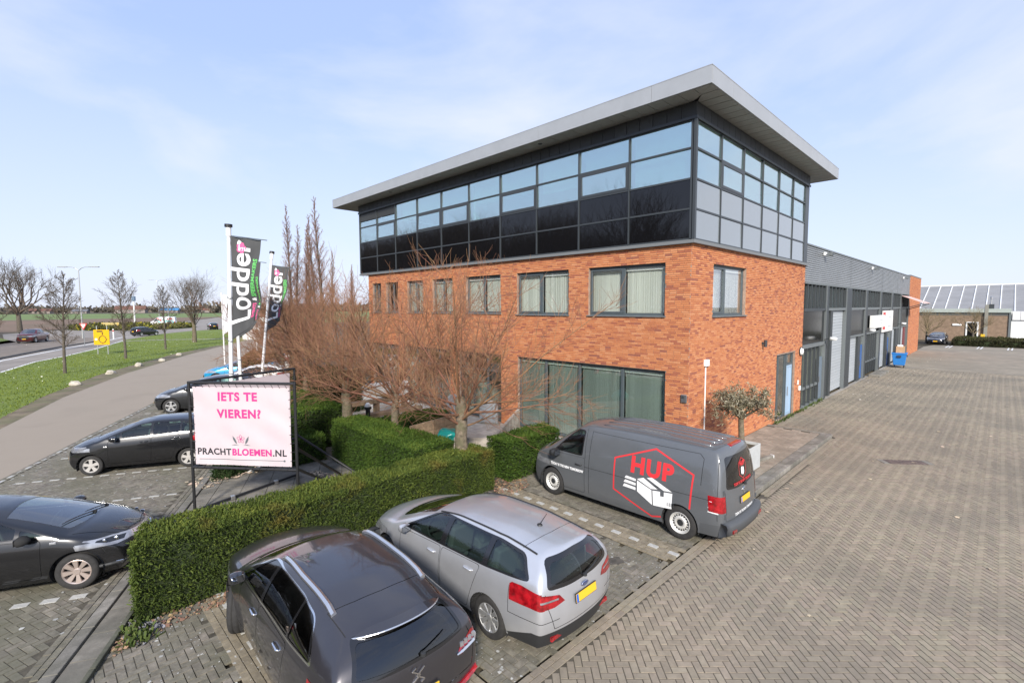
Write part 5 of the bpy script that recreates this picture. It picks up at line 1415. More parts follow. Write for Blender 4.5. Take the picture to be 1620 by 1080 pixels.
def car(name, label, cat, sp, pm, loc, rz, group=None, rims='multi', steer=0.0, lod=1.0, feat=None, rim_mat=None, glass=None, rear_glass=None, trim=None, steer_side=None, seat_rows=None, plate_r=True, plate_f=True, lamp_r=None):
    t = thing(name, label, cat, loc, rz, group)
    k = lod
    b = Body(sp, nl=max(6, int(13*k)), ng=max(5, int(9*k)), n1=max(8, int(26*k)), n2=max(20, int(56*k)), n3=6, nt=max(10, int(24*k)), smooth=3 if k > 0.6 else 2)
    win = sp['windows']
    if sp.get('dlo'):                                      # one dark band from front to rear pillar holds all the panes
        O = roundpoly(sp['dlo'], 0.09)
        for kk, s in enumerate((1, -1)):
            frm = 'body'
            if trim is not None:
                b.cut(O, 'side', 'chrome_trim#%d' % kk, SIDEP, 'body', s); frm = 'chrome_trim#%d' % kk
            b.cut(O if trim is None else roundpoly(insetpoly(sp['dlo'], 0.016), 0.08), 'side', 'window_trim#%d' % kk, SIDEP, frm, s)
            for i, P in enumerate(win): b.cut(roundpoly(P, sp.get('winr', 0.05)), 'side', 'side_window#s%d%d' % (i, kk), SIDEP, 'window_trim#%d' % kk, s)
    else:
        for i, P in enumerate(win): trimmed_window(b, P, 'side_window', rr='s%d' % i, r=sp.get('winr', 0.05), w=sp.get('trimw', 0.022))
    trimmed_window(b, sp['screen'], 'windscreen', 'top', 0.03, 'screen_trim', TOPP, 0.10, sym=False)
    if sp.get('rearwin'): trimmed_window(b, sp['rearwin'], 'rear_window', 'end', sp.get('rtrim', 0.05), 'rear_window_trim', ENDR, sp.get('rwr', 0.12), sym=False)
    if sp.get('rearwin_top'): trimmed_window(b, sp['rearwin_top'], 'rear_window', 'top', 0.03, 'rear_window_trim', TOPP, 0.1, sym=False)
    for P in sp.get('tail_side', []): both(b, P, 'side', 'tail_lamp', lambda f: abs(f.normal.y) > 0.35 and f.calc_center_median().x < 0)
    for P in sp.get('tail_end', []):
        for kk, s in ((0, 1), (1, -1)): b.cut([(p[0]*s, p[1]) for p in P], 'end', 'tail_lamp#%d' % kk, lambda f: f.normal.x < -0.05 and f.calc_center_median().x < 0)
    for P in sp.get('head_side', []): both(b, P, 'side', 'headlight', lambda f: f.calc_center_median().x > sp['wb'])
    for P in sp.get('head_end', []):
        for kk, s in ((0, 1), (1, -1)): b.cut([(p[0]*s, p[1]) for p in P], 'end', 'headlight#%d' % kk, lambda f: f.normal.x > 0.05 and f.calc_center_median().x > sp['wb'])
    for P in sp.get('grille', []): b.cut(P, 'end', 'grille', lambda f: f.normal.x > 0.2 and f.calc_center_median().x > sp['wb'])
    if feat: feat(b)
    for P in sp.get('doors', []): door(b, P, 'door#%d' % len(b.parts))
    for (ax, pts, pr, sg) in sp.get('gaps', []): gapline(b, pts, ax, sp.get('gapw', 0.009), pr, sg)
    for z in [sp['skirt']] if sp.get('skirt') else []:
        for nm in ['body']: b.cut([(-9, -1), (9, -1), (9, z), (-9, z)], 'side', 'skirt', None, nm)
    arches(b, sp)
    for f in b.bm.faces:                                   # door gaps lie back in the shell
        pass
    mats = dict(body=pm, side_window=glass or M_carglass, windscreen=M_screen, rear_window=rear_glass or glass or M_carglass, window_trim=M_gloss if sp.get('dlo') else (trim or M_gloss), screen_trim=M_gloss, rear_window_trim=M_gloss, tail_lamp=lamp_r or M_red, headlight=M_lampw, grille=M_blackpl, door=pm, door_gap=M_in, skirt=sp.get('skirt_mat', M_blackpl), lamp_bezel=M_gloss, hole=M_in, panel=pm, chrome_trim=M_chrome, tailgate=pm, glass_roof=M_gloss, bumper_trim=M_blackpl, fog_lamp=M_red, reverse_lamp=M_lampw, roof_strip=M_blackpl)
    ob = b.emit(mats, t, dict(side_window=-0.006, windscreen=-0.005, rear_window=-0.005, door_gap=-0.008, grille=-0.012, tail_lamp=0.004, headlight=0.002, window_trim=0.001), skip=('hole',))
    W2 = sp['W']/2; rr = sp.get('rim', sp['r']*0.68)
    ww = sp.get('tw', 0.21)
    for wx in (0.0, sp['wb']):
        for s in (1, -1): wheel(t, wx, s*(W2-ww/2-0.035), sp['r'], rr, s, rims, steer if wx else 0.0, ww, rim_mat)
    wheel_wells(t, sp)
    if lod > 0.6: seats(t, sp, seat_rows or sp.get('seat_rows', [sp['wb']-1.35, 0.25]))
    mx, my, mz = sp['mirror']
    for s in (1, -1): mirror(t, mx, s*my, mz, s, sp.get('mirror_mat') or pm, sp.get('mirror_s', 1.0))
    dlist = [o for n, o in ob.items() if n.startswith('door#')]
    for s in (1, -1):
        for mb in handles(t, b, sp.get('handles', []), s, pm):
            c = sum((Vector(v) for v in mb.v), Vector())/len(mb.v)
            par = t
            for o in dlist:
                bb = [Vector(q) for q in o.bound_box]
                if min(q.x for q in bb) < c.x < max(q.x for q in bb) and min(q.y for q in bb)-0.1 < c.y < max(q.y for q in bb)+0.1: par = o
            mb.build('handle', sp.get('handle_mat') or pm, par, smooth=True)
    if plate_r and sp.get('plate_r'):
        h, n = b.hit((-9, 0, sp['plate_r']), (1, 0, 0)); plate(t, h+Vector((-0.012, 0, 0)), Matrix.Rotation(math.asin(max(-0.6, min(0.6, n.z))), 4, 'Y'), 0.46)
    if plate_f and sp.get('plate_f'):
        h, n = b.hit((9, 0, sp['plate_f']), (-1, 0, 0)); plate(t, h+Vector((0.012, 0, 0)), Matrix.Rotation(PI, 4, 'Z'), 0.46)
    return t, b, ob
def wiper(parent, b, a, c, axis='end', sgn=-1):
    """a wiper arm lying on the glass between two points of the end view"""
    pts = []
    for k in range(6):
        y = a[0]+(c[0]-a[0])*k/5; z = a[1]+(c[1]-a[1])*k/5
        if axis == 'end': h, n = b.hit((sgn*9, y, z), (-sgn, 0, 0))
        else: h, n = b.hit((y, z, 5), (0, 0, -1))
        if h is not None: pts.append(h+n*0.022)
    if len(pts) > 1:
        mb = MB(); mb.tube(pts, [0.016]+[0.009]*(len(pts)-2)+[0.006], n=6); mb.lathe([(0.001, 0.01), (0.03, 0.0), (0.03, -0.03)], pts[0], n=10); return mb.build('wiper', M_blackpl, parent)
# ---- the dark SUV nearest the camera
def spec(**k): return k
SUV = spec(wb=2.738, fo=0.89, ro=0.945, W=1.895, H=1.62, r=0.362, rim=0.245, tw=0.235, flare=0.014,
  front=[(0, 3.36), (0.35, 3.44), (0.7, 3.42), (1, 3.30)], rear=[(0, -0.70), (0.25, -0.80), (0.5, -0.84), (0.8, -0.83), (1, -0.78)],
  belt=[(3.30, 0.90), (3.0, 0.97), (2.45, 1.06), (1.9, 1.075), (1.0, 1.10), (0.1, 1.15), (-0.5, 1.19), (-0.78, 1.19)],
  sill=[(3.4, 0.24), (2.2, 0.27), (0.6, 0.27), (-0.8, 0.30)],
  plan=[(3.45, 0.83), (3.2, 0.91), (2.7, 0.985), (1.8, 1.0), (0.4, 1.0), (-0.4, 0.97), (-0.85, 0.89)],
  prof=[(0, 0.93), (0.2, 0.985), (0.5, 1.0), (0.8, 0.985), (1, 0.935)],
  A=[(0, 2.42), (0.5, 2.02), (1, 1.55)], D=[(0, -0.78), (0.5, -0.68), (1, -0.47)],
  rail=[(1.55, 1.475), (1.0, 1.545), (0.3, 1.545), (-0.2, 1.50), (-0.47, 1.455)], roofw=[(2.4, 0.62), (1.5, 0.60), (0.4, 0.60), (-0.5, 0.565), (-0.8, 0.60)],
  bulge=dict(nose=([(0, 0.15), (0.5, 0.22), (1, 0.28)], [(0, 0), (1, 0.03)]), hood=([(0, 0.28), (0.3, 0.20), (1, 0.20)], [(0, 0.03), (0.3, 0.06), (1, 0.045)]),
             screen=([(0, 0.20), (0.5, 0.15), (1, 0.10)], [(0, 0.045), (0.5, 0.05), (1, 0.055)]), roof=([(0, 0.10), (0.3, 0.0), (0.7, 0), (1, -0.16)], [(0, 0.055), (0.5, 0.075), (1, 0.055)]),
             back=([(0, -0.16), (0.5, -0.15), (1, -0.14)], [(0, 0.055), (0.5, 0.03), (1, 0.0)]), tail=([(0, -0.14), (0.3, -0.13), (1, -0.14)], [(0, 0), (1, 0)])),
  dlo=[(2.24, 1.10), (1.3, 1.105), (0.3, 1.14), (-0.36, 1.185), (0.02, 1.465), (0.4, 1.512), (1.3, 1.512), (1.60, 1.482)],
  windows=[[(2.12, 1.125), (1.34, 1.13), (1.34, 1.49), (1.57, 1.46)], [(1.26, 1.132), (0.36, 1.165), (0.36, 1.49), (1.26, 1.49)], [(0.32, 1.17), (-0.27, 1.20), (0.02, 1.44), (0.32, 1.485)]], winr=0.03, trimw=0.020,
  screen=[(2.42, 0.66), (2.55, 0.3), (2.58, 0), (2.55, -0.3), (2.42, -0.66), (1.66, -0.57), (1.70, 0), (1.66, 0.57)],
  rearwin=[(0.66, 1.165), (0.3, 1.145), (-0.3, 1.145), (-0.66, 1.165), (-0.54, 1.455), (0, 1.485), (0.54, 1.455)], rtrim=0.035, rwr=0.07,
  tail_end=[[(0.50, 0.955), (0.90, 0.965), (0.93, 1.10), (0.74, 1.10), (0.55, 1.02)]], tail_side=[[(-0.95, 0.96), (-0.62, 1.0), (-0.60, 1.10), (-0.95, 1.10)]],
  head_end=[[(0.52, 0.76), (0.95, 0.80), (0.95, 0.90), (0.52, 0.86)]], grille=[[(0.50, 0.50), (0.50, 0.84), (-0.50, 0.84), (-0.50, 0.50)]],
  doors=[[(2.18, 0.36), (1.31, 0.36), (1.31, 1.10), (2.10, 1.07)], [(1.29, 0.36), (0.50, 0.36), (0.36, 0.70), (0.28, 1.12), (1.29, 1.10)]],
  gaps=[('end', [(0.70, 1.16), (0.78, 0.95), (0.74, 0.72), (-0.74, 0.72), (-0.78, 0.95), (-0.70, 1.16)], ENDR, 0),
        ('top', [(-0.10, 0.575), (-0.16, 0.3), (-0.18, 0.0), (-0.16, -0.3), (-0.10, -0.575)], lambda f: f.normal.z > 0.5, 0),
        ('top', [(-0.10, 0.575), (-0.50, 0.555)], lambda f: f.normal.z > 0.2 and f.calc_center_median().z > 1.4, 0), ('top', [(-0.10, -0.575), (-0.50, -0.555)], lambda f: f.normal.z > 0.2 and f.calc_center_median().z > 1.4, 0)],
  skirt=0.36, mirror=(2.02, 0.86, 1.16), handles=[(1.56, 0.94), (0.62, 0.985)], plate_r=0.80, plate_f=0.5)
P_suv = paint('graphite_paint', (0.052, 0.049, 0.054), 0.30, 0.55)
SUV['handle_mat'] = M_chrome
def suv_feat(b):
    # slim glossy roof: the panoramic glass over the front half
    b.cut(roundpoly([(1.50, 0.50), (1.55, 0), (1.50, -0.50), (0.55, -0.50), (0.55, 0.50)], 0.08), 'top', 'glass_roof', lambda f: f.normal.z > 0.7)
P_roof = paint('graphite_roof', (0.048, 0.047, 0.052), 0.22, 0.4)
suv, bs, so = car('suv', 'dark graphite SUV seen from behind with silver roof rails, parked nearest the camera', 'car', SUV, P_suv, (-10.91, -1.40, 0), R(87.3), rims='twin', steer=R(-24), glass=M_tint, rear_glass=M_tint, trim=M_chrome, lamp_r=M_red)
for s in (1, -1):                                          # silver roof rails
    pts = []
    for k in range(14):
        x = 1.42-k*1.60/13; h, n = bs.hit((x, s*(0.555-0.012*abs(k-6)/6), 5), (0, 0, -1)); lift = 0.012 if k in (0, 13) else 0.04
        pts.append(h+Vector((0, 0, lift)))
    mb = MB(); v = []
    for p in pts:
        for (dy, dz) in ((-0.026, -0.03), (-0.030, 0.006), (0, 0.022), (0.030, 0.006), (0.026, -0.03)): v.append(p+Vector((0, dy, dz)))
    n = len(pts); mb.add(v, [(i*5+a, i*5+a+1, (i+1)*5+a+1, (i+1)*5+a) for i in range(n-1) for a in range(4)]+[(0, 1, 2, 3, 4), tuple((n-1)*5+a for a in (4, 3, 2, 1, 0))])
    mb.build('roof_rail', mat('satin_rail', (0.70, 0.70, 0.70), 0.28, metal=0.9), suv, smooth=False)
# chrome strip under the rear spoiler edge, tail-lamp chrome, emblem, wiper
mb = MB(); pts = []
raw = [(y, bs.hit((-9, y, 1.468), (1, 0, 0))[0]) for y in np.linspace(-0.40, 0.40, 15)]
cf = np.polyfit([y**2 for y, h in raw if h is not None], [h.x for y, h in raw if h is not None], 2)
for y in np.linspace(-0.53, 0.53, 19): pts.append(Vector((float(np.polyval(cf, y*y))-0.03, y, 1.478-0.05*(abs(y)/0.53)**3)))
v = []
for p in pts:
    for (dx, dz) in ((0.16, 0.035), (-0.03, 0.012), (-0.035, -0.005), (0.03, -0.02)): v.append(p+Vector((dx, 0, dz)))
n = len(pts); mb.add(v, [((i+1)*4+a, (i+1)*4+a+1, i*4+a+1, i*4+a) for i in range(n-1) for a in range(3)]); mb.build('rear_spoiler', P_suv, suv, smooth=False)
mb = MB(); mb.tube([p+Vector((-0.034, 0, 0.006)) for p in pts], 0.008, n=6); mb.build('spoiler_trim', MATS['satin_rail'], suv)
wiper(suv, bs, (-0.08, 1.20), (-0.40, 1.27))
for s in (1, -1):
    mb = MB(); pts = []
    for k in range(7):
        y = s*(0.50+k*0.068); h, n = bs.hit((-9, y, 0.972+0.02*(k/6)), (1, 0, 0))
        if h is not None: pts.append(h+Vector((-0.012, 0, 0)))
    if len(pts) > 1: mb.tube(pts, [0.010]+[0.024]*(len(pts)-1), n=6); mb.build('lamp_chrome', M_chrome, suv)
    for k in range(1, 5):
        h, n = bs.hit((-9, s*(0.52+k*0.065), 1.04), (1, 0, 0))
        if h is not None: mb = MB(); mb.cbox(h+Vector((-0.006, 0, 0)), (0.02, 0.045, 0.05)); mb.build('lamp_crystal', M_lampw, suv)
    mb = MB(); pts = []
    for k in range(8):
        y = s*(0.42+k*0.065); h, n = bs.hit((-9, y, 0.56+0.01*k), (1, 0, 0))
        if h is not None: pts.append(h+Vector((-0.008, 0, 0)))
    if len(pts) > 1: mb.tube(pts, 0.035, n=6); mb.build('bumper_lamp', M_red, suv)
h, n = bs.hit((-9, 0.0, 1.03), (1, 0, 0))
mb = MB()
for (a, c) in (((-0.07, 0.065), (0.02, 0.0)), ((0.02, 0.0), (-0.07, -0.065)), ((0.07, 0.065), (-0.02, 0.0)), ((-0.02, 0.0), (0.07, -0.065)), ((0.07, 0.065), (0.03, 0.09)), ((-0.07, -0.065), (-0.03, -0.09))): mb.bar(h+Vector((-0.012, a[0], a[1])), h+Vector((-0.012, c[0], c[1])), 0.012)
mb.build('emblem', M_chrome, suv)

# ---- the silver estate
EST = spec(wb=2.648, fo=0.88, ro=1.03, W=1.823, H=1.50, r=0.318, rim=0.215, flare=0.014,
  front=[(0, 3.24), (0.35, 3.34), (0.7, 3.32), (1, 3.16)], rear=[(0, -0.86), (0.25, -0.93), (0.5, -0.95), (0.8, -0.93), (1, -0.90)],
  belt=[(3.16, 0.76), (2.9, 0.86), (2.45, 0.95), (1.9, 0.955), (1.0, 0.985), (0.1, 1.03), (-0.6, 1.075), (-0.90, 1.08)],
  sill=[(3.4, 0.20), (2.2, 0.20), (0.6, 0.20), (-0.9, 0.25)],
  plan=[(3.36, 0.80), (3.1, 0.89), (2.6, 0.98), (1.8, 1.0), (0.3, 1.0), (-0.4, 0.985), (-0.98, 0.90)],
  prof=[(0, 0.93), (0.2, 0.985), (0.5, 1.0), (0.8, 0.985), (1, 0.935)],
  A=[(0, 2.45), (0.5, 1.98), (1, 1.42)], D=[(0, -0.90), (0.5, -0.82), (1, -0.68)],
  rail=[(1.42, 1.345), (0.9, 1.415), (0.2, 1.42), (-0.4, 1.385), (-0.68, 1.35)], roofw=[(2.4, 0.60), (1.5, 0.575), (0.4, 0.575), (-0.7, 0.545), (-0.9, 0.57)],
  bulge=dict(nose=([(0, 0.17), (0.5, 0.20), (1, 0.26)], [(0, 0), (1, 0.03)]), hood=([(0, 0.26), (0.3, 0.18), (1, 0.20)], [(0, 0.03), (0.3, 0.06), (1, 0.05)]),
             screen=([(0, 0.20), (0.5, 0.15), (1, 0.10)], [(0, 0.05), (0.5, 0.05), (1, 0.055)]), roof=([(0, 0.10), (0.3, 0.0), (0.7, 0), (1, -0.12)], [(0, 0.055), (0.5, 0.07), (1, 0.055)]),
             back=([(0, -0.12), (0.5, -0.12), (1, -0.11)], [(0, 0.055), (0.5, 0.02), (1, 0.0)]), tail=([(0, -0.11), (0.3, -0.12), (1, -0.15)], [(0, 0), (1, 0)])),
  dlo=[(2.20, 0.975), (1.1, 1.0), (0.1, 1.035), (-0.74, 1.10), (-0.50, 1.345), (0.0, 1.395), (1.1, 1.392), (1.47, 1.352)],
  windows=[[(2.08, 1.005), (1.16, 1.022), (1.16, 1.372), (1.45, 1.335)], [(1.04, 1.025), (0.17, 1.055), (0.17, 1.376), (1.04, 1.374)], [(0.07, 1.06), (-0.66, 1.12), (-0.48, 1.32), (0.07, 1.372)]], winr=0.04, trimw=0.020,
  screen=[(2.50, 0.64), (2.62, 0.3), (2.66, 0), (2.62, -0.3), (2.50, -0.64), (1.54, -0.545), (1.58, 0), (1.54, 0.545)],
  rearwin=[(0.70, 1.02), (0.3, 0.985), (-0.3, 0.985), (-0.70, 1.02), (-0.54, 1.335), (0, 1.365), (0.54, 1.335)], rtrim=0.055, rwr=0.10,
  tail_end=[[(0.42, 0.83), (0.60, 0.795), (0.92, 0.80), (0.92, 1.01), (0.78, 0.985), (0.50, 0.925)]], tail_side=[[(-1.0, 0.79), (-0.75, 0.80), (-0.42, 1.00), (-0.46, 1.03), (-0.62, 1.035), (-1.0, 0.99)]],
  head_end=[[(0.45, 0.62), (0.95, 0.66), (0.95, 0.80), (0.5, 0.72)]], grille=[[(0.5, 0.33), (0.5, 0.56), (-0.5, 0.56), (-0.5, 0.33)]],
  doors=[[(2.22, 0.30), (1.11, 0.30), (1.11, 0.985), (2.22, 0.94)], [(1.09, 0.30), (0.45, 0.30), (0.33, 0.62), (0.18, 1.02), (1.09, 0.985)]],
  gaps=[('end', [(0.72, 0.98), (0.70, 0.80), (0.60, 0.50), (-0.60, 0.50), (-0.70, 0.80), (-0.72, 0.98)], ENDR, 0), ('top', [(-0.40, 0.55), (-0.44, 0.3), (-0.46, 0), (-0.44, -0.3), (-0.40, -0.55)], lambda f: f.normal.z > 0.5, 0),
        ('side', [(-0.42, 0.98), (-0.42, 0.62), (-1.1, 0.62)], lambda f: abs(f.normal.y) > 0.2, 0)],
  skirt=0.255, mirror=(1.98, 0.84, 1.03), mirror_s=0.95, handles=[(1.42, 0.86), (0.52, 0.90)], plate_r=0.78, plate_f=0.40)
P_sil = paint('silver_paint', (0.56, 0.57, 0.59), 0.34, 0.62)
def est_feat(b):
    for s in (1, -1):
        pass
    b.cut([(-0.95, 0.10), (0.95, 0.10), (0.95, 0.46), (-0.95, 0.46)], 'end', 'bumper_trim', lambda f: f.normal.x < -0.5 and f.calc_center_median().x < -0.6)
    b.cut([(-1.2, 0.10), (-0.36, 0.10), (-0.36, 0.30), (-0.80, 0.46), (-1.2, 0.46)], 'side', 'bumper_trim', lambda f: f.calc_center_median().x < -0.36)
    for kk, s in ((0, 1), (1, -1)):                        # pale bar across each tail lamp
        b.cut([(s*0.52, 0.868), (s*0.52, 0.892), (s*0.80, 0.905), (s*0.80, 0.878)], 'end', 'reverse_lamp#%d' % kk, None, 'tail_lamp#%d' % kk)
    both(b, [(-0.58, 0.955), (-0.90, 0.90), (-0.90, 0.885), (-0.60, 0.94)], 'side', 'reverse_lamp', None, 'tail_lamp#0', num=False) if False else None
est, be, eo = car('estate_car', 'silver estate car parked between the dark SUV and the grey van', 'car', EST, P_sil, (-8.265, -1.37, 0), R(91), rims='multi', feat=est_feat)
for s in (1, -1):
    mb = MB(); pts = []
    for k in range(16):
        x = 1.48-k*2.12/15; h, n = be.hit((x, s*(0.545 - (0.012 if k > 10 else 0)), 5), (0, 0, -1)); pts.append(h+Vector((0, 0, 0.004)))
    mb.tube(pts, 0.014, n=6); mb.build('roof_strip', M_blackpl, est)
h, n = be.hit((-0.22, 0.0, 5), (0, 0, -1))
mb = MB(); mb.lathe([(0.045, 0), (0.035, 0.018), (0.001, 0.022)], h, n=12); mb.tube([h+Vector((0, 0, 0.01)), h+Vector((-0.14, 0, 0.22))], [0.008, 0.004], n=6); mb.build('aerial', M_blackpl, est)
wiper(est, be, (-0.02, 1.02), (-0.42, 1.09))
h, n = be.hit((-9, 0.0, 0.905), (1, 0, 0))
mb = MB(); Mx = Matrix.Translation(h+Vector((-0.006, 0, 0))) @ Matrix.Diagonal((1, 1.0, 0.42, 1)); v = MB(); v.lathe([(0.001, -0.012), (0.072, -0.010), (0.078, 0.0)], axis='x', n=24); mb.add([Mx @ Vector(p) for p in v.v], v.f); bd = mb.build('badge', mat('badge_blue', (0.02, 0.05, 0.18), 0.2, coat=1.0), est)
mb = MB(); ring = [h+Vector((-0.016, 0.075*math.cos(t), 0.032*math.sin(t))) for t in np.linspace(0, 2*PI, 25)]; mb.tube(ring, 0.005, n=5, caps=False); mb.build('badge_ring', M_chrome, bd)
text_obj('lettering', 'Ford', 0.055, frame_M(h+Vector((-0.022, 0, 0)), (0, -1, 0), (0, 0, 1)), M_chrome, bd)
for s in (0.55, -0.55):
    h, n = be.hit((-9, s, 0.36), (1, 0, 0))
    if h is not None: mb = MB(); mb.cbox(h, (0.03, 0.2, 0.055)); mb.build('reflector', M_red, est)

# ---- the grey delivery van
VAN = spec(wb=3.40, fo=0.91, ro=0.99, W=1.904, H=1.97, r=0.345, rim=0.225, flare=0.010,
  front=[(0, 4.02), (0.3, 4.10), (0.7, 4.07), (1, 3.98)], rear=[(0, -0.78), (0.2, -0.84), (0.5, -0.84), (1, -0.80)],
  belt=[(3.98, 0.96), (3.85, 1.03), (3.62, 1.12), (3.0, 1.15), (1.5, 1.17), (-0.5, 1.17), (-0.86, 1.17)],
  sill=[(4.1, 0.22), (3.0, 0.24), (0.6, 0.24), (-0.9, 0.30)],
  plan=[(4.08, 0.82), (3.9, 0.88), (3.5, 0.955), (2.8, 1.0), (0.4, 1.0), (-0.6, 0.99), (-0.9, 0.945)],
  prof=[(0, 0.95), (0.15, 0.985), (0.45, 1.0), (0.8, 0.995), (1, 0.975)], tumble=0.13,
  A=[(0, 3.62), (0.5, 3.12), (1, 2.62)], D=[(0, -0.80), (0.5, -0.76), (1, -0.66)],
  rail=[(2.62, 1.82), (2.3, 1.885), (1.0, 1.925), (-0.4, 1.915), (-0.66, 1.89)], roofw=[(3.6, 0.76), (2.6, 0.72), (1.0, 0.735), (-0.8, 0.70)],
  bulge=dict(nose=([(0, 0.12), (0.5, 0.18), (1, 0.24)], [(0, 0), (1, 0.03)]), hood=([(0, 0.24), (0.3, 0.22), (1, 0.26)], [(0, 0.03), (0.3, 0.05), (1, 0.03)]),
             screen=([(0, 0.26), (0.5, 0.18), (1, 0.10)], [(0, 0.03), (0.5, 0.06), (1, 0.09)]), roof=([(0, 0.10), (0.2, 0.0), (0.8, 0), (1, -0.10)], [(0, 0.09), (0.5, 0.11), (1, 0.08)], [(0, 2.6), (1, 2.6)]),
             back=([(0, -0.10), (0.5, -0.10), (1, -0.10)], [(0, 0.08), (0.5, 0.02), (1, 0.0)], [(0, 2.6), (1, 2.6)]), tail=([(0, -0.10), (0.5, -0.10), (1, -0.10)], [(0, 0), (1, 0)], [(0, 2.6), (1, 2.6)])),
  windows=[[(3.36, 1.19), (2.46, 1.20), (2.46, 1.79), (2.72, 1.79)]], winr=0.06, trimw=0.03,
  screen=[(3.62, 0.76), (3.82, 0.3), (3.85, 0), (3.82, -0.3), (3.62, -0.76), (2.78, -0.66), (2.74, 0), (2.78, 0.66)],
  rearwin=[(0.72, 1.20), (0.3, 1.16), (-0.3, 1.16), (-0.72, 1.20), (-0.62, 1.80), (0.62, 1.80)], rtrim=0.05, rwr=0.08,
  tail_end=[[(0.775, 0.78), (0.97, 0.78), (0.97, 1.09), (0.775, 1.09)]], tail_side=[[(-0.98, 0.78), (-0.80, 0.78), (-0.80, 1.09), (-0.98, 1.09)]],
  head_end=[[(0.5, 0.74), (0.95, 0.76), (0.95, 0.90), (0.55, 0.86)]], head_side=[[(4.2, 0.80), (3.85, 0.86), (3.85, 0.93), (4.2, 0.90)]], grille=[[(0.6, 0.36), (0.6, 0.60), (-0.6, 0.60), (-0.6, 0.36)]],
  doors=[[(3.44, 0.55), (3.28, 0.32), (2.38, 0.32), (2.38, 1.17), (3.5, 1.14)]],
  gaps=[('side', [(2.38, 1.16), (2.42, 1.86)], SIDEP, 0), ('side', [(2.26, 1.80), (-0.33, 1.82), (-0.42, 1.74), (-0.42, 1.24)], SIDEP, 0), ('side', [(2.26, 1.80), (2.26, 0.34)], SIDEP, 0), ('side', [(2.38, 0.96), (1.0, 0.97), (-0.75, 1.0)], SIDEP, 1), ('side', [(-0.70, 1.78), (-0.74, 1.3), (-0.76, 0.62)], SIDEP, 0),
        ('end', [(0.76, 1.16), (0.77, 0.60), (-0.77, 0.60), (-0.76, 1.16)], ENDR, 0)],
  mirror=(3.18, 0.93, 1.18), mirror_s=1.25, handles=[(2.66, 0.98)], plate_r=0.90, plate_f=0.42, seat_rows=[1.95], dash=2.95)
P_van = paint('matt_grey_paint', (0.090, 0.096, 0.102), 0.42, 0.0)
VAN['mirror_mat'] = M_blackpl; VAN['handle_mat'] = M_blackpl
M_vanpl = mat('grey_plastic', (0.070, 0.074, 0.078), 0.6)
def van_feat(b):
    b.cut([(-1.2, 0.1), (-0.42, 0.1), (-0.42, 0.50), (-1.2, 0.58)], 'side', 'bumper_trim', lambda f: f.calc_center_median().x < -0.4)
    b.cut([(3.62, 0.1), (4.4, 0.1), (4.4, 0.62), (3.76, 0.56)], 'side', 'skirt', lambda f: f.calc_center_median().x > 3.5)
van, bv, vo = car('delivery_van', 'grey delivery van with a red hexagon and white parcel on its side', 'van', VAN, P_van, (-3.455, -1.92, 0), R(90), rims='steel', rim_mat=M_rimw, feat=van_feat, glass=M_carglass, rear_glass=M_tint)
for o in van.children:
    if o.name.startswith('bumper_trim') or o.name.startswith('skirt'): o.data.materials[0] = M_vanpl
# bumper step, roof ribs, lamps
mb = MB(); v = []
ys = np.linspace(-0.90, 0.90, 19)
for y in ys:
    h, n = bv.hit((-9, y*0.985, 0.56), (1, 0, 0)); x = (h.x if h else -0.9)
    for (dx, z) in ((0.02, 0.59), (-0.10, 0.575), (-0.125, 0.52), (-0.10, 0.36), (0.05, 0.30)): v.append((x+dx, y, z))
mb.add(v, [(i*5+a, i*5+a+1, (i+1)*5+a+1, (i+1)*5+a) for i in range(18) for a in range(4)]+[(0, 1, 2, 3, 4), tuple(90+a for a in (4, 3, 2, 1, 0))]); mb.build('rear_bumper', M_vanpl, van, smooth=True)
for y in (-0.52, -0.31, -0.10, 0.11, 0.32, 0.53):
    mb = MB(); pts = []
    for k in range(12):
        x = 2.1-k*2.6/11; h, n = bv.hit((x, y, 5), (0, 0, -1)); pts.append(h+Vector((0, 0, -0.008)))
    mb.tube(pts, 0.026, n=6); mb.build('roof_rib', P_van, van, smooth=True)
for sy in (0.66, -0.66):
    mb = MB(); h, n = bv.hit((-9, sy, 0.44), (1, 0, 0)); mb.cbox((h.x-0.12, sy, 0.42), (0.03, 0.16, 0.06)); mb.build('reflector', M_red, van)
mb = MB(); h, n = bv.hit((-0.66, 0, 5), (0, 0, -1)); mb.cbox(h+Vector((-0.03, 0, -0.015)), (0.10, 0.5, 0.035)); mb.build('brake_lamp', M_red, van, bevel=0.008)
for z in (1.16, 0.70):
    for sy in (0.80, -0.80):
        h, n = bv.hit((-9, sy, z), (1, 0, 0)); mb = MB(); mb.cbox(h+Vector((0.0, 0, 0)), (0.035, 0.05, 0.09)); mb.build('hinge', M_vanpl, van, bevel=0.006)
wiper(van, bv, (-0.05, 1.18), (-0.55, 1.22))
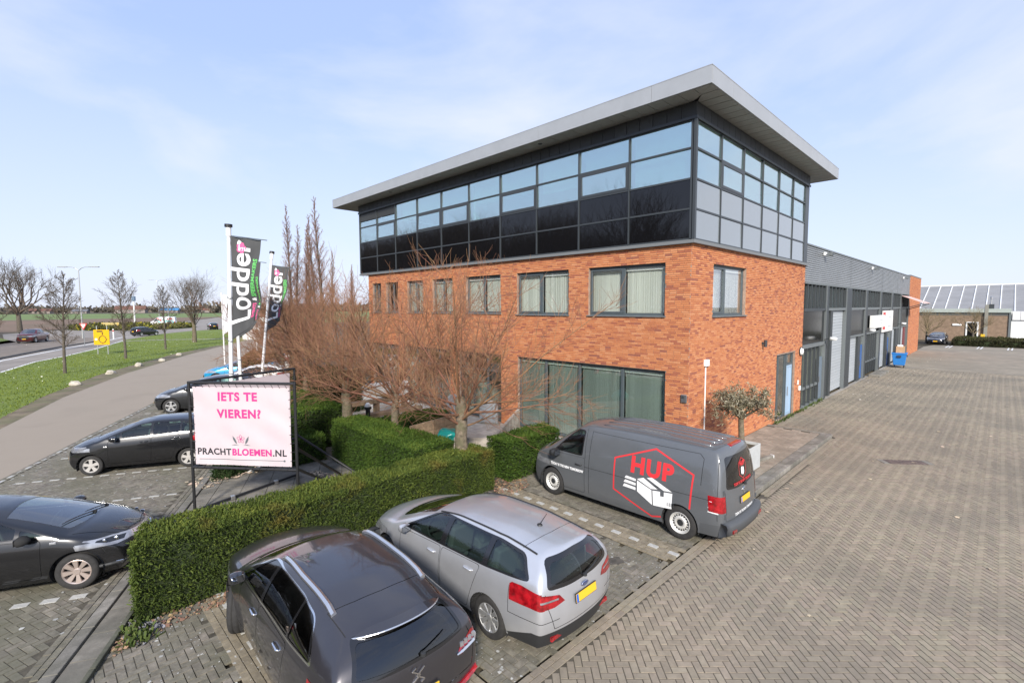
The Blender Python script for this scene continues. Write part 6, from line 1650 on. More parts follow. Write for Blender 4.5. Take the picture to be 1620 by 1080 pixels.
# artwork on side and tail: HUP, a hexagon, a flying parcel
M_hup = mat('decal_red', (0.62, 0.035, 0.040), 0.45); M_dw = mat('decal_white', (0.80, 0.80, 0.79), 0.5); M_dk = mat('decal_dark', (0.05, 0.055, 0.06), 0.5)
def poly_bm(polys):
    bm = bmesh.new()
    for P in polys:
        f = bm.faces.new([bm.verts.new((p[0], p[1], 0)) for p in P])
    bmesh.ops.triangulate(bm, faces=bm.faces[:])
    return bm
def line_polys(pts, w):
    out = []
    for p, q in zip(pts[:-1], pts[1:]):
        p, q = Vector(p), Vector(q); d = (q-p).normalized(); n = Vector((-d.y, d.x))*w/2; e = d*w*0.29
        out.append([tuple(p-n-e), tuple(q-n+e), tuple(q+n+e), tuple(p+n-e)])
    return out
sgn = 1                                                     # the van's left side faces the camera
HEX = [(1.55, 1.45), (0.68, 1.78), (-0.16, 1.42), (-0.14, 0.62), (0.0, 0.40)]
hexpts = [(0.62, 0.30), (1.56, 0.66), (1.56, 1.36), (0.60, 1.735), (-0.26, 1.40), (-0.22, 0.72)]
bv.decal(poly_bm(line_polys(hexpts, 0.035)+line_polys([(0.62, 0.30), (0.41, 0.36)], 0.035)), 'hexagon_outline', M_hup, van, 'side', sgn)
bm = join_text('HUP', 0.47, bold=0.022, space=1.12)
for v in bm.verts: v.co = Vector((0.66-v.co.x*1.02, 1.30+v.co.y, 0))
bv.decal(bm, 'lettering', M_hup, van, 'side', sgn)
def X(p): return (p[0], p[1])
fl = [[(1.00, 1.02), (1.24, 1.04), (1.28, 0.985), (1.00, 0.97)], [(1.00, 0.93), (1.26, 0.95), (1.30, 0.89), (1.00, 0.875)], [(1.00, 0.835), (1.28, 0.855), (1.32, 0.79), (1.00, 0.775)]]
bxp = [[(0.97, 1.03), (0.82, 1.09), (0.48, 0.925), (0.63, 0.90)], [(0.74, 1.105), (0.62, 1.14), (0.16, 0.955), (0.34, 0.935)], [(0.97, 1.00), (0.62, 0.875), (0.60, 0.56), (0.96, 0.76)], [(0.595, 0.875), (0.42, 0.895), (0.42, 0.80), (0.335, 0.805), (0.335, 0.905), (0.15, 0.925), (0.16, 0.60), (0.575, 0.56)]]
bv.decal(poly_bm(fl+bxp), 'parcel_picture', M_dw, van, 'side', sgn)
bv.decal(poly_bm([[(0.26-i*0.024, 0.64), (0.26-i*0.024-w, 0.64), (0.26-i*0.024-w, 0.72), (0.26-i*0.024, 0.72)] for i, w in enumerate((0.012, 0.006, 0.014, 0.008, 0.012, 0.006, 0.01))]), 'bar_marks', M_dk, van, 'side', sgn, off=0.006)
bm = join_text('TODAY IS THE NEW TOMORROW', 0.085, bold=0.004)
for v in bm.verts: v.co = Vector((2.93-v.co.x*0.78, 0.83+v.co.y-(2.93-v.co.x)*0.0, 0))
bv.decal(bm, 'slogan', M_dw, van, 'side', sgn)
bv.decal(poly_bm([[(-0.78, 0.98-k*0.085), (-0.60, 0.985-k*0.085), (-0.58, 0.935-k*0.085), (-0.78, 0.925-k*0.085)] for k in range(3)]), 'speed_bars', M_dw, van, 'side', sgn)
hx = [(0.0, 1.69), (0.17, 1.60), (0.17, 1.38), (0.0, 1.28), (-0.17, 1.38), (-0.17, 1.60), (0.0, 1.69)]
bv.decal(poly_bm(line_polys(hx, 0.012)), 'hexagon_outline', M_hup, van, 'end', -1)
bm = join_text('HUP', 0.12, bold=0.006)
for v in bm.verts: v.co = Vector((-v.co.x, 1.58+v.co.y, 0))
bv.decal(bm, 'lettering', M_hup, van, 'end', -1, grid=0.3)
bv.decal(poly_bm([[(-0.06, 1.50), (0.05, 1.52), (0.08, 1.47), (0.07, 1.38), (-0.03, 1.35), (-0.07, 1.40)]]), 'parcel_picture', M_dw, van, 'end', -1)
bm = join_text('TODAY IS THE NEW TOMORROW', 0.075, bold=0.003)
for v in bm.verts: v.co = Vector((-v.co.x*0.75, 1.235+v.co.y, 0))
bv.decal(bm, 'slogan', M_hup, van, 'end', -1, grid=0.4)
bm = join_text('TODAY IS THE NEW TOMORROW', 0.07, bold=0.003)
for v in bm.verts: v.co = Vector((-v.co.x*0.85, 0.66+v.co.y, 0))
bv.decal(bm, 'slogan', M_dw, van, 'end', -1, grid=0.4)
h, n = bv.hit((-9, 0, 1.055), (1, 0, 0)); mb = MB(); c = h+Vector((-0.008, 0, 0.0))
mb.tube([c+Vector((0, 0.065*math.cos(t), 0.065*math.sin(t))) for t in np.linspace(0, 2*PI, 25)], 0.007, n=5, caps=False)
for (a, b_) in (((-0.03, 0.055), (0.0, 0.012)), ((0.03, 0.055), (0.0, 0.012)), ((-0.055, 0.03), (-0.024, -0.05)), ((-0.024, -0.05), (0, 0.0)), ((0, 0.0), (0.024, -0.05)), ((0.024, -0.05), (0.055, 0.03))): mb.bar(c+Vector((0, a[0], a[1])), c+Vector((0, b_[0], b_[1])), 0.010)
mb.build('emblem', M_chrome, van)
# ---- other cars: one compact base shape, stretched to each car's own proportions
HB = spec(wb=2.57, fo=0.83, ro=0.645, W=1.72, H=1.455, r=0.312, rim=0.215, flare=0.013,
  front=[(0, 3.10), (0.35, 3.20), (0.7, 3.17), (1, 2.98)], rear=[(0, -0.50), (0.25, -0.57), (0.5, -0.58), (0.8, -0.56), (1, -0.52)],
  belt=[(2.98, 0.72), (2.75, 0.83), (2.35, 0.93), (1.9, 0.945), (1.0, 0.98), (0.1, 1.03), (-0.3, 1.05), (-0.52, 1.05)],
  sill=[(3.2, 0.19), (2.2, 0.21), (0.6, 0.21), (-0.6, 0.27)],
  plan=[(3.22, 0.78), (3.0, 0.86), (2.55, 0.975), (1.8, 1.0), (0.4, 1.0), (-0.2, 0.985), (-0.6, 0.89)],
  prof=[(0, 0.93), (0.2, 0.985), (0.5, 1.0), (0.8, 0.985), (1, 0.935)],
  A=[(0, 2.38), (0.5, 1.90), (1, 1.32)], D=[(0, -0.52), (0.5, -0.46), (1, -0.32)],
  rail=[(1.32, 1.315), (0.9, 1.375), (0.3, 1.375), (-0.1, 1.34), (-0.32, 1.305)], roofw=[(2.3, 0.57), (1.4, 0.55), (0.4, 0.55), (-0.5, 0.53)],
  bulge=dict(nose=([(0, 0.15), (0.5, 0.19), (1, 0.27)], [(0, 0), (1, 0.03)]), hood=([(0, 0.27), (0.3, 0.18), (1, 0.20)], [(0, 0.03), (0.3, 0.06), (1, 0.05)]),
             screen=([(0, 0.20), (0.5, 0.15), (1, 0.10)], [(0, 0.05), (0.5, 0.05), (1, 0.055)]), roof=([(0, 0.10), (0.3, 0.0), (0.7, 0), (1, -0.11)], [(0, 0.055), (0.5, 0.07), (1, 0.055)]),
             back=([(0, -0.11), (0.5, -0.11), (1, -0.10)], [(0, 0.055), (0.5, 0.02), (1, 0.0)]), tail=([(0, -0.10), (0.3, -0.11), (1, -0.12)], [(0, 0), (1, 0)])),
  dlo=[(2.20, 0.965), (1.1, 0.995), (0.3, 1.025), (-0.26, 1.06), (-0.12, 1.27), (0.2, 1.345), (0.9, 1.352), (1.36, 1.31)],
  windows=[[(2.16, 0.985), (1.82, 0.992), (1.82, 1.10)], [(1.76, 0.994), (1.02, 1.018), (1.02, 1.328), (1.34, 1.295), (1.76, 1.125)], [(0.94, 1.02), (0.22, 1.048), (0.22, 1.325), (0.94, 1.332)], [(0.16, 1.05), (-0.22, 1.07), (-0.10, 1.25), (0.16, 1.315)]], winr=0.025, trimw=0.02,
  screen=[(2.43, 0.60), (2.55, 0.3), (2.58, 0), (2.55, -0.3), (2.43, -0.60), (1.44, -0.52), (1.48, 0), (1.44, 0.52)],
  rearwin=[(0.62, 1.05), (0, 1.03), (-0.62, 1.05), (-0.48, 1.295), (0, 1.32), (0.48, 1.295)], rtrim=0.04, rwr=0.08,
  tail_end=[[(0.56, 0.78), (0.86, 0.78), (0.86, 1.02), (0.62, 1.0)]], tail_side=[[(-0.7, 0.76), (-0.44, 0.80), (-0.36, 1.0), (-0.7, 1.02)]],
  head_end=[[(0.48, 0.665), (0.66, 0.655), (0.90, 0.69), (0.90, 0.785), (0.62, 0.735)]], head_side=[[(3.3, 0.66), (2.98, 0.695), (2.66, 0.80), (2.68, 0.815), (3.0, 0.782), (3.3, 0.73)]],
  grille=[[(0.52, 0.30), (0.56, 0.50), (-0.56, 0.50), (-0.52, 0.30)]],
  doors=[[(2.12, 0.30), (1.00, 0.30), (1.00, 0.97), (2.12, 0.93)], [(0.98, 0.30), (0.46, 0.30), (0.32, 0.60), (0.20, 1.0), (0.98, 0.97)]],
  gaps=[('end', [(0.66, 1.03), (0.64, 0.60), (-0.64, 0.60), (-0.66, 1.03)], ENDR, 0), ('side', [(2.96, 0.56), (2.88, 0.70)], SIDEP, 0), ('top', [(2.50, 0.70), (3.12, 0.46), (3.22, 0.0), (3.12, -0.46), (2.50, -0.70)], lambda f: f.normal.z > 0.3, 0)],
  mirror=(1.92, 0.80, 1.0), handles=[(1.28, 0.86), (0.46, 0.90)], plate_r=0.72, plate_f=0.42)
def stretch(base, wb, fo, ro, W, H, r=None, **kw):
    b = base
    def fx(x): return x*ro/b['ro'] if x < 0 else (x*wb/b['wb'] if x < b['wb'] else wb+(x-b['wb'])*fo/b['fo'])
    fy = lambda y: y*W/b['W']
    fz = lambda z: z*H/b['H']
    o = dict(b); o.update(wb=wb, fo=fo, ro=ro, W=W, H=H, r=r or b['r']); o['rim'] = o['r']*0.69
    for k in ('front', 'rear', 'A', 'D'): o[k] = [(v, fx(x)) for v, x in b[k]]
    for k in ('belt', 'sill', 'rail'): o[k] = [(fx(x), fz(z)) for x, z in b[k]]
    o['roofw'] = [(fx(x), fy(y)) for x, y in b['roofw']]; o['plan'] = [(fx(x), v) for x, v in b['plan']]
    for k in ('windows', 'tail_side', 'head_side', 'doors'): o[k] = [[(fx(x), fz(z)) for x, z in P] for P in b.get(k, [])]
    if b.get('dlo'): o['dlo'] = [(fx(x), fz(z)) for x, z in b['dlo']]
    for k in ('tail_end', 'head_end', 'grille'): o[k] = [[(fy(y), fz(z)) for y, z in P] for P in b.get(k, [])]
    o['screen'] = [(fx(x), fy(y)) for x, y in b['screen']]
    if b.get('rearwin'): o['rearwin'] = [(fy(y), fz(z)) for y, z in b['rearwin']]
    g = []
    for (ax, pts, pr, s) in b.get('gaps', []): g.append((ax, [(fx(p), fz(q)) if ax == 'side' else ((fy(p), fz(q)) if ax == 'end' else (fx(p), fy(q))) for p, q in pts], pr, s))
    o['gaps'] = g
    m = b['mirror']; o['mirror'] = (fx(m[0]), fy(m[1]), fz(m[2])); o['handles'] = [(fx(x), fz(z)) for x, z in b['handles']]
    o['plate_r'] = fz(b['plate_r']); o['plate_f'] = fz(b['plate_f']); o.pop('skirt', None)
    if b.get('skirt'): o['skirt'] = fz(b['skirt'])
    o.update(kw); return o
P_blk = paint('black_paint', (0.012, 0.012, 0.013), 0.25, 0.35)
P_blk2 = paint('anthracite_paint', (0.022, 0.023, 0.025), 0.28, 0.4)
P_wht = paint('white_paint', (0.74, 0.74, 0.73), 0.35, 0.0)
P_blu = paint('turquoise_blue_paint', (0.010, 0.260, 0.480), 0.30, 0.2)
P_wine = paint('wine_red_paint', (0.120, 0.022, 0.024), 0.30, 0.4)
P_navy = paint('navy_paint', (0.012, 0.014, 0.022), 0.25, 0.4)
HEAD = math.atan2(NV.y, NV.x)
M_bronze = mat('copper_rim', (0.60, 0.50, 0.44), 0.35, metal=0.7)
def rio_feat(b):
    for kk, s in ((0, 1), (1, -1)):                        # dark bezel inside the clear cover
        b.cut([(3.16, 0.685), (2.98, 0.708), (2.82, 0.752), (2.84, 0.775), (3.0, 0.765), (3.16, 0.735)], 'side', 'lamp_bezel#%d' % kk, None, 'headlight#%d' % kk, s)
rio, br, ro_ = car('black_hatchback', 'black hatchback cut by the frame edge, its nose against the clipped hedge end', 'car', HB, P_blk, (-15.21, 6.28, 0), HEAD, rims='multi', rim_mat=M_bronze, seat_rows=[1.2, 0.25], feat=rio_feat)
for s in (1, -1):
    for (x, z, r0) in ((2.93, 0.742, 0.034), (3.06, 0.722, 0.040)):
        h, n = br.hit((x, s*4, z), (0, -s, 0))
        if h is not None: mb = MB(); mb.lathe([(0.001, s*0.006), (r0*0.6, s*0.004), (r0, -s*0.004), (r0*1.15, s*0.004)], h, axis='y', n=16); mb.build('lamp_lens', M_chrome, rio)
for o in [c for c in rio.children if c.name.startswith('windscreen')]: pass
for (z, w) in ((0.655, 0.30), (0.612, 0.26)):              # bright bars in the grille
    mb = MB(); pts = []
    for k in range(11):
        y = -w+2*w*k/10; h, n = br.hit((9, y, z-0.03*abs(y/w)**2*-1), (-1, 0, 0)); pts.append(h+Vector((0.012, 0, 0)))
    mb.tube(pts, 0.010, n=6); mb.build('grille_bar', M_chrome, rio)
mb = MB(); pts = [br.hit((9, y, 0.635), (-1, 0, 0))[0]+Vector((0.004, 0, 0)) for y in np.linspace(-0.28, 0.28, 9)]; mb.tube(pts, 0.022, n=6); mb.build('upper_grille', M_blackpl, rio)
for s in (1, -1):
    for z in (0.36, 0.31):
        mb = MB(); pts = [br.hit((9, s*y, z), (-1, 0, 0))[0]+Vector((0.008, 0, 0)) for y in (0.60, 0.64, 0.68, 0.71)]; mb.tube(pts, 0.006, n=6); mb.build('fog_lamp_bar', M_chrome, rio)
    mb = MB(); pts = [br.hit((9, s*y, 0.335), (-1, 0, 0))[0]+Vector((0.0, 0, 0)) for y in (0.60, 0.66, 0.72, 0.77)]; mb.tube([p-Vector((0.02, 0, 0)) for p in pts], 0.035, n=8); mb.build('fog_recess', M_blackpl, rio)
    h, n = br.hit((2.28, s*4, 0.86), (0, -s, 0)); mb = MB(); mb.cbox(h+Vector((0, s*0.004, 0)), (0.09, 0.012, 0.035)); mb.build('side_repeater', M_lampw, rio, bevel=0.004)
wiper(rio, br, (2.50, 0.10), (2.28, -0.52), axis='top'); wiper(rio, br, (2.52, 0.52), (2.40, -0.02), axis='top')
PIC = stretch(HB, 2.385, 0.70, 0.56, 1.62, 1.49, 0.285)
pic, bp_, po = car('black_hatchback', 'small black hatchback with pale five-spoke wheels, parked left of the banner', 'car', PIC, P_blk, (-10.09, 11.33, 0), HEAD+PI, rims='five', rim_mat=mat('pale_wheel_trim', (0.44, 0.42, 0.39), 0.5, metal=0.2), seat_rows=[1.1, 0.2])
for s in (1, -1):
    h, n = bp_.hit((2.02, s*4, 0.80), (0, -s, 0)); mb = MB(); mb.cbox(h+Vector((0, s*0.004, 0)), (0.09, 0.012, 0.035)); mb.build('side_repeater', M_lampw, pic, bevel=0.004)
CROSS = stretch(HB, 2.65, 0.84, 0.84, 1.80, 1.60, 0.335)
def at_bay(off, t): p = NV*off+SV*t; return (p.x, p.y, 0)
car('black_crossover', 'black crossover behind the small hatchback, half hidden by the banner', 'car', CROSS, P_blk2, at_bay(-14.25, 14.75), HEAD+PI, rims='five', lod=0.75)
SM = stretch(HB, 2.45, 0.78, 0.62, 1.68, 1.49, 0.29)
car('white_hatchback', 'white hatchback just behind the banner, beside the black crossover', 'car', SM, P_wht, at_bay(-13.3, 19.8), HEAD+PI, lod=0.6)
MPV = stretch(HB, 2.68, 0.88, 0.82, 1.80, 1.50, 0.32)
car('blue_hatchback', 'bright turquoise blue hatchback in the street parking row', 'car', MPV, P_blu, at_bay(-14.4, 24.0), HEAD+PI, lod=0.6)
car('white_crossover', 'white crossover last in the row, behind the blue hatchback', 'car', CROSS, P_wht, at_bay(-13.9, 28.2), HEAD+PI, lod=0.6)
# traffic on the main road
PICK = stretch(HB, 3.55, 0.95, 1.25, 2.02, 1.95, 0.40)
PICK.update(D=[(0, 0.75), (0.5, 0.80), (1, 0.90)], A=[(0, 3.05), (0.5, 2.75), (1, 2.35)], rail=[(2.35, 1.80), (1.6, 1.86), (0.9, 1.82)], roofw=[(3.0, 0.72), (1.6, 0.70), (0.8, 0.68)], deck=True,
   belt=[(4.4, 1.10), (3.9, 1.20), (3.05, 1.24), (1.5, 1.25), (0.75, 1.25), (0.2, 1.22), (-1.2, 1.22)], dlo=[(2.95, 1.29), (0.85, 1.31), (0.95, 1.76), (2.3, 1.76)], windows=[[(2.85, 1.31), (1.95, 1.32), (1.95, 1.74), (2.3, 1.74)], [(1.85, 1.32), (1.0, 1.33), (1.05, 1.72), (1.85, 1.74)]],
   screen=[(3.10, 0.72), (3.25, 0), (3.10, -0.72), (2.45, -0.64), (2.45, 0.64)], rearwin=None, tail_end=[[(0.80, 0.9), (1.0, 0.9), (1.0, 1.15), (0.80, 1.15)]], doors=[[(2.9, 0.45), (1.9, 0.45), (1.9, 1.22), (2.9, 1.20)], [(1.86, 0.45), (0.9, 0.45), (0.8, 1.22), (1.86, 1.22)]], gaps=[], head_end=[[(0.55, 0.85), (0.98, 0.85), (0.98, 1.05), (0.55, 1.0)]], grille=[[(0.5, 0.55), (0.5, 1.08), (-0.5, 1.08), (-0.5, 0.55)]])
PICK['bulge'] = dict(HB['bulge']); PICK['bulge']['deckb'] = ([(0, -0.02), (1, -0.06)], [(0, 0.0), (1, 0.0)]); PICK['bulge']['back'] = ([(0, -0.06), (1, -0.04)], [(0, 0.03), (1, 0.03)]); PICK['bulge']['roof'] = ([(0, 0.10), (0.3, 0), (1, -0.05)], [(0, 0.05), (1, 0.05)]); PICK['bulge']['tail'] = ([(0, -0.06), (1, -0.06)], [(0, 0), (1, 0)])
car('pickup_truck', 'dark red pickup truck driving this way on the main road', 'pickup', PICK, P_wine, (-12.9, 92.6, 0), R(-110), lod=0.5)
car('black_hatchback', 'black car leaving along the main road, between the second and third young trees', 'car', CROSS, P_blk2, (-0.6, 98.5, 0), R(32), lod=0.45, plate_r=True)
car('black_suv', 'black SUV waiting by the junction beside the widest roadside tree', 'car', CROSS, P_blk, (15.2, 117.0, 0), R(85), lod=0.45)
car('dark_hatchback', 'dark car far off behind the painted delivery truck', 'car', MPV, P_blk, (39, 186, 0), R(-130), lod=0.4)
car('navy_hatchback', 'navy hatchback parked nose out at the far end of the yard', 'car', MPV, P_navy, (68.6, -0.75, 0), R(178), lod=0.6)
VF = stretch(VAN, 3.45, 0.95, 1.3, 2.0, 2.65, 0.36); VF['gaps'] = []; VF['tail_side'] = []; VF['head_side'] = []
pv_, bpv, ov = car('painted_van', 'white delivery van covered in turquoise and red painted shapes', 'van', VF, P_wht, (11.5, 141.0, 0), R(158), lod=0.5)
art = random.Random(5); M_tq = mat('decal_turquoise', (0.04, 0.45, 0.42), 0.5)
for i, mm in enumerate((M_tq, M_hup, M_tq, MATS['decal_dark'])):
    P = []
    for k in range(9):
        x = art.uniform(-0.8, 2.6); z = art.uniform(0.9, 2.3); s_ = art.uniform(0.15, 0.42)
        P.append([(x+s_*math.cos(a)*art.uniform(0.6, 1), z+s_*0.8*math.sin(a)*art.uniform(0.6, 1)) for a in np.linspace(0, 2*PI, 7)[:-1]])
    bpv.decal(poly_bm(P), 'painted_shapes', mm, pv_, 'side', 1, off=0.005+0.004*i)

# ------------------------------------------------------------------ banner frame by the hedge
bf = thing('banner_stand', 'black scaffold stand in a wedge holding two pale banners', 'banner stand', (-11.09, 6.62, 0))
LB, R1, R2 = Vector((0, 0, 0)), Vector((1.62, -1.95, 0)), Vector((2.66, 0.83, 0))
M_tubeb = mat('black_scaffold', (0.014, 0.014, 0.015), 0.5)
def pole(a, b, r=0.032, name='pole'):
    mb = MB(); mb.tube([a, b], r, n=10); return mb.build(name, M_tubeb, bf, smooth=False)
up = Vector((0, 0, 1)); ZBn, ZTn = 1.10, 3.06
for P in (LB, R1, R2): pole(P+up*0.0, P+up*(ZTn+0.03))
for P in (R1, R2):
    for z in (ZBn, ZTn): pole(LB+up*z, P+up*z)
pole(LB+up*0.06, R2+up*0.06); pole(R1+up*0.06, R2+up*0.06)
pole(R1+up*1.60, Vector((3.55, 0.03, 0.03)), name='brace'); pole(R2+up*1.2, Vector((3.9, -0.5, 0.03)), name='brace'); pole(R1+up*1.12, Vector((3.0, 0.1, 0.03)), name='brace')
M_ban = mat('pale_pink_banner', (0.50, 0.415, 0.435), 0.75, col2=(0.52, 0.455, 0.46), nscale=1.2)
M_pink = mat('banner_pink', (0.50, 0.035, 0.20), 0.6); M_ink = mat('banner_black', (0.02, 0.02, 0.025), 0.6); M_green = mat('print_green', (0.12, 0.50, 0.12), 0.6); M_greyp = mat('print_grey', (0.10, 0.12, 0.13), 0.6)
class Cloth:
    """a tensioned banner sheet with shallow folds; maps (u, v) metres to the sheet"""
    def __init__(s, A, B, z0, z1, amp=0.012):
        s.A, s.B, s.z0, s.z1 = A, B, z0, z1; s.d = (B-A); s.w = s.d.length; s.d.normalize(); s.n = Vector((s.d.y, -s.d.x, 0)); s.amp = amp
    def p(s, u, v, off=0.0):
        fold = math.sin(u*3.1+v*1.9)*0.6+math.sin(u*7+v*8.5+1)*0.3+math.sin((u+v*2.2)*5)*0.35
        return s.A+s.d*u+up*v+s.n*(off+s.amp*fold)
    def sheet(s, u0, u1, nx=40, nz=32):
        mb = MB(); sag = lambda u: 0
        vs = [s.p(u0+(u1-u0)*i/nx, s.z0+(s.z1-s.z0)*j/nz) for i in range(nx+1) for j in range(nz+1)]
        mb.add(vs, [(i*(nz+1)+j, (i+1)*(nz+1)+j, (i+1)*(nz+1)+j+1, i*(nz+1)+j+1) for i in range(nx) for j in range(nz)])
        return mb
    def art(s, bm, name, material, parent, off=0.004, grid=0.05):
        for k in (0, 1):
            lo = min(v.co[k] for v in bm.verts); hi = max(v.co[k] for v in bm.verts); c = lo+grid
            while c < hi:
                n = Vector((0, 0, 0)); n[k] = 1; co = Vector((0, 0, 0)); co[k] = c
                bmesh.ops.bisect_plane(bm, geom=bm.verts[:]+bm.edges[:]+bm.faces[:], plane_co=co, plane_no=n); c += grid
        for v in bm.verts: v.co = s.p(v.co.x, v.co.y, off)
        return bm_obj(bm, name, material, parent)
def put(body, size, u, v, bold, sx=1.0, space=1.0, rot=None, align='CENTER'):
    bm = join_text(body, size, bold=bold, sx=sx, space=space, align=align)
    for q in bm.verts:
        if rot: q.co = Vector((u-q.co.y, v+q.co.x, 0))
        else: q.co = Vector((u+q.co.x, v+q.co.y, 0))
    return bm
c1 = Cloth(LB, R1, ZBn+0.07, ZTn-0.09)
wb_ = c1.w
ban = c1.sheet(0.09, wb_-0.13).build('banner', M_ban, bf, smooth=True)
mid = wb_*0.47
c1.art(put('IETS TE', 0.265, mid-0.03, 2.74, 0.011, 1.0, 1.12), 'lettering', M_pink, bf)
c1.art(put('VIEREN?', 0.265, mid, 2.35, 0.011, 1.0, 1.12), 'lettering', M_pink, bf)
words = [('PRACHT', 0.006, M_ink), ('BLOEMEN', 0.0085, M_pink), ('.NL', 0.006, M_ink)]
bms = [join_text(w_, 0.205, bold=b_, sx=1.0, space=1.09) for w_, b_, _ in words]
ext = [(min(v.co.x for v in q.verts), max(v.co.x for v in q.verts)) for q in bms]
tot = sum(e1-e0 for e0, e1 in ext)+0.05; cx = mid+0.03-tot/2
for q, (e0, e1), (_, _, mm) in zip(bms, ext, words):
    for v in q.verts: v.co = Vector((v.co.x-e0+cx, v.co.y+1.47, 0))
    cx += e1-e0+0.025
    c1.art(q, 'lettering', mm, bf)
c1.art(poly_bm(line_polys([(mid-1.0, 1.30), (mid+1.05, 1.30)], 0.012)+[[(mid+1.05+0.025*math.cos(a), 1.30+0.025*math.sin(a)) for a in np.linspace(0, 2*PI, 9)[:-1]]]), 'rule', M_greyp, bf)
pet = []
for k in range(5):
    a = PI/2+k*2*PI/5; cx, cz = mid+0.02+0.055*math.cos(a), 1.78+0.055*math.sin(a)
    P = [(cx+0.042*math.cos(b)*math.cos(a)-0.026*math.sin(b)*math.sin(a), cz+0.042*math.cos(b)*math.sin(a)+0.026*math.sin(b)*math.cos(a)) for b in np.linspace(0, 2*PI, 13)]
    pet += line_polys(P, 0.008)
pet.append([(mid+0.02+0.024*math.cos(a), 1.78+0.024*math.sin(a)) for a in np.linspace(0, 2*PI, 9)[:-1]])
c1.art(poly_bm(pet), 'flower_emblem', M_pink, bf)
lv = []
for s_ in (-1, 1):
    lv.append([(mid+0.02+s_*x, z) for x, z in ((0.10, 1.66), (0.15, 1.70), (0.19, 1.77), (0.20, 1.85), (0.15, 1.80), (0.115, 1.73))]); lv.append([(mid+0.02+s_*x, z) for x, z in ((0.05, 1.64), (0.15, 1.655), (0.24, 1.635), (0.15, 1.635))])
c1.art(poly_bm(lv), 'leaf_emblem', M_greyp, bf)
c2 = Cloth(LB, R2, ZBn+0.07, ZTn-0.10)
c2.sheet(0.22, c2.w-0.16).build('banner', M_ban, bf, smooth=True)
for P, w in ((R1, c1), (R2, c2)):                          # lacing to the tubes
    for i in range(14):
        u = 0.16+i*(w.w-0.36)/13
        for (za, zb_) in ((ZTn, ZTn-0.10), (ZBn, ZBn+0.08)):
            mb = MB(); mb.tube([w.p(u-0.02, za, 0.034), w.p(u+0.02, zb_, 0.012)], 0.006, n=5); mb.build('lacing', M_tubeb, bf)
    for i in range(9):
        z = ZBn+0.2+i*0.2
        mb = MB(); mb.tube([w.p(0.0, z+0.03, 0.034), w.p(0.11, z, 0.012)], 0.006, n=5); mb.tube([w.p(w.w, z+0.03, 0.034), w.p(w.w-0.15, z, 0.012)], 0.006, n=5); mb.build('lacing', M_tubeb, bf)
for (u, z) in ((0.9, 0.06), (2.1, 0.06)):
    p = LB+(R2-LB).normalized()*u; mb = MB(); mb.cbox(p+up*z, (0.10, 0.10, 0.10)); mb.build('clamp', M_stl, bf, bevel=0.01)

# ------------------------------------------------------------------ flagpoles and flags
M_pole = mat('white_flagpole', (0.76, 0.76, 0.75), 0.4)
M_flag = mat('grey_flag', (0.060, 0.062, 0.063), 0.8, noise=0.08, nscale=2)
def flagpole(label, base, top, r, cap=True, group='white flagpoles along the street'):
    b, t = Vector(base), Vector(top)
    o = thing('flagpole', label, 'flagpole', b, 0, group); d = t-b
    mb = MB(); mb.tube([(0, 0, 0), d*0.5, d*0.96], [r*1.15, r, r*0.82], n=14); mb.build('mast', M_pole, o, smooth=False)
    mb = MB(); mb.tube([d*0.96, d*0.995], [r*1.25, r*1.25], n=14); mb.build('collar', M_pole, o)
    if cap: mb = MB(); mb.tube([d*0.995, d*1.006], [r*1.9, r*1.9], n=16); mb.build('cap', M_tubeb, o)
    mb = MB(); mb.tube([(0, 0, 0.0), (0, 0, 0.35)], r*1.35, n=14); mb.build('foot', M_pole, o)
    for k in (0.42, 0.55, 0.72):
        mb = MB(); c = d*k; mb.tube([c+Vector((r*1.15*math.cos(a), r*1.15*math.sin(a), 0.03*math.sin(a))) for a in np.linspace(0, 2*PI, 11)], 0.012, n=5, caps=False); mb.build('rope_ring', M_greyp, o)
    return o
FD = Vector((0.74, -0.67, 0))                               # the wind lays the flags to the right
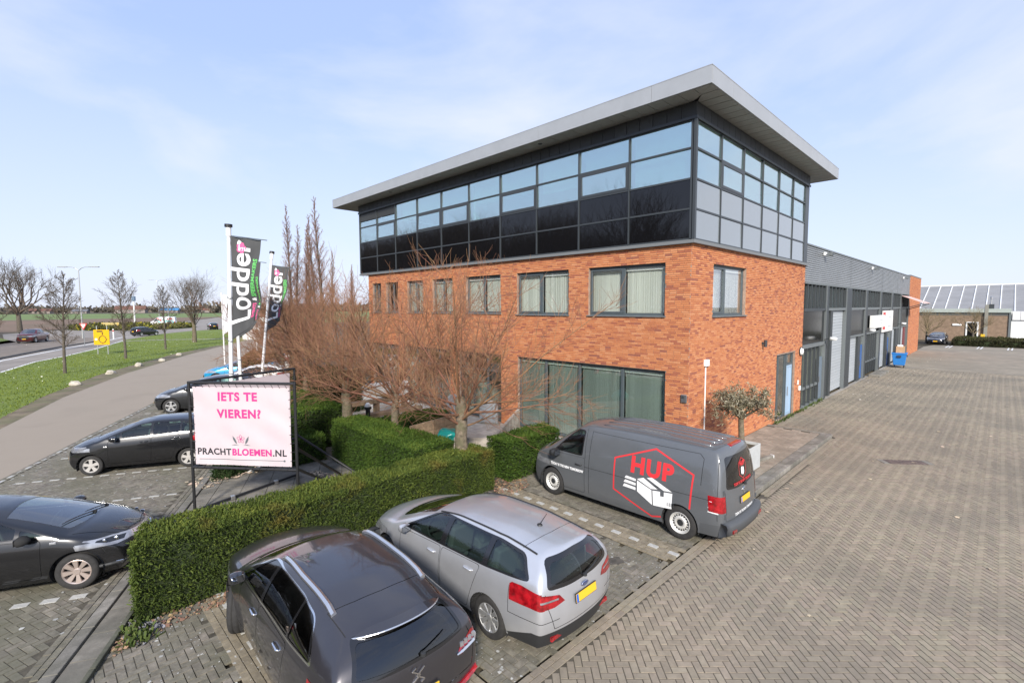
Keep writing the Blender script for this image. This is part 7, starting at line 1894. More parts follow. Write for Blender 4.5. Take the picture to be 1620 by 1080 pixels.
class Flag:
    def __init__(s, base, top, w, h, seed, z_top, fx=FD, taper=0.45, sag=0.9):
        b, t = Vector(base), Vector(top); s.t0 = b+(t-b)*(z_top/(t-b).length); s.dn = (b-t).normalized(); s.w = w; s.h = h; s.k = seed; s.fx = fx; s.taper = taper; s.sag = sag
        s.n = Vector((-fx.y, fx.x, 0))
    def p(s, u, v, off=0.0):
        """u across from the pole 0..w, v down from the top 0..h"""
        a = v/s.h; e = u/s.w
        ripple = 0.10*math.sin(a*7+s.k+e*2)*e+0.05*math.sin(a*15+e*5+s.k)*e+0.035*math.sin(e*9+a*3)
        shrink = 1-s.taper*max(0, a-0.62)/0.38*e*0.6 - 0.10*math.sin(a*PI)*e
        lift = -s.sag*max(0.0, a-0.5)**1.3*2.2*e*s.w*0.9
        return s.t0+s.dn*(v+lift*1.0)+s.fx*(u*shrink+0.05)+s.n*(ripple-off)-up*(0.10*e)
    def make(s, name, parent, mat_, nx=22, ny=60):
        mb = MB(); mb.add([s.p(s.w*i/nx, s.h*j/ny) for i in range(nx+1) for j in range(ny+1)], [(i*(ny+1)+j, i*(ny+1)+j+1, (i+1)*(ny+1)+j+1, (i+1)*(ny+1)+j) for i in range(nx) for j in range(ny)])
        o = mb.build(name, mat_, parent, smooth=True); m = o.modifiers.new('thickness', 'SOLIDIFY'); m.thickness = 0.006; m.offset = 0; return o
    def art(s, bm, name, material, parent, off=0.012, grid=0.07):
        for k in (0, 1):
            lo = min(v.co[k] for v in bm.verts); hi = max(v.co[k] for v in bm.verts); c = lo+grid
            while c < hi:
                n = Vector((0, 0, 0)); n[k] = 1; co = Vector((0, 0, 0)); co[k] = c
                bmesh.ops.bisect_plane(bm, geom=bm.verts[:]+bm.edges[:]+bm.faces[:], plane_co=co, plane_no=n); c += grid
        for v in bm.verts: v.co = s.p(v.co.x, v.co.y, off)
        return bm_obj(bm, name, material, parent)
def vtext(body, size, u, v, bold, sx=1.0, align='LEFT', space=1.0):
    """lettering that reads upwards; u across the flag, v where it starts (measured down)"""
    bm = join_text(body, size, bold=bold, sx=sx, align=align, space=space)
    for q in bm.verts: q.co = Vector((u+ -q.co.y*-1*-1 if False else u-q.co.y, v-q.co.x, 0))
    return bm
M_wprint = mat('flag_white', (0.78, 0.78, 0.78), 0.7); M_pprint = mat('flag_pink', (0.66, 0.10, 0.25), 0.7)
def lodder(owner_label, base, top, r, seed, w, h, zt, pl, flabel, **kw):
    o = flagpole(pl, base, top, r)
    fl = Flag(base, top, w, h, seed, zt, **kw)
    f = thing('flag', flabel, 'flag', (0, 0, 0), 0, 'grey flags on the white poles')
    fl.make('cloth', f, M_flag)
    fl.art(vtext('Lodder', h*0.275, w*0.36, h*0.87, 0.012, 1.04), 'lettering', M_wprint, f)
    fl.art(vtext('EVENTS', h*0.062, w*0.83, h*0.86, 0.006), 'lettering', M_pprint, f)
    fl.art(vtext('&', h*0.066, w*0.84, h*0.615, 0.004), 'lettering', M_wprint, f)
    fl.art(vtext('SFEERMAKERS', h*0.070, w*0.855, h*0.56, 0.006, 0.86), 'lettering', M_green, f)
    px_ = []
    for k in range(5):
        a = k*2*PI/5; px_.append([(w*0.35+h*0.03*math.cos(a)+h*0.026*math.cos(b), h*0.10+h*0.03*math.sin(a)+h*0.026*math.sin(b)) for b in np.linspace(0, 2*PI, 8)[:-1]])
    fl.art(poly_bm(px_), 'petal_emblem', M_pprint, f)
    mb = MB(); t0 = fl.p(0, -0.02); mb.tube([t0-FD*0.05, t0+kw.get('fx', FD)*(w+0.18)-up*0.13], 0.014, n=6); mb.build('top_rod', M_greyp, f)
    return o, f
lodder('', (-9.71, 8.82, 0), (-9.58, 8.72, 7.0), 0.052, 0.4, 0.80, 2.85, 6.72, 'thick white flagpole with its foot behind the banner, nearest of the row', 'large grey flag with white and green lettering on the nearest flagpole')
lodder('', (-8.35, 12.6, 0), (-8.42, 12.7, 7.0), 0.05, 2.3, 0.85, 2.75, 6.45, 'white flagpole directly behind the nearest flag', 'grey flag mostly hidden behind the nearest flag', fx=Vector((0.80, -0.60, 0)))
lodder('', (-7.55, 13.75, 0), (-6.42, 14.80, 7.0), 0.05, 4.1, 0.72, 2.70, 6.62, 'leaning white flagpole between the banner and the bare trees', 'narrow grey flag with lettering on the leaning flagpole', fx=Vector((0.62, -0.78, 0)))
o = flagpole('thin short white flagpole far back along the street', (-2.56, 37.9, 0), (-2.60, 37.85, 6.0), 0.05, cap=False)
f = thing('flag', 'plain white flag hanging along the thin far flagpole', 'flag', (0, 0, 0), 0)
Flag((-2.56, 37.9, 0), (-2.60, 37.85, 6.0), 0.45, 3.2, 1.0, 5.85).make('cloth', f, mat('white_cloth', (0.66, 0.68, 0.72), 0.8))
# name board on a post near the trees, and little things at the flagpole foot
o = thing('name_board', 'white street board on a post beyond the parked white car', 'sign', (-1.9, 32.0, 0), R(-40))
mb = MB(); mb.tube([(0, 0, 0), (0, 0, 3.2)], 0.07, n=10); mb.build('post', M_pole, o)
mb = MB(); mb.box((-0.95, -0.06, 2.45), (0.95, -0.0, 3.45)); mb.build('board', M_white_plastic, o)
o = thing('ground_plate', 'small weathered white plate lying by the foot of the nearest flagpole', 'plate', (-9.0, 8.75, 0.02), R(20))
mb = MB(); Mx = Matrix.Rotation(R(-28), 4, 'X'); mb.box((-0.32, -0.2, 0.05), (0.32, 0.2, 0.08), Mx); mb.build('plate', mat('worn_white', (0.55, 0.55, 0.53), 0.7, noise=0.3, nscale=12), o)
mb = MB(); mb.box((-0.28, -0.05, 0.0), (-0.24, 0.05, 0.08)); mb.box((0.24, -0.05, 0.0), (0.28, 0.05, 0.08)); mb.build('foot', M_greyp, o)

# ------------------------------------------------------------------ road furniture
M_galv = mat('galvanised', (0.42, 0.43, 0.43), 0.45, metal=0.5)
def lamp(label, x, y, h, arms, rz, r=0.09):
    o = thing('street_lamp', label, 'street lamp', (x, y, 0), rz, 'street lamps along the main road')
    mb = MB(); mb.tube([(0, 0, 0), (0, 0, 1.2), (0, 0, h-0.5)], [r*1.5, r*1.2, r*0.7], n=10); mb.build('mast', M_galv, o)
    for s in ((1, -1) if arms == 2 else (1,)):
        mb = MB(); mb.tube([(0, 0, h-0.55), (s*0.5, 0, h-0.15), (s*1.0, 0, h+0.0), (s*1.8, 0, h+0.03)], [0.055, 0.05, 0.045, 0.045], n=8); mb.build('arm', M_galv, o)
        mb = MB(); mb.cbox((s*2.5, 0, h+0.03), (1.5, 0.30, 0.12)); hd = mb.build('lamp_head', M_galv, o, bevel=0.03)
        mb = MB(); mb.cbox((s*2.6, 0, h-0.04), (1.0, 0.22, 0.03)); mb.build('lamp_glass', M_white_plastic, hd)
    return o
lamp('tall double-armed street lamp behind the yellow roundabout sign', -7.8, 97.2, 11.3, 2, R(-44))
lamp('double street lamp far off above the field, right of the tall one', 18.2, 200, 14.5, 2, R(-44))
lamp('street lamp behind the third young roadside tree', 18.5, 186, 12.0, 2, R(-44))
o = thing('direction_sign', 'yellow square roundabout direction sign on two posts in the grass', 'sign', (-8.42, 59.6, 0), R(-43))
for s in (-0.52, 0.52): mb = MB(); mb.tube([(s, 0.06, 0), (s, 0.06, 2.95)], 0.045, n=8); mb.build('post', M_galv, o)
mb = MB(); mb.box((-0.8, -0.04, 0.98), (0.8, 0.01, 2.55)); mb.build('board', mat('sign_yellow', (0.66, 0.38, 0.008), 0.45), o)
mb = MB(); mb.tube([Vector((0.12+0.36*math.cos(a), -0.05, 1.55+0.36*math.sin(a))) for a in np.linspace(0, 2*PI, 25)], 0.032, n=6, caps=False); mb.build('ring_symbol', M_ink, o)
mb = MB(); mb.bar((0.12, -0.05, 1.95), (0.12, -0.05, 2.18), 0.04); mb.prism([(0.02, 2.12), (0.22, 2.12), (0.12, 2.30)], -0.055, -0.045, Matrix(((1, 0, 0, 0), (0, 0, 1, 0), (0, 1, 0, 0), (0, 0, 0, 1)))); mb.build('arrow_symbol', M_ink, o)
mb = MB(); mb.bar((-0.26, -0.05, 1.55), (-0.36, -0.05, 1.55), 0.04); mb.bar((0.5, -0.05, 1.55), (0.6, -0.05, 1.55), 0.04); mb.bar((0.12, -0.05, 1.05), (0.12, -0.05, 1.18), 0.04); mb.build('branch_symbol', M_ink, o)
mb = MB(); mb.box((-0.66, -0.055, 1.45), (-0.42, -0.045, 1.65)); mb.build('side_panel', M_white_plastic, o)
mb = MB(); mb.cbox((-0.15, -0.045, 2.38), (0.6, 0.01, 0.13)); mb.build('print', M_ink, o)
o = thing('yield_sign', 'red and white give-way triangle on a post beside the yellow sign', 'sign', (-8.9, 75, 0), R(-43))
mb = MB(); mb.tube([(0, 0, 0), (0, 0, 2.9)], 0.04, n=8); mb.build('post', M_galv, o)
MT = Matrix(((1, 0, 0, 0), (0, 0, 1, 0), (0, 1, 0, 0), (0, 0, 0, 1)))
mb = MB(); mb.prism([(-0.5, 2.9), (0, 2.05), (0.5, 2.9)], -0.06, -0.03, MT); mb.build('red_triangle', MATS['sign_red'], o)
mb = MB(); mb.prism([(-0.32, 2.80), (0, 2.27), (0.32, 2.80)], -0.075, -0.062, MT); mb.build('white_triangle', M_white_plastic, o)
o = thing('crash_barrier', 'yellow and white road barrier standing on the roundabout island', 'barrier', (-1.0, 134, 0), R(-40)); o.scale = (0.62, 0.62, 0.62)
for x in (-2.6, 2.6): mb = MB(); mb.bar((x, 0, 0), (x, 0, 2.6), 0.25); mb.build('leg', mat('barrier_yellow', (0.50, 0.34, 0.06), 0.6), o)
mb = MB(); mb.box((-3.0, -0.1, 1.7), (3.0, 0.1, 2.6)); mb.build('board', mat('barrier_cream', (0.46, 0.37, 0.15), 0.6), o)
mb = MB(); mb.box((-2.4, -0.12, 0.6), (2.4, -0.02, 1.4)); mb.build('rail', M_white_plastic, o)
o = thing('advert_column', 'slim white and blue advertising mast standing in the field', 'mast', (9.3, 183, 0)); o.scale = (0.75, 0.75, 0.85)
mb = MB(); mb.tube([(0, 0, 0), (0, 0, 8.5)], 0.28, n=10); mb.build('mast', M_white_plastic, o); mb = MB(); mb.tube([(0, 0, 8.3), (0, 0, 10)], 0.7, n=10); mb.build('top_box', mat('mast_blue', (0.13, 0.20, 0.28), 0.5), o)
o = thing('road_sign', 'small white direction sign on two posts by the far junction', 'sign', (24, 112, 0), R(-40))
for s in (-0.7, 0.7): mb = MB(); mb.tube([(s, 0.05, 0), (s, 0.05, 2.6)], 0.06, n=8); mb.build('post', M_galv, o)
mb = MB(); mb.box((-1.0, -0.04, 1.5), (1.0, 0.02, 2.6)); mb.build('board', M_white_plastic, o)
o = thing('marker_post', 'slim white marker post at the grass edge behind the parked hatch', 'post', (-4.6, 90.5, 0))
mb = MB(); mb.tube([(0, 0, 0), (0, 0, 1.6)], 0.09, n=8); mb.build('post', M_white_plastic, o); mb = MB(); mb.tube([(0, 0, 1.2), (0, 0, 1.4)], 0.095, n=8); mb.build('band', MATS['sign_red'], o)
# pale boulders along the verge
M_stone = mat('pale_boulder', (0.43, 0.39, 0.32), 0.9, noise=0.25, nscale=4, bump=0.5, bscale=9)
stl = ['flat pale boulder nearest on the grass verge', 'second pale boulder on the verge, below the first roadside tree', 'third pale boulder, in line with the yellow sign', 'fourth pale boulder, beside the second roadside tree', 'farthest small pale boulder on the verge']
for i, (x, y) in enumerate(((-11.82, 34.06), (-9.64, 39.26), (-7.46, 43.61), (-5.36, 46.87), (-3.13, 52.06))):
    bm = bmesh.new(); bmesh.ops.create_icosphere(bm, subdivisions=2, radius=0.5)
    g = random.Random(i)
    for v in bm.verts:
        v.co *= 1+g.uniform(-0.14, 0.14); v.co.z *= 0.62; v.co.x *= 1.35
        if v.co.z < -0.1: v.co.z = -0.1
    o = bm_obj(bm, 'boulder', M_stone); o.location = (x, y, 0.03); o.rotation_euler = (0, 0, g.uniform(0, 3)); s_ = g.uniform(0.5, 0.6); o.scale = (s_*0.9, s_*0.9, s_*1.5)
    tag(o, stl[i], 'boulder', 'pale boulders along the verge')
# white wheel-stop lights at the far bays, and bay marks
for i, (y, lab) in enumerate(((-3.0, 'white bay marker low on the bank left of the second far tree'), (-5.4, 'white bay marker low on the bank below the grey chimney pier'), (-7.9, 'white bay marker low on the bank at the frame edge'))):
    o = thing('bay_marker', lab, 'marker', (66.0, y, 0), 0, 'white bay markers on the far bank')
    for s in (-0.3, 0.3): mb = MB(); mb.bar((0, s, 0), (0, s, 0.55), 0.06); mb.build('post', M_galv, o)
    mb = MB(); mb.cbox((-0.05, 0, 0.65), (0.05, 0.95, 0.28)); mb.build('plate', M_white_plastic, o)
for y in (-1.9, -2.2, -4.5, -4.8, -6.9, -7.2):
    stripe('bay_line', [(60.5, y), (64.3, y-0.1)], 0.12, 0.003)
# ------------------------------------------------------------------ trees
def rot_about(v, ax, a): return Matrix.Rotation(a, 3, ax) @ v
class Twigs:
    """collects tapered polylines and builds them as one mesh of thin tubes"""
    def __init__(s): s.V = []; s.F = []; s.R = []; s.n = 0
    def line(s, pts, r0, r1, k, rv, lump=0.0):
        m = len(pts)
        P = np.array([tuple(p) for p in pts]); T = np.gradient(P, axis=0); T /= (np.linalg.norm(T, axis=1, keepdims=True)+1e-9)
        ref = np.array([0.31, 0.95, 0.05]); X = np.cross(T, ref); X /= (np.linalg.norm(X, axis=1, keepdims=True)+1e-9); Y = np.cross(T, X)
        a = np.arange(k)*2*PI/k; rad = np.linspace(r0, r1, m)[:, None, None]
        if lump: rad = rad*(1+lump*np.random.default_rng(m*k).normal(0, 1, (m, k, 1)))
        ring = P[:, None, :]+rad*(X[:, None, :]*np.cos(a)[None, :, None]+Y[:, None, :]*np.sin(a)[None, :, None])
        s.V.append(ring.reshape(-1, 3))
        i = np.arange(m-1)[:, None]*k; j = np.arange(k)[None, :]; j2 = (j+1) % k
        f = np.stack([i+j, i+j2, i+k+j2, i+k+j], -1).reshape(-1, 4)+s.n
        s.F.append(f); s.R.append(np.full(len(f), rv)); s.n += m*k
    def build(s, name, material, parent, kind=None):
        o = npmesh(name, np.concatenate(s.V), np.concatenate(s.F), material, parent, np.concatenate(s.R), smooth=True)
        if kind: o['kind'] = kind
        return o
def grow(g, p, d, L_, n, wander, lift):
    pts = [Vector(p)]; d = Vector(d).normalized()
    for i in range(n):
        d = (d+Vector((g.gauss(0, wander), g.gauss(0, wander), g.gauss(0, wander)+lift))).normalized()
        pts.append(pts[-1]+d*L_/n)
    return pts, d
def perp(g, d, ang):
    ax = d.cross(Vector((g.gauss(0, 1), g.gauss(0, 1), g.gauss(0, 1)))).normalized()
    return rot_about(d, ax, ang)
M_bark = mat('bark_grey', (0.155, 0.122, 0.085), 0.95, noise=0.45, nscale=13, bump=1.0, bscale=22, dirt=(0.10, 0.095, 0.05), dirtscale=4.0)
M_barkd = mat('bark_dark', (0.105, 0.088, 0.068), 0.95, noise=0.3, nscale=7, bump=0.6, bscale=20)
M_twig = mat('twigs_russet', (0.240, 0.122, 0.066), 0.85, rndvar=0.35, hue=0.018)
M_twigd = mat('twigs_brown', (0.110, 0.084, 0.060), 0.9, rndvar=0.3, hue=0.012)
M_twigr = mat('twigs_reddish', (0.235, 0.130, 0.090), 0.9, rndvar=0.3, hue=0.015)
def broad_tree(seed, H=6.9, head=1.9, rt=0.13, limbs=22, spread=3.2, dens=1.05):
    """pollarded hedge tree: stout stem, a fan of rising limbs and a haze of fine shoots"""
    g = random.Random(seed); t = Twigs(); tr = Twigs()
    stem = [Vector((0, 0, -0.05)), Vector((g.uniform(-.03, .03), g.uniform(-.03, .03), head*0.5)), Vector((g.uniform(-.05, .05), g.uniform(-.05, .05), head)), Vector((g.uniform(-.08, .08), g.uniform(-.08, .08), head+0.6))]
    sp_ = [stem[0], stem[0]+Vector((0, 0, 0.15)), stem[1], stem[2], stem[3]]; fine = []
    for a_, b_ in zip(sp_[:-1], sp_[1:]): fine += [a_.lerp(b_, q/4) for q in range(4)]
    tr.line(fine+[sp_[-1]], rt*1.25, rt*0.8, 12, 0.5, 0.07)
    for i in range(limbs):
        el = R(g.uniform(4, 30)) if i < limbs*0.42 else R(g.uniform(32, 86)); az = i*2.399+g.uniform(-.3, .3)
        d = Vector((math.cos(az)*math.cos(el), math.sin(az)*math.cos(el), math.sin(el)))
        base = stem[2]+(stem[3]-stem[2])*g.random()-Vector((0, 0, g.uniform(0, 0.35)))
        Ln = (spread*1.0 if el < R(32) else (H-head)*g.uniform(0.72, 0.98)/max(0.55, math.sin(el)+0.2))*g.uniform(0.82, 1.08)
        pts, _ = grow(g, base, d, Ln, 8, 0.07, 0.055 if el < R(50) else 0.02)
        t.line(pts, g.uniform(0.022, 0.038), 0.004, 5, g.random()*0.4)
        for j in range(int(13*dens)):
            f = 0.18+0.80*j/(13*dens); k = min(7, int(f*8)); q = pts[k]+(pts[k+1]-pts[k])*(f*8-k)
            dd = perp(g, (pts[k+1]-pts[k]).normalized(), R(g.uniform(22, 58)))
            L2 = g.uniform(0.7, 1.7)*(1.15-0.55*f)
            p2, _ = grow(g, q, dd, L2, 5, 0.09, 0.07); t.line(p2, 0.0085, 0.003, 3, 0.2+g.random()*0.6)
            for m in range(int(5*dens)):
                f2 = g.uniform(0.15, 0.95); k2 = min(4, int(f2*5)); q2 = p2[k2]+(p2[k2+1]-p2[k2])*(f2*5-k2)
                d3 = perp(g, (p2[k2+1]-p2[k2]).normalized(), R(g.uniform(18, 50)))
                p3, _ = grow(g, q2, d3, g.uniform(0.35, 0.85), 3, 0.10, 0.09); t.line(p3, 0.0048, 0.0024, 3, 0.3+g.random()*0.7)
                if g.random() < 0.5*dens:
                    d4 = perp(g, d3, R(g.uniform(18, 45))); p4, _ = grow(g, p3[1], d4, g.uniform(0.2, 0.5), 2, 0.1, 0.1); t.line(p4, 0.0038, 0.0022, 3, g.random())
    return tr, t
def leader_tree(seed, H, clear, rt, nb, reach, rise=50, dens=1.0, r2=1.0, taper=0.85):
    """single straight stem with ascending side branches"""
    g = random.Random(seed); t = Twigs(); tr = Twigs()
    stem, _ = grow(g, (0, 0, -0.05), (0, 0, 1), H, 12, 0.012, 0.02)
    tr.line(stem, rt*1.15, 0.012, 8, 0.5)
    for i in range(nb):
        f = clear+(1-clear)*(i+0.5)/nb; k = min(11, int(f*12)); q = stem[k]+(stem[k+1]-stem[k])*(f*12-k)
        el = R(rise+g.uniform(-12, 14)+18*f); az = i*2.399+g.uniform(-.4, .4)
        d = Vector((math.cos(az)*math.cos(el), math.sin(az)*math.cos(el), math.sin(el)))
        a = (f-clear)/(1-clear)
        Ln = reach*(0.45+1.2*a if a < 0.3 else (1-taper*(a-0.3)/0.7)*0.81)*g.uniform(0.8, 1.15)
        pts, _ = grow(g, q, d, Ln, 6, 0.08, 0.05); t.line(pts, max(0.010, rt*0.30*(1-a*0.7))*r2, 0.006*r2, 4, g.random()*0.5)
        for j in range(int(8*dens)):
            f1 = 0.2+0.78*j/(8*dens); k = min(5, int(f1*6)); q2 = pts[k]+(pts[k+1]-pts[k])*(f1*6-k)
            p2, _ = grow(g, q2, perp(g, (pts[k+1]-pts[k]).normalized(), R(g.uniform(25, 55))), Ln*g.uniform(0.2, 0.42)*(1.1-0.5*f1), 4, 0.10, 0.06); t.line(p2, 0.012*r2, 0.005*r2, 3, g.random())
            for m in range(int(3*dens)):
                k2 = g.randrange(4); p3, _ = grow(g, p2[k2], perp(g, (p2[k2+1]-p2[k2]).normalized(), R(g.uniform(20, 50))), Ln*g.uniform(0.08, 0.2), 3, 0.1, 0.06); t.line(p3, 0.008*r2, 0.004*r2, 3, g.random())
    return tr, t
def crown_tree(seed, H, clear, rt, limbs, rad, dens=1.0, r2=1.0):
    """old open-grown tree: limbs fork again and again into a rounded crown"""
    g = random.Random(seed); t = Twigs(); tr = Twigs()
    stem, _ = grow(g, (0, 0, -0.05), (0, 0, 1), clear*H, 5, 0.015, 0.03); tr.line(stem, rt*1.2, rt*0.8, 9, 0.5)
    def fork(p, d, L_, r, lvl):
        pts, dd = grow(g, p, d, L_, 4, 0.08, 0.045); t.line(pts, r, r*0.62, 5 if lvl < 2 else 3, g.random())
        if lvl >= 5: return
        for k in range(g.choice((2, 3, 3)) if lvl < 4 else 3):
            fork(pts[-1] if k < 2 else pts[2], perp(g, dd, R(g.uniform(14, 40))), L_*g.uniform(0.62, 0.86), r*0.60, lvl+1)
    for i in range(limbs):
        el = R(g.uniform(35, 82)); az = i*2.399+g.uniform(-.3, .3)
        fork(stem[-1]-Vector((0, 0, g.uniform(0, clear*H*0.25))), Vector((math.cos(az)*math.cos(el), math.sin(az)*math.cos(el), math.sin(el))), H*(1-clear)*0.27*rad, rt*0.5*r2, 0)
    return tr, t
def plant(name, label, parts, loc, rz, group, bark, twig):
    o = thing(name, label, 'tree', loc, rz, group)
    parts[0].build('trunk', bark, o); parts[1].build('crown', twig, o, 'stuff')
    return o
def again(o, label, loc, rz, sc=1.0, group=None):
    c = copy_tree(o); c['label'] = label; c.location = loc; c.rotation_euler = (0, 0, rz); c.scale = (sc, sc, sc)
    if group: c['group'] = group
    return c
GR = 'bare hedge trees along the office front'
t4 = plant('bare_tree', 'nearest bare russet tree with a knotted trunk beside the teal sack', broad_tree(11, 6.5, 1.8, 0.17, 24, 3.3, 1.12), (-5.7, 3.5, 0), 0.4, GR, M_bark, M_twig)
tB = plant('bare_tree', 'second bare russet tree, its straight trunk rising from the hedge right of the timber beams', broad_tree(23, 6.6, 1.9, 0.115, 22, 3.1), (-5.83, 6.6, 0), 0, GR, M_bark, M_twig)
again(t4, 'third bare russet tree, slim grey trunk by the black garden post', (-6.1, 9.1, 0), 2.2, 0.97)
again(tB, 'fourth bare russet tree, trunk standing just right of the banner stand', (-5.2, 14.9, 0), 1.3, 0.98)
again(t4, 'fifth bare russet tree, deep in the row beyond the dark shrubs', (-3.9, 19.8, 0), 4.1, 1.0)
again(tB, 'sixth bare russet tree, far along the row by the name board', (-2.7, 24.6, 0), 3.0, 1.02)
again(t4, 'seventh bare russet tree, last of the row below the tall spires', (-1.2, 30.0, 0), 0.9, 1.05)
GT = 'tall spire-like bare trees behind the office'
spire = plant('spire_tree', 'tallest bare spire tree, nearest the office roof edge', leader_tree(5, 15.3, 0.10, 0.17, 96, 2.9, 50, 1.2, 1.0), (7.16, 41.2, 0), 0, GT, M_barkd, M_twigr)
for (x, y, h, rz, lab) in ((4.91, 43.6, 14.5, 1.1, 'bare spire tree standing alone at the left of the group'), (5.15, 43.2, 12.7, 2.7, 'shorter twin stem close beside the left spire tree'), (5.97, 42.5, 11.9, 3.9, 'shorter bare spire tree in the middle of the group'), (6.37, 42.0, 12.9, 5.0, 'middle-height bare spire tree left of the tallest pair'), (6.63, 41.8, 13.6, 0.4, 'second tallest bare spire tree, next to the tallest'), (7.69, 40.7, 10.2, 2.0, 'low bare spire tree right of the tallest one'), (9.2, 39.1, 8.9, 4.4, 'lowest bare spire tree, half behind the office corner'), (8.4, 38.0, 8.2, 1.9, 'small bare spire tree among the russet crowns')):
    again(spire, lab, (x, y, 0), rz, h/15.3)
GV = 'young roadside trees on the verge'
y1 = plant('roadside_tree', 'young bare tree nearest on the verge, left of the yellow sign', leader_tree(31, 7.2, 0.25, 0.10, 34, 3.1, 34, 1.5, 1.05), (-11.98, 42.2, 0), 0, GV, M_barkd, M_twigd)
again(y1, 'young bare tree right of the yellow roundabout sign', (-7.35, 52.1, 0), 2.1, 1.12)
again(y1, 'slim young bare tree below the white painted van', (-2.56, 62.3, 0), 4.0, 1.0)
plant('roadside_tree', 'wide fan-crowned bare tree alone on the grass left of the flags', crown_tree(41, 11.0, 0.25, 0.26, 16, 1.05, r2=0.45), (2.63, 73.4, 0), 0, None, M_bark, M_twigd)
plant('field_tree', 'large old bare tree at the frame edge above the pickup', crown_tree(44, 16.5, 0.24, 0.42, 9, 1.12, r2=0.95), (-15.3, 138, 0), 1.0, None, M_barkd, M_twigd)
again(y1, 'bare tree cut off by the left frame edge', (-16.6, 66, 0), 0.7, 1.15)
GF = 'small bare trees at the far end of the yard'
fy = plant('yard_tree', 'small bare tree against the orange end wall', crown_tree(51, 5.6, 0.28, 0.13, 9, 1.0, r2=0.75), (66.8, 0.3, 0), 0, GF, M_barkd, mat('twigs_olive', (0.20, 0.155, 0.085), 0.9, rndvar=0.3))
again(fy, 'small bare tree before the brown brick building, right of its door', (68.5, -3.9, 0), 2.0, 0.98)
# wood across the road: outside the frame, mirrored in the dark glass of the upper storey
bt = crown_tree(61, 23.0, 0.07, 0.35, 19, 1.05, r2=1.0)
bel = bt[1].build('tree_belt', M_barkd, None, 'stuff'); bel.location = (-48, 30, 0)
g = random.Random(3)
for i in range(46):
    c = bel.copy(); COL.objects.link(c); c.location = (-48+g.uniform(-5, 5), 12+i*2.45+g.uniform(-1.5, 1.5), 0); c.rotation_euler = (0, 0, g.uniform(0, 6)); s_ = g.uniform(0.85, 1.05)*min(1.05, 0.62+0.022*i); c.scale = (s_, s_, s_)

# ------------------------------------------------------------------ hedges of countless small leaves
def leaf_mat(name, stops, patch=None):
    m, t, b = nodes_of(name); b.inputs['Roughness'].default_value = 0.7; b.inputs['Specular IOR Level'].default_value = 0.25
    a = t.nodes.new('ShaderNodeAttribute'); a.attribute_name = 'rnd'
    r = t.nodes.new('ShaderNodeValToRGB')
    while len(r.color_ramp.elements) < len(stops): r.color_ramp.elements.new(0.5)
    for e, (p, c) in zip(r.color_ramp.elements, stops): e.position = p; e.color = (*c, 1)
    t.links.new(a.outputs['Fac'], r.inputs['Fac']); cur = r.outputs['Color']
    g = t.nodes.new('ShaderNodeNewGeometry'); n = t.nodes.new('ShaderNodeTexNoise'); n.inputs['Scale'].default_value = 1.4; n.inputs['Detail'].default_value = 4
    t.links.new(g.outputs['Position'], n.inputs['Vector'])
    if patch:
        rr = t.nodes.new('ShaderNodeValToRGB'); rr.color_ramp.elements[0].position = patch[0]; rr.color_ramp.elements[0].color = (0, 0, 0, 1); rr.color_ramp.elements[1].position = patch[0]+0.16; rr.color_ramp.elements[1].color = (1, 1, 1, 1)
        t.links.new(n.outputs['Fac'], rr.inputs['Fac'])
        ml = t.nodes.new('ShaderNodeMath'); ml.operation = 'MULTIPLY'; ml.inputs[1].default_value = patch[2]; t.links.new(rr.outputs['Color'], ml.inputs[0])
        x = t.nodes.new('ShaderNodeMix'); x.data_type = 'RGBA'; x.inputs['B'].default_value = (*patch[1], 1); t.links.new(ml.outputs[0], x.inputs['Factor']); t.links.new(cur, x.inputs['A']); cur = x.outputs['Result']
    t.links.new(cur, b.inputs['Base Color'])
    tr = t.nodes.new('ShaderNodeBsdfTranslucent'); mx = t.nodes.new('ShaderNodeMixShader'); mx.inputs['Fac'].default_value = 0.25; o = t.nodes['Material Output']
    t.links.new(cur, tr.inputs['Color']); t.links.new(b.outputs[0], mx.inputs[1]); t.links.new(tr.outputs[0], mx.inputs[2]); t.links.new(mx.outputs[0], o.inputs['Surface'])
    MATS[name] = m; return m
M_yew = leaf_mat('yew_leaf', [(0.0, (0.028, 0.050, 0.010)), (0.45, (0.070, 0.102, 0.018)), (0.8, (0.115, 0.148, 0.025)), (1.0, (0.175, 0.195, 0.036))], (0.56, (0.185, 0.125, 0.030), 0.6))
M_yewg = leaf_mat('yew_leaf_green', [(0.0, (0.022, 0.046, 0.008)), (0.45, (0.052, 0.098, 0.013)), (0.8, (0.085, 0.138, 0.019)), (1.0, (0.130, 0.170, 0.028))])
M_laurel = leaf_mat('dark_shrub_leaf', [(0.0, (0.012, 0.028, 0.008)), (0.5, (0.026, 0.055, 0.014)), (1.0, (0.06, 0.10, 0.03))])
M_olive = leaf_mat('olive_leaf', [(0.0, (0.14, 0.125, 0.070)), (0.5, (0.27, 0.235, 0.15)), (1.0, (0.45, 0.42, 0.31))])
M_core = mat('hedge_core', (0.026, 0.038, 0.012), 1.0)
def leaf_cloud(P, N, size, g, aspect=0.34, jitter=0.9):
    n = len(P)
    D = N+g.normal(0, jitter, (n, 3)); D /= np.linalg.norm(D, axis=1, keepdims=True)
    X = np.cross(D, g.normal(0, 1, (n, 3))); X /= np.linalg.norm(X, axis=1, keepdims=True)
    s = size*(0.6+0.8*g.random((n, 1)))
    V = np.stack([P-X*s*aspect*0.5, P+X*s*aspect*0.5, P+D*s+X*s*aspect*0.35, P+D*s-X*s*aspect*0.35], 1)
    return V.reshape(-1, 3), np.arange(n*4).reshape(n, 4)
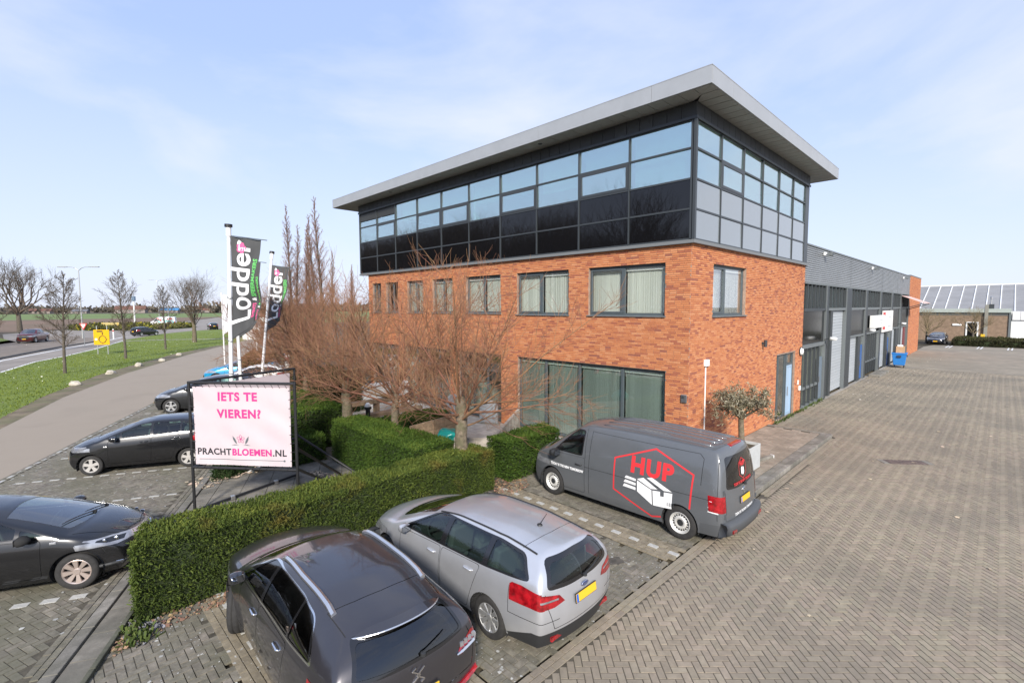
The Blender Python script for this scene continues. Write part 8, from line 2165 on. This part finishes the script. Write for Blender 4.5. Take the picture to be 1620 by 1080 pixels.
def hedge(label, poly, z1, dens, size, material, seed, name='hedge', rough=0.05, z0=0.02, group='clipped hedges', topslope=None, cat='hedge'):
    """clipped hedge on a ground outline: dark inner mass wrapped in small leaves"""
    g = np.random.default_rng(seed); P = np.array(poly, float); n = len(P)
    if sum(P[i-1][0]*P[i][1]-P[i][0]*P[i-1][1] for i in range(n)) < 0: P = P[::-1]
    h = topslope or (lambda x, y: z1+0*x)
    pts = []; nor = []
    for i in range(n):
        a, b = P[i], P[(i+1) % n]; L_ = np.linalg.norm(b-a); d = (b-a)/L_; nn = np.array([d[1], -d[0]])
        k = int(L_*z1*dens); u = g.random(k)*L_; xy = a+d*u[:, None]; zz = z0+(h(xy[:, 0], xy[:, 1])-z0)*g.random(k)
        pts.append(np.column_stack([xy, zz])); nor.append(np.tile([nn[0], nn[1], 0.25], (k, 1)))
    lo, hi = P.min(0), P.max(0); k = int(np.prod(hi-lo)*dens*1.25); xy = lo+(hi-lo)*g.random((k, 2)); xy = xy[inpoly(xy, [tuple(p) for p in P])]
    pts.append(np.column_stack([xy, h(xy[:, 0], xy[:, 1])])); nor.append(np.tile([0, 0, 1.0], (len(xy), 1)))
    pts = np.concatenate(pts); nor = np.concatenate(nor)
    # bulges and hollows of the clipped face
    f = np.sin(pts[:, 0]*2.3+seed)*np.sin(pts[:, 1]*2.9+1)*0.5+np.sin(pts[:, 0]*6.1)*np.sin(pts[:, 1]*5.3+pts[:, 2]*4.7)*0.35+np.sin(pts[:, 2]*9+pts[:, 0]*8.7)*0.2
    pts = pts+nor*(f*rough-0.04+g.normal(0, 0.022, len(pts)))[:, None]
    shoot = g.random(len(pts)) < 0.012; pts = pts+nor*(shoot*g.uniform(0.03, 0.09, len(pts)))[:, None]
    V, F = leaf_cloud(pts, nor, size, g)
    o = thing(name, label, cat, (0, 0, 0), 0, group)
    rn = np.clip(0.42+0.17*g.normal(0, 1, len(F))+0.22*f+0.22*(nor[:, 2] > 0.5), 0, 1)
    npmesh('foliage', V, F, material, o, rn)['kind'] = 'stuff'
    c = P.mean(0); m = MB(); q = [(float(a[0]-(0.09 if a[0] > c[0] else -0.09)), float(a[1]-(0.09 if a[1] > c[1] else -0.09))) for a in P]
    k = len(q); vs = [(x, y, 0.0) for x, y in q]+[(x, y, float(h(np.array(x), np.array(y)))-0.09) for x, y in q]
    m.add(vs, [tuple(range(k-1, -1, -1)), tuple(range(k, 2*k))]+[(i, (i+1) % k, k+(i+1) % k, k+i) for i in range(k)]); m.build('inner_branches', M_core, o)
    return o
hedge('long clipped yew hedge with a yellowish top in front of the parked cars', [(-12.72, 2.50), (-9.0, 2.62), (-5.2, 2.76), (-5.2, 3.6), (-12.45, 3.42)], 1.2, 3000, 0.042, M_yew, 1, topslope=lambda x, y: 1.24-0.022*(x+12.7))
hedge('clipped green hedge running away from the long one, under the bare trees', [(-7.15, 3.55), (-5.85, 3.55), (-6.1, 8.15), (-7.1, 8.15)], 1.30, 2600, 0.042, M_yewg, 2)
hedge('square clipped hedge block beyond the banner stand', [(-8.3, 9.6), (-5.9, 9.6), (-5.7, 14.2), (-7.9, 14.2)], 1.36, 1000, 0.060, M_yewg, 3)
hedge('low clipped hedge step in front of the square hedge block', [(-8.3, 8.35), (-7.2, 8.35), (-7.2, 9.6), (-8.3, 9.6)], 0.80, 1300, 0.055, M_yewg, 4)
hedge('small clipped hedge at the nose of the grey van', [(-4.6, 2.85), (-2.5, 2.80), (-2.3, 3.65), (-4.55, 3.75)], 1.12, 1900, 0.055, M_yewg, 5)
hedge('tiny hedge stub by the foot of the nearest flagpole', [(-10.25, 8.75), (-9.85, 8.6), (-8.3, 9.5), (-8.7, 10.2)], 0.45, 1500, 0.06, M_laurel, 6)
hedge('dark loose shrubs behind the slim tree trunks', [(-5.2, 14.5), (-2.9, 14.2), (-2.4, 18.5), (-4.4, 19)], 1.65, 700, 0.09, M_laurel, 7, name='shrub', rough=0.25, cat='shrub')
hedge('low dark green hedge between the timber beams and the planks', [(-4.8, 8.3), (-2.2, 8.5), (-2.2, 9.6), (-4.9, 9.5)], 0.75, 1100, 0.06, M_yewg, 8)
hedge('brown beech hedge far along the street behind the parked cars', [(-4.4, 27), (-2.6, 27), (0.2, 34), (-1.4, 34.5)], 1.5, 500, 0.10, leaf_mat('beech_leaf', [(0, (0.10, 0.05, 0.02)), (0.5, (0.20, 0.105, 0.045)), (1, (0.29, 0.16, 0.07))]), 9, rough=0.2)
bank = hedge('dark planted bank of low shrubs below the brown brick building', [(65.0, -2.3), (65.0, -15), (70, -15), (71.5, -2.3)], 0.7, 300, 0.15, leaf_mat('bank_leaf', [(0, (0.022, 0.026, 0.012)), (0.6, (0.055, 0.050, 0.024)), (1, (0.09, 0.10, 0.03))]), 10, name='shrub_bank', rough=0.3, cat='shrubs', group=None)
# little weeds against the facade and kerb
g = np.random.default_rng(12)
w = np.concatenate([np.column_stack([g.uniform(7.6, 15, 300), -np.abs(g.normal(0.05, 0.06, 300))-0.02, np.full(300, 0.0)]), np.column_stack([g.uniform(-12.6, -12.2, 160)-0.3, g.uniform(2.0, 2.6, 160), np.full(160, 0.0)])])
V, F = leaf_cloud(w, np.tile([0, -0.3, 1.0], (len(w), 1)), 0.11, g, 0.3, 0.6)
tag(npmesh('weeds', V, F, leaf_mat('weed_leaf', [(0, (0.05, 0.08, 0.02)), (1, (0.14, 0.18, 0.05))]), None, g.random(len(F))), kind='stuff')
g2 = np.random.default_rng(4); rock = np.column_stack([-12.62+g2.normal(0, 0.10, 240), 2.35+g2.normal(0, 0.16, 240), np.full(240, 0.01)])
V, F = leaf_cloud(rock, np.tile([0, 0, 1.0], (240, 1)), 0.045, g2, 0.9, 1.2); tag(npmesh('gravel', V, F, mat('blue_gravel', (0.22, 0.22, 0.24), 0.9, rndvar=0.35), None, g2.random(len(F))), kind='stuff')
# grass blades, daisies and dandelions on the verge
vp = [(-17.9, 10), (-15.25, 21.9), (-13.3, 29.9), (-10.0, 39.8), (-3.3, 53.8), (3.3, 64.6), (11.0, 77.0), (21, 97)] + [(17, 100), (10.58, 106), (3.55, 100), (-3.35, 87), (-8.41, 68), (-11.45, 59.5), (-13.72, 53.7), (-15.43, 46.3), (-16.92, 40), (-18.5, 24)]
g = np.random.default_rng(8); PP = np.array(vp); lo, hi = PP.min(0), PP.max(0)
Q = lo+(hi-lo)*g.random((260000, 2)); Q = Q[inpoly(Q, vp)]; dd = np.hypot(Q[:, 0]-CAM.x, Q[:, 1]-CAM.y); Q = Q[g.random(len(Q)) < np.clip(38/dd, 0, 1)**1.6]
pz = np.column_stack([Q, np.full(len(Q), -0.01)])
V, F = leaf_cloud(pz, np.tile([0, 0, 1.0], (len(pz), 1)), 0.075, g, 0.35, 0.8)
tag(npmesh('grass', V, F, leaf_mat('grass_blade', [(0.0, (0.100, 0.140, 0.014)), (0.5, (0.150, 0.200, 0.020)), (1.0, (0.220, 0.255, 0.045))], (0.62, (0.120, 0.125, 0.03), 0.6)), None, g.random(len(F))), kind='stuff')
Qd = Q[g.random(len(Q)) < 0.004]; V, F = leaf_cloud(np.column_stack([Qd, np.full(len(Qd), 0.06)]), np.tile([0.0, -0.3, 1.0], (len(Qd), 1)), 0.055, g, 1.0, 0.5)
tag(npmesh('daisies', V, F, mat('daisy_white', (0.66, 0.66, 0.58), 0.8, rndvar=0.2), None, g.random(len(F))), kind='stuff')
# yellow flowers and low green on the roundabout
Q = np.array(isl).mean(0)+(np.array([13, 17])*0.93)*(np.sqrt(g.random((5000, 1)))*np.stack([np.cos(t_ := g.random(5000)*2*PI), np.sin(t_)], 1))
V, F = leaf_cloud(np.column_stack([Q, g.random(5000)*0.5]), np.tile([0, 0, 1.0], (5000, 1)), 0.75, g, 0.4, 0.8)
tag(npmesh('island_planting', V, F, leaf_mat('island_leaf', [(0.0, (0.07, 0.06, 0.025)), (0.6, (0.10, 0.11, 0.03)), (0.85, (0.16, 0.17, 0.03)), (1.0, (0.42, 0.36, 0.03))]), None, g.random(5000)), kind='stuff')

# ------------------------------------------------------------------ olive tree in its concrete planter
o = thing('planter', 'square pale grey planter behind the tail of the grey van', 'planter', (0.82, -1.22, 0.095), 0)
mb = MB(); a, b, h = 0.40, 0.37, 0.72
for q in ((-a, -a, a, -b), (-a, b, a, a), (-a, -b, -b, b), (b, -b, a, b)): mb.box((q[0], q[1], 0.03), (q[2], q[3], h))
mb.build('wall', mat('planter_grey', (0.44, 0.45, 0.44), 0.75, noise=0.06), o, bevel=0.006)
mb = MB(); mb.box((-b, -b, 0.05), (b, b, 0.64)); mb.build('soil', M_soil, o)
for sx in (-0.3, 0.3): mb = MB(); mb.box((sx-0.05, -0.34, 0.0), (sx+0.05, 0.34, 0.03)); mb.build('foot', M_blackpl, o)
gg = random.Random(9); tr = Twigs(); cr = Twigs(); P = []
st_, _ = grow(gg, (0, 0, 0), (0.02, 0, 1), 0.78, 6, 0.05, 0.0); tr.line(st_, 0.085, 0.075, 9, 0.5)
for i in range(6):
    az = i*1.05+0.3; d = Vector((math.cos(az)*0.85, math.sin(az)*0.85, 0.75)); p1, d1 = grow(gg, st_[-1], d, 0.55, 4, 0.12, 0.12); tr.line(p1, 0.05, 0.022, 7, 0.5)
    for j in range(7):
        p2, d2 = grow(gg, p1[gg.randrange(2, 5)], perp(gg, d1, R(gg.uniform(20, 70))), gg.uniform(0.3, 0.65), 4, 0.15, 0.05); cr.line(p2, 0.012, 0.004, 4, gg.random())
        for k in range(6):
            p3, d3 = grow(gg, p2[gg.randrange(1, 5)], perp(gg, d2, R(gg.uniform(20, 70))), gg.uniform(0.12, 0.30), 3, 0.15, 0.03); cr.line(p3, 0.005, 0.002, 3, gg.random()); P += [tuple(q) for q in p3]*4
o = thing('olive_tree', 'small olive tree with a thin grey-green crown growing in the grey planter', 'tree', (0.86, -1.22, 0.72))
tr.build('trunk', M_bark, o); cr.build('crown', M_twigd, o, 'stuff')
P = np.array(P); ng = np.random.default_rng(2); P = P+ng.normal(0, 0.035, P.shape); V, F = leaf_cloud(P, ng.normal(0, 1, P.shape)+np.array([0, 0, 0.4]), 0.075, ng, 0.30, 0.4)
npmesh('leaves', V, F, M_olive, o, ng.random(len(F)))['kind'] = 'stuff'
o = thing('tile_strip', 'thin pale concrete strip lying beside the planter', 'kerb strip', (1.95, -1.42, 0.097), R(-14)); mb = MB(); mb.cbox((0, 0, 0.04), (1.1, 0.1, 0.08)); mb.build('strip', M_kerb, o, bevel=0.008); mb = MB(); mb.cbox((0.56, 0, 0.04), (0.03, 0.11, 0.09)); mb.build('end_cap', M_white_plastic, o)

# ------------------------------------------------------------------ terrace furniture
M_tim = mat('weathered_timber', (0.26, 0.185, 0.115), 0.9, noise=0.3, nscale=5, bump=0.4, bscale=18, rndvar=0.15)
M_timw = mat('whitewashed_timber', (0.42, 0.375, 0.32), 0.9, noise=0.25, nscale=4, bump=0.4, bscale=16, rndvar=0.12, dirt=(0.22, 0.19, 0.15), dirtscale=1.6)
def beam(o, a, b, w, h, m, name='plank'):
    mb = MB(); mb.rv = rnd.random(); mb.bar(a, b, w, h); return mb.build(name, m, o, bevel=0.01)
o = thing('timber_planter', 'whitewashed timber planter wall beside the nearest bare tree', 'planter', (-3.95, 4.2, 0))
A_, B_, C_ = Vector((-0.78, 0.85, 0)), Vector((0, 0, 0)), Vector((3.5, 2.35, 0))
for k in range(3):
    beam(o, A_+up*(0.15+k*0.285), B_+up*(0.15+k*0.285), 0.09, 0.278, M_timw); beam(o, B_+(C_-B_).normalized()*0.06+up*(0.15+k*0.285), C_+up*(0.15+k*0.285), 0.09, 0.278, M_timw)
mb = MB(); mb.bar(B_+up*0.0, B_+up*0.9, 0.10); mb.build('corner_post', M_timw, o)
o = thing('timber_bench', 'brown timber plank wall behind the teal sack', 'planter', (-4.68, 7.5, 0))
for k in range(2):
    beam(o, (0, 0, 0.6-k*0.34), (1.0, 0.06, 0.64-k*0.34), 0.08, 0.33, M_tim); beam(o, (1.02, 0.06, 0.64-k*0.34), (2.3, 0.16, 0.68-k*0.34), 0.08, 0.33, M_tim)
o = thing('timber_beams', 'pair of long timber beams on low supports behind the slim tree trunk', 'bench', (-4.9, 12.6, 0))
beam(o, (0, 0, 0.72), (3.4, -0.1, 0.72), 0.35, 0.16, M_tim, 'seat_beam'); beam(o, (0.2, -0.9, 0.36), (3.4, -1.0, 0.36), 0.35, 0.14, M_tim, 'low_beam')
for x in (0.3, 1.7, 3.1): mb = MB(); mb.box((x, -0.2, 0), (x+0.15, 0.1, 0.64)); mb.box((x, -1.1, 0), (x+0.15, -0.8, 0.29)); mb.build('support', M_tim, o)
o = thing('pale_planter', 'long pale grey planter box behind the timber beams', 'planter', (-1.9, 14.6, 0), R(-6)); mb = MB(); mb.box((-1.5, -0.3, 0), (1.5, 0.3, 1.05)); mb.build('box', MATS['planter_grey'], o, bevel=0.01); mb = MB(); mb.box((-1.54, -0.34, 1.05), (1.54, 0.34, 1.10)); mb.build('rim', MATS['planter_grey'], o)
o = thing('garden_post', 'short black garden post with a pale cap on the terrace edge', 'post', (-4.35, 11.0, 0))
mb = MB(); mb.lathe([(0.09, 0), (0.09, 0.75), (0.14, 0.80), (0.14, 0.86), (0.10, 0.88)], n=14); mb.build('post', M_tubeb, o); mb = MB(); mb.lathe([(0.10, 0.88), (0.10, 0.98), (0.05, 1.03), (0.001, 1.04)], n=14); mb.build('cap', MATS['opal'], o, smooth=True)
bm = bmesh.new(); bmesh.ops.create_icosphere(bm, subdivisions=4, radius=0.36)
for v in bm.verts:
    c = v.co; f = 1+0.10*math.sin(c.x*14+c.z*9)+0.07*math.sin(c.y*17+c.x*6)+0.05*math.sin(c.z*25+c.y*9); v.co = Vector((c.x*1.15*f, c.y*0.95*f, max(c.z, -0.2)*0.72*f))
o = bm_obj(bm, 'tarpaulin_sack', mat('teal_plastic', (0.010, 0.235, 0.200), 0.28), None, True); o.location = (-4.62, 5.45, 0.78); tag(o, 'shiny teal plastic sack beside the nearest bare tree', 'sack')
o = thing('sack_stand', 'low timber box under the teal sack', 'box', (-4.6, 5.5, 0)); beam(o, (-0.4, -0.2, 0.3), (0.4, -0.2, 0.3), 0.05, 0.6, M_tim); beam(o, (-0.4, 0.2, 0.3), (0.4, 0.2, 0.3), 0.05, 0.6, M_tim); mb = MB(); mb.box((-0.4, -0.17, 0.54), (0.4, 0.17, 0.58)); mb.build('lid', M_tim, o)
def stele(label, x, y, w, h, rz):
    o = thing('garden_stone', label, 'stone', (x, y, 0), rz, 'upright grey stones before the ground floor windows')
    P = [(-w/2, 0), (w/2, 0), (w/2, h*0.72)]+[(w/2*math.cos(a), h*0.72+h*0.28*math.sin(a)) for a in np.linspace(0.15, PI-0.15, 9)]+[(-w/2, h*0.72)]
    mb = MB(); mb.prism(P, -0.06, 0.06, MT); mb.build('slab', mat('stele_grey', (0.27, 0.29, 0.30), 0.8, noise=0.12), o, bevel=0.01); mb = MB(); mb.box((-w*0.6, -0.12, 0), (w*0.6, 0.12, 0.06)); mb.build('plinth', M_kerb, o)
stele('grey round-topped stone slab beside the brick pier', -0.45, 8.25, 0.78, 0.98, R(-62))
stele('grey stone slab half hidden by the nearest tree trunk', -0.7, 10.2, 0.7, 1.0, R(-60))
# ------------------------------------------------------------------ horizon
g = np.random.default_rng(21)
def treeline(x0, y0, x1, y1, n, h, depth, seed, sz):
    g = np.random.default_rng(seed); u = g.random(n); X = x0+(x1-x0)*u+g.normal(0, depth, n); Y = y0+(y1-y0)*u+g.normal(0, depth, n)
    top = h*(0.55+0.25*np.sin(u*37+seed)+0.2*np.sin(u*91)+0.12*np.sin(u*213)); Z = top*np.sqrt(g.random(n))
    V, F = leaf_cloud(np.column_stack([X, Y, Z]), np.tile([0, 0, 0.5], (n, 1)), sz, g, 0.5, 1.0)
    tag(npmesh('treeline', V, F, M_far, None, g.random(n)), kind='stuff')
M_far = leaf_mat('far_trees', [(0, (0.115, 0.098, 0.078)), (0.5, (0.150, 0.128, 0.100)), (1.0, (0.185, 0.170, 0.125))])  # distance haze is put into the colour: stops lightened
treeline(-260, 720, 220, 760, 5000, 7, 12, 1, 4)
treeline(120, 560, 420, 640, 4000, 8.5, 10, 2, 4)
treeline(-160, 560, -20, 640, 1200, 5, 10, 3, 4)
M_roofr = mat('red_tiles', (0.15, 0.075, 0.055), 0.9); M_roofg = mat('grey_roof', (0.14, 0.14, 0.15), 0.9); M_wallp = mat('pale_render', (0.26, 0.225, 0.20), 0.9)
for i, (x, y, w, d, h, rm_, lab) in enumerate(((-30, 640, 16, 10, 4.0, M_roofr, 'low farmhouse with a red roof at the left horizon'), (-8, 650, 20, 10, 4.0, M_roofr, 'long red-roofed barn on the horizon behind the street lamp'), (22, 640, 12, 10, 3.6, M_roofg, 'grey-roofed farmhouse on the horizon right of the street lamp'), (62, 640, 26, 12, 6.5, M_roofr, 'large red-brown farm roof on the horizon right of the second tree'), (96, 640, 16, 12, 4.4, mat('blue_sheet', (0.06, 0.22, 0.42), 0.5), 'bright blue shed on the horizon'), (135, 640, 18, 10, 4, M_roofr, 'small red-roofed house on the horizon by the painted van'))):
    o = thing('farm_building', lab, 'building', (x, y, 0), R(-20), 'farm buildings on the horizon')
    mb = MB(); mb.box((-w/2, -d/2, 0), (w/2, d/2, h*0.55)); mb.build('wall', M_wallp, o)
    mb = MB(); mb.prism([(-d/2-0.5, h*0.55), (d/2+0.5, h*0.55), (0, h*1.15)], -w/2-0.4, w/2+0.4, Matrix(((0, 0, 1, 0), (1, 0, 0, 0), (0, 1, 0, 0), (0, 0, 0, 1)))); mb.build('roof', rm_, o)
    for k in range(3): mb = MB(); mb.cbox((-w/3+k*w/3, -d/2-0.05, h*0.3), (1.6, 0.1, 1.4)); mb.build('window', M_roomd, o)
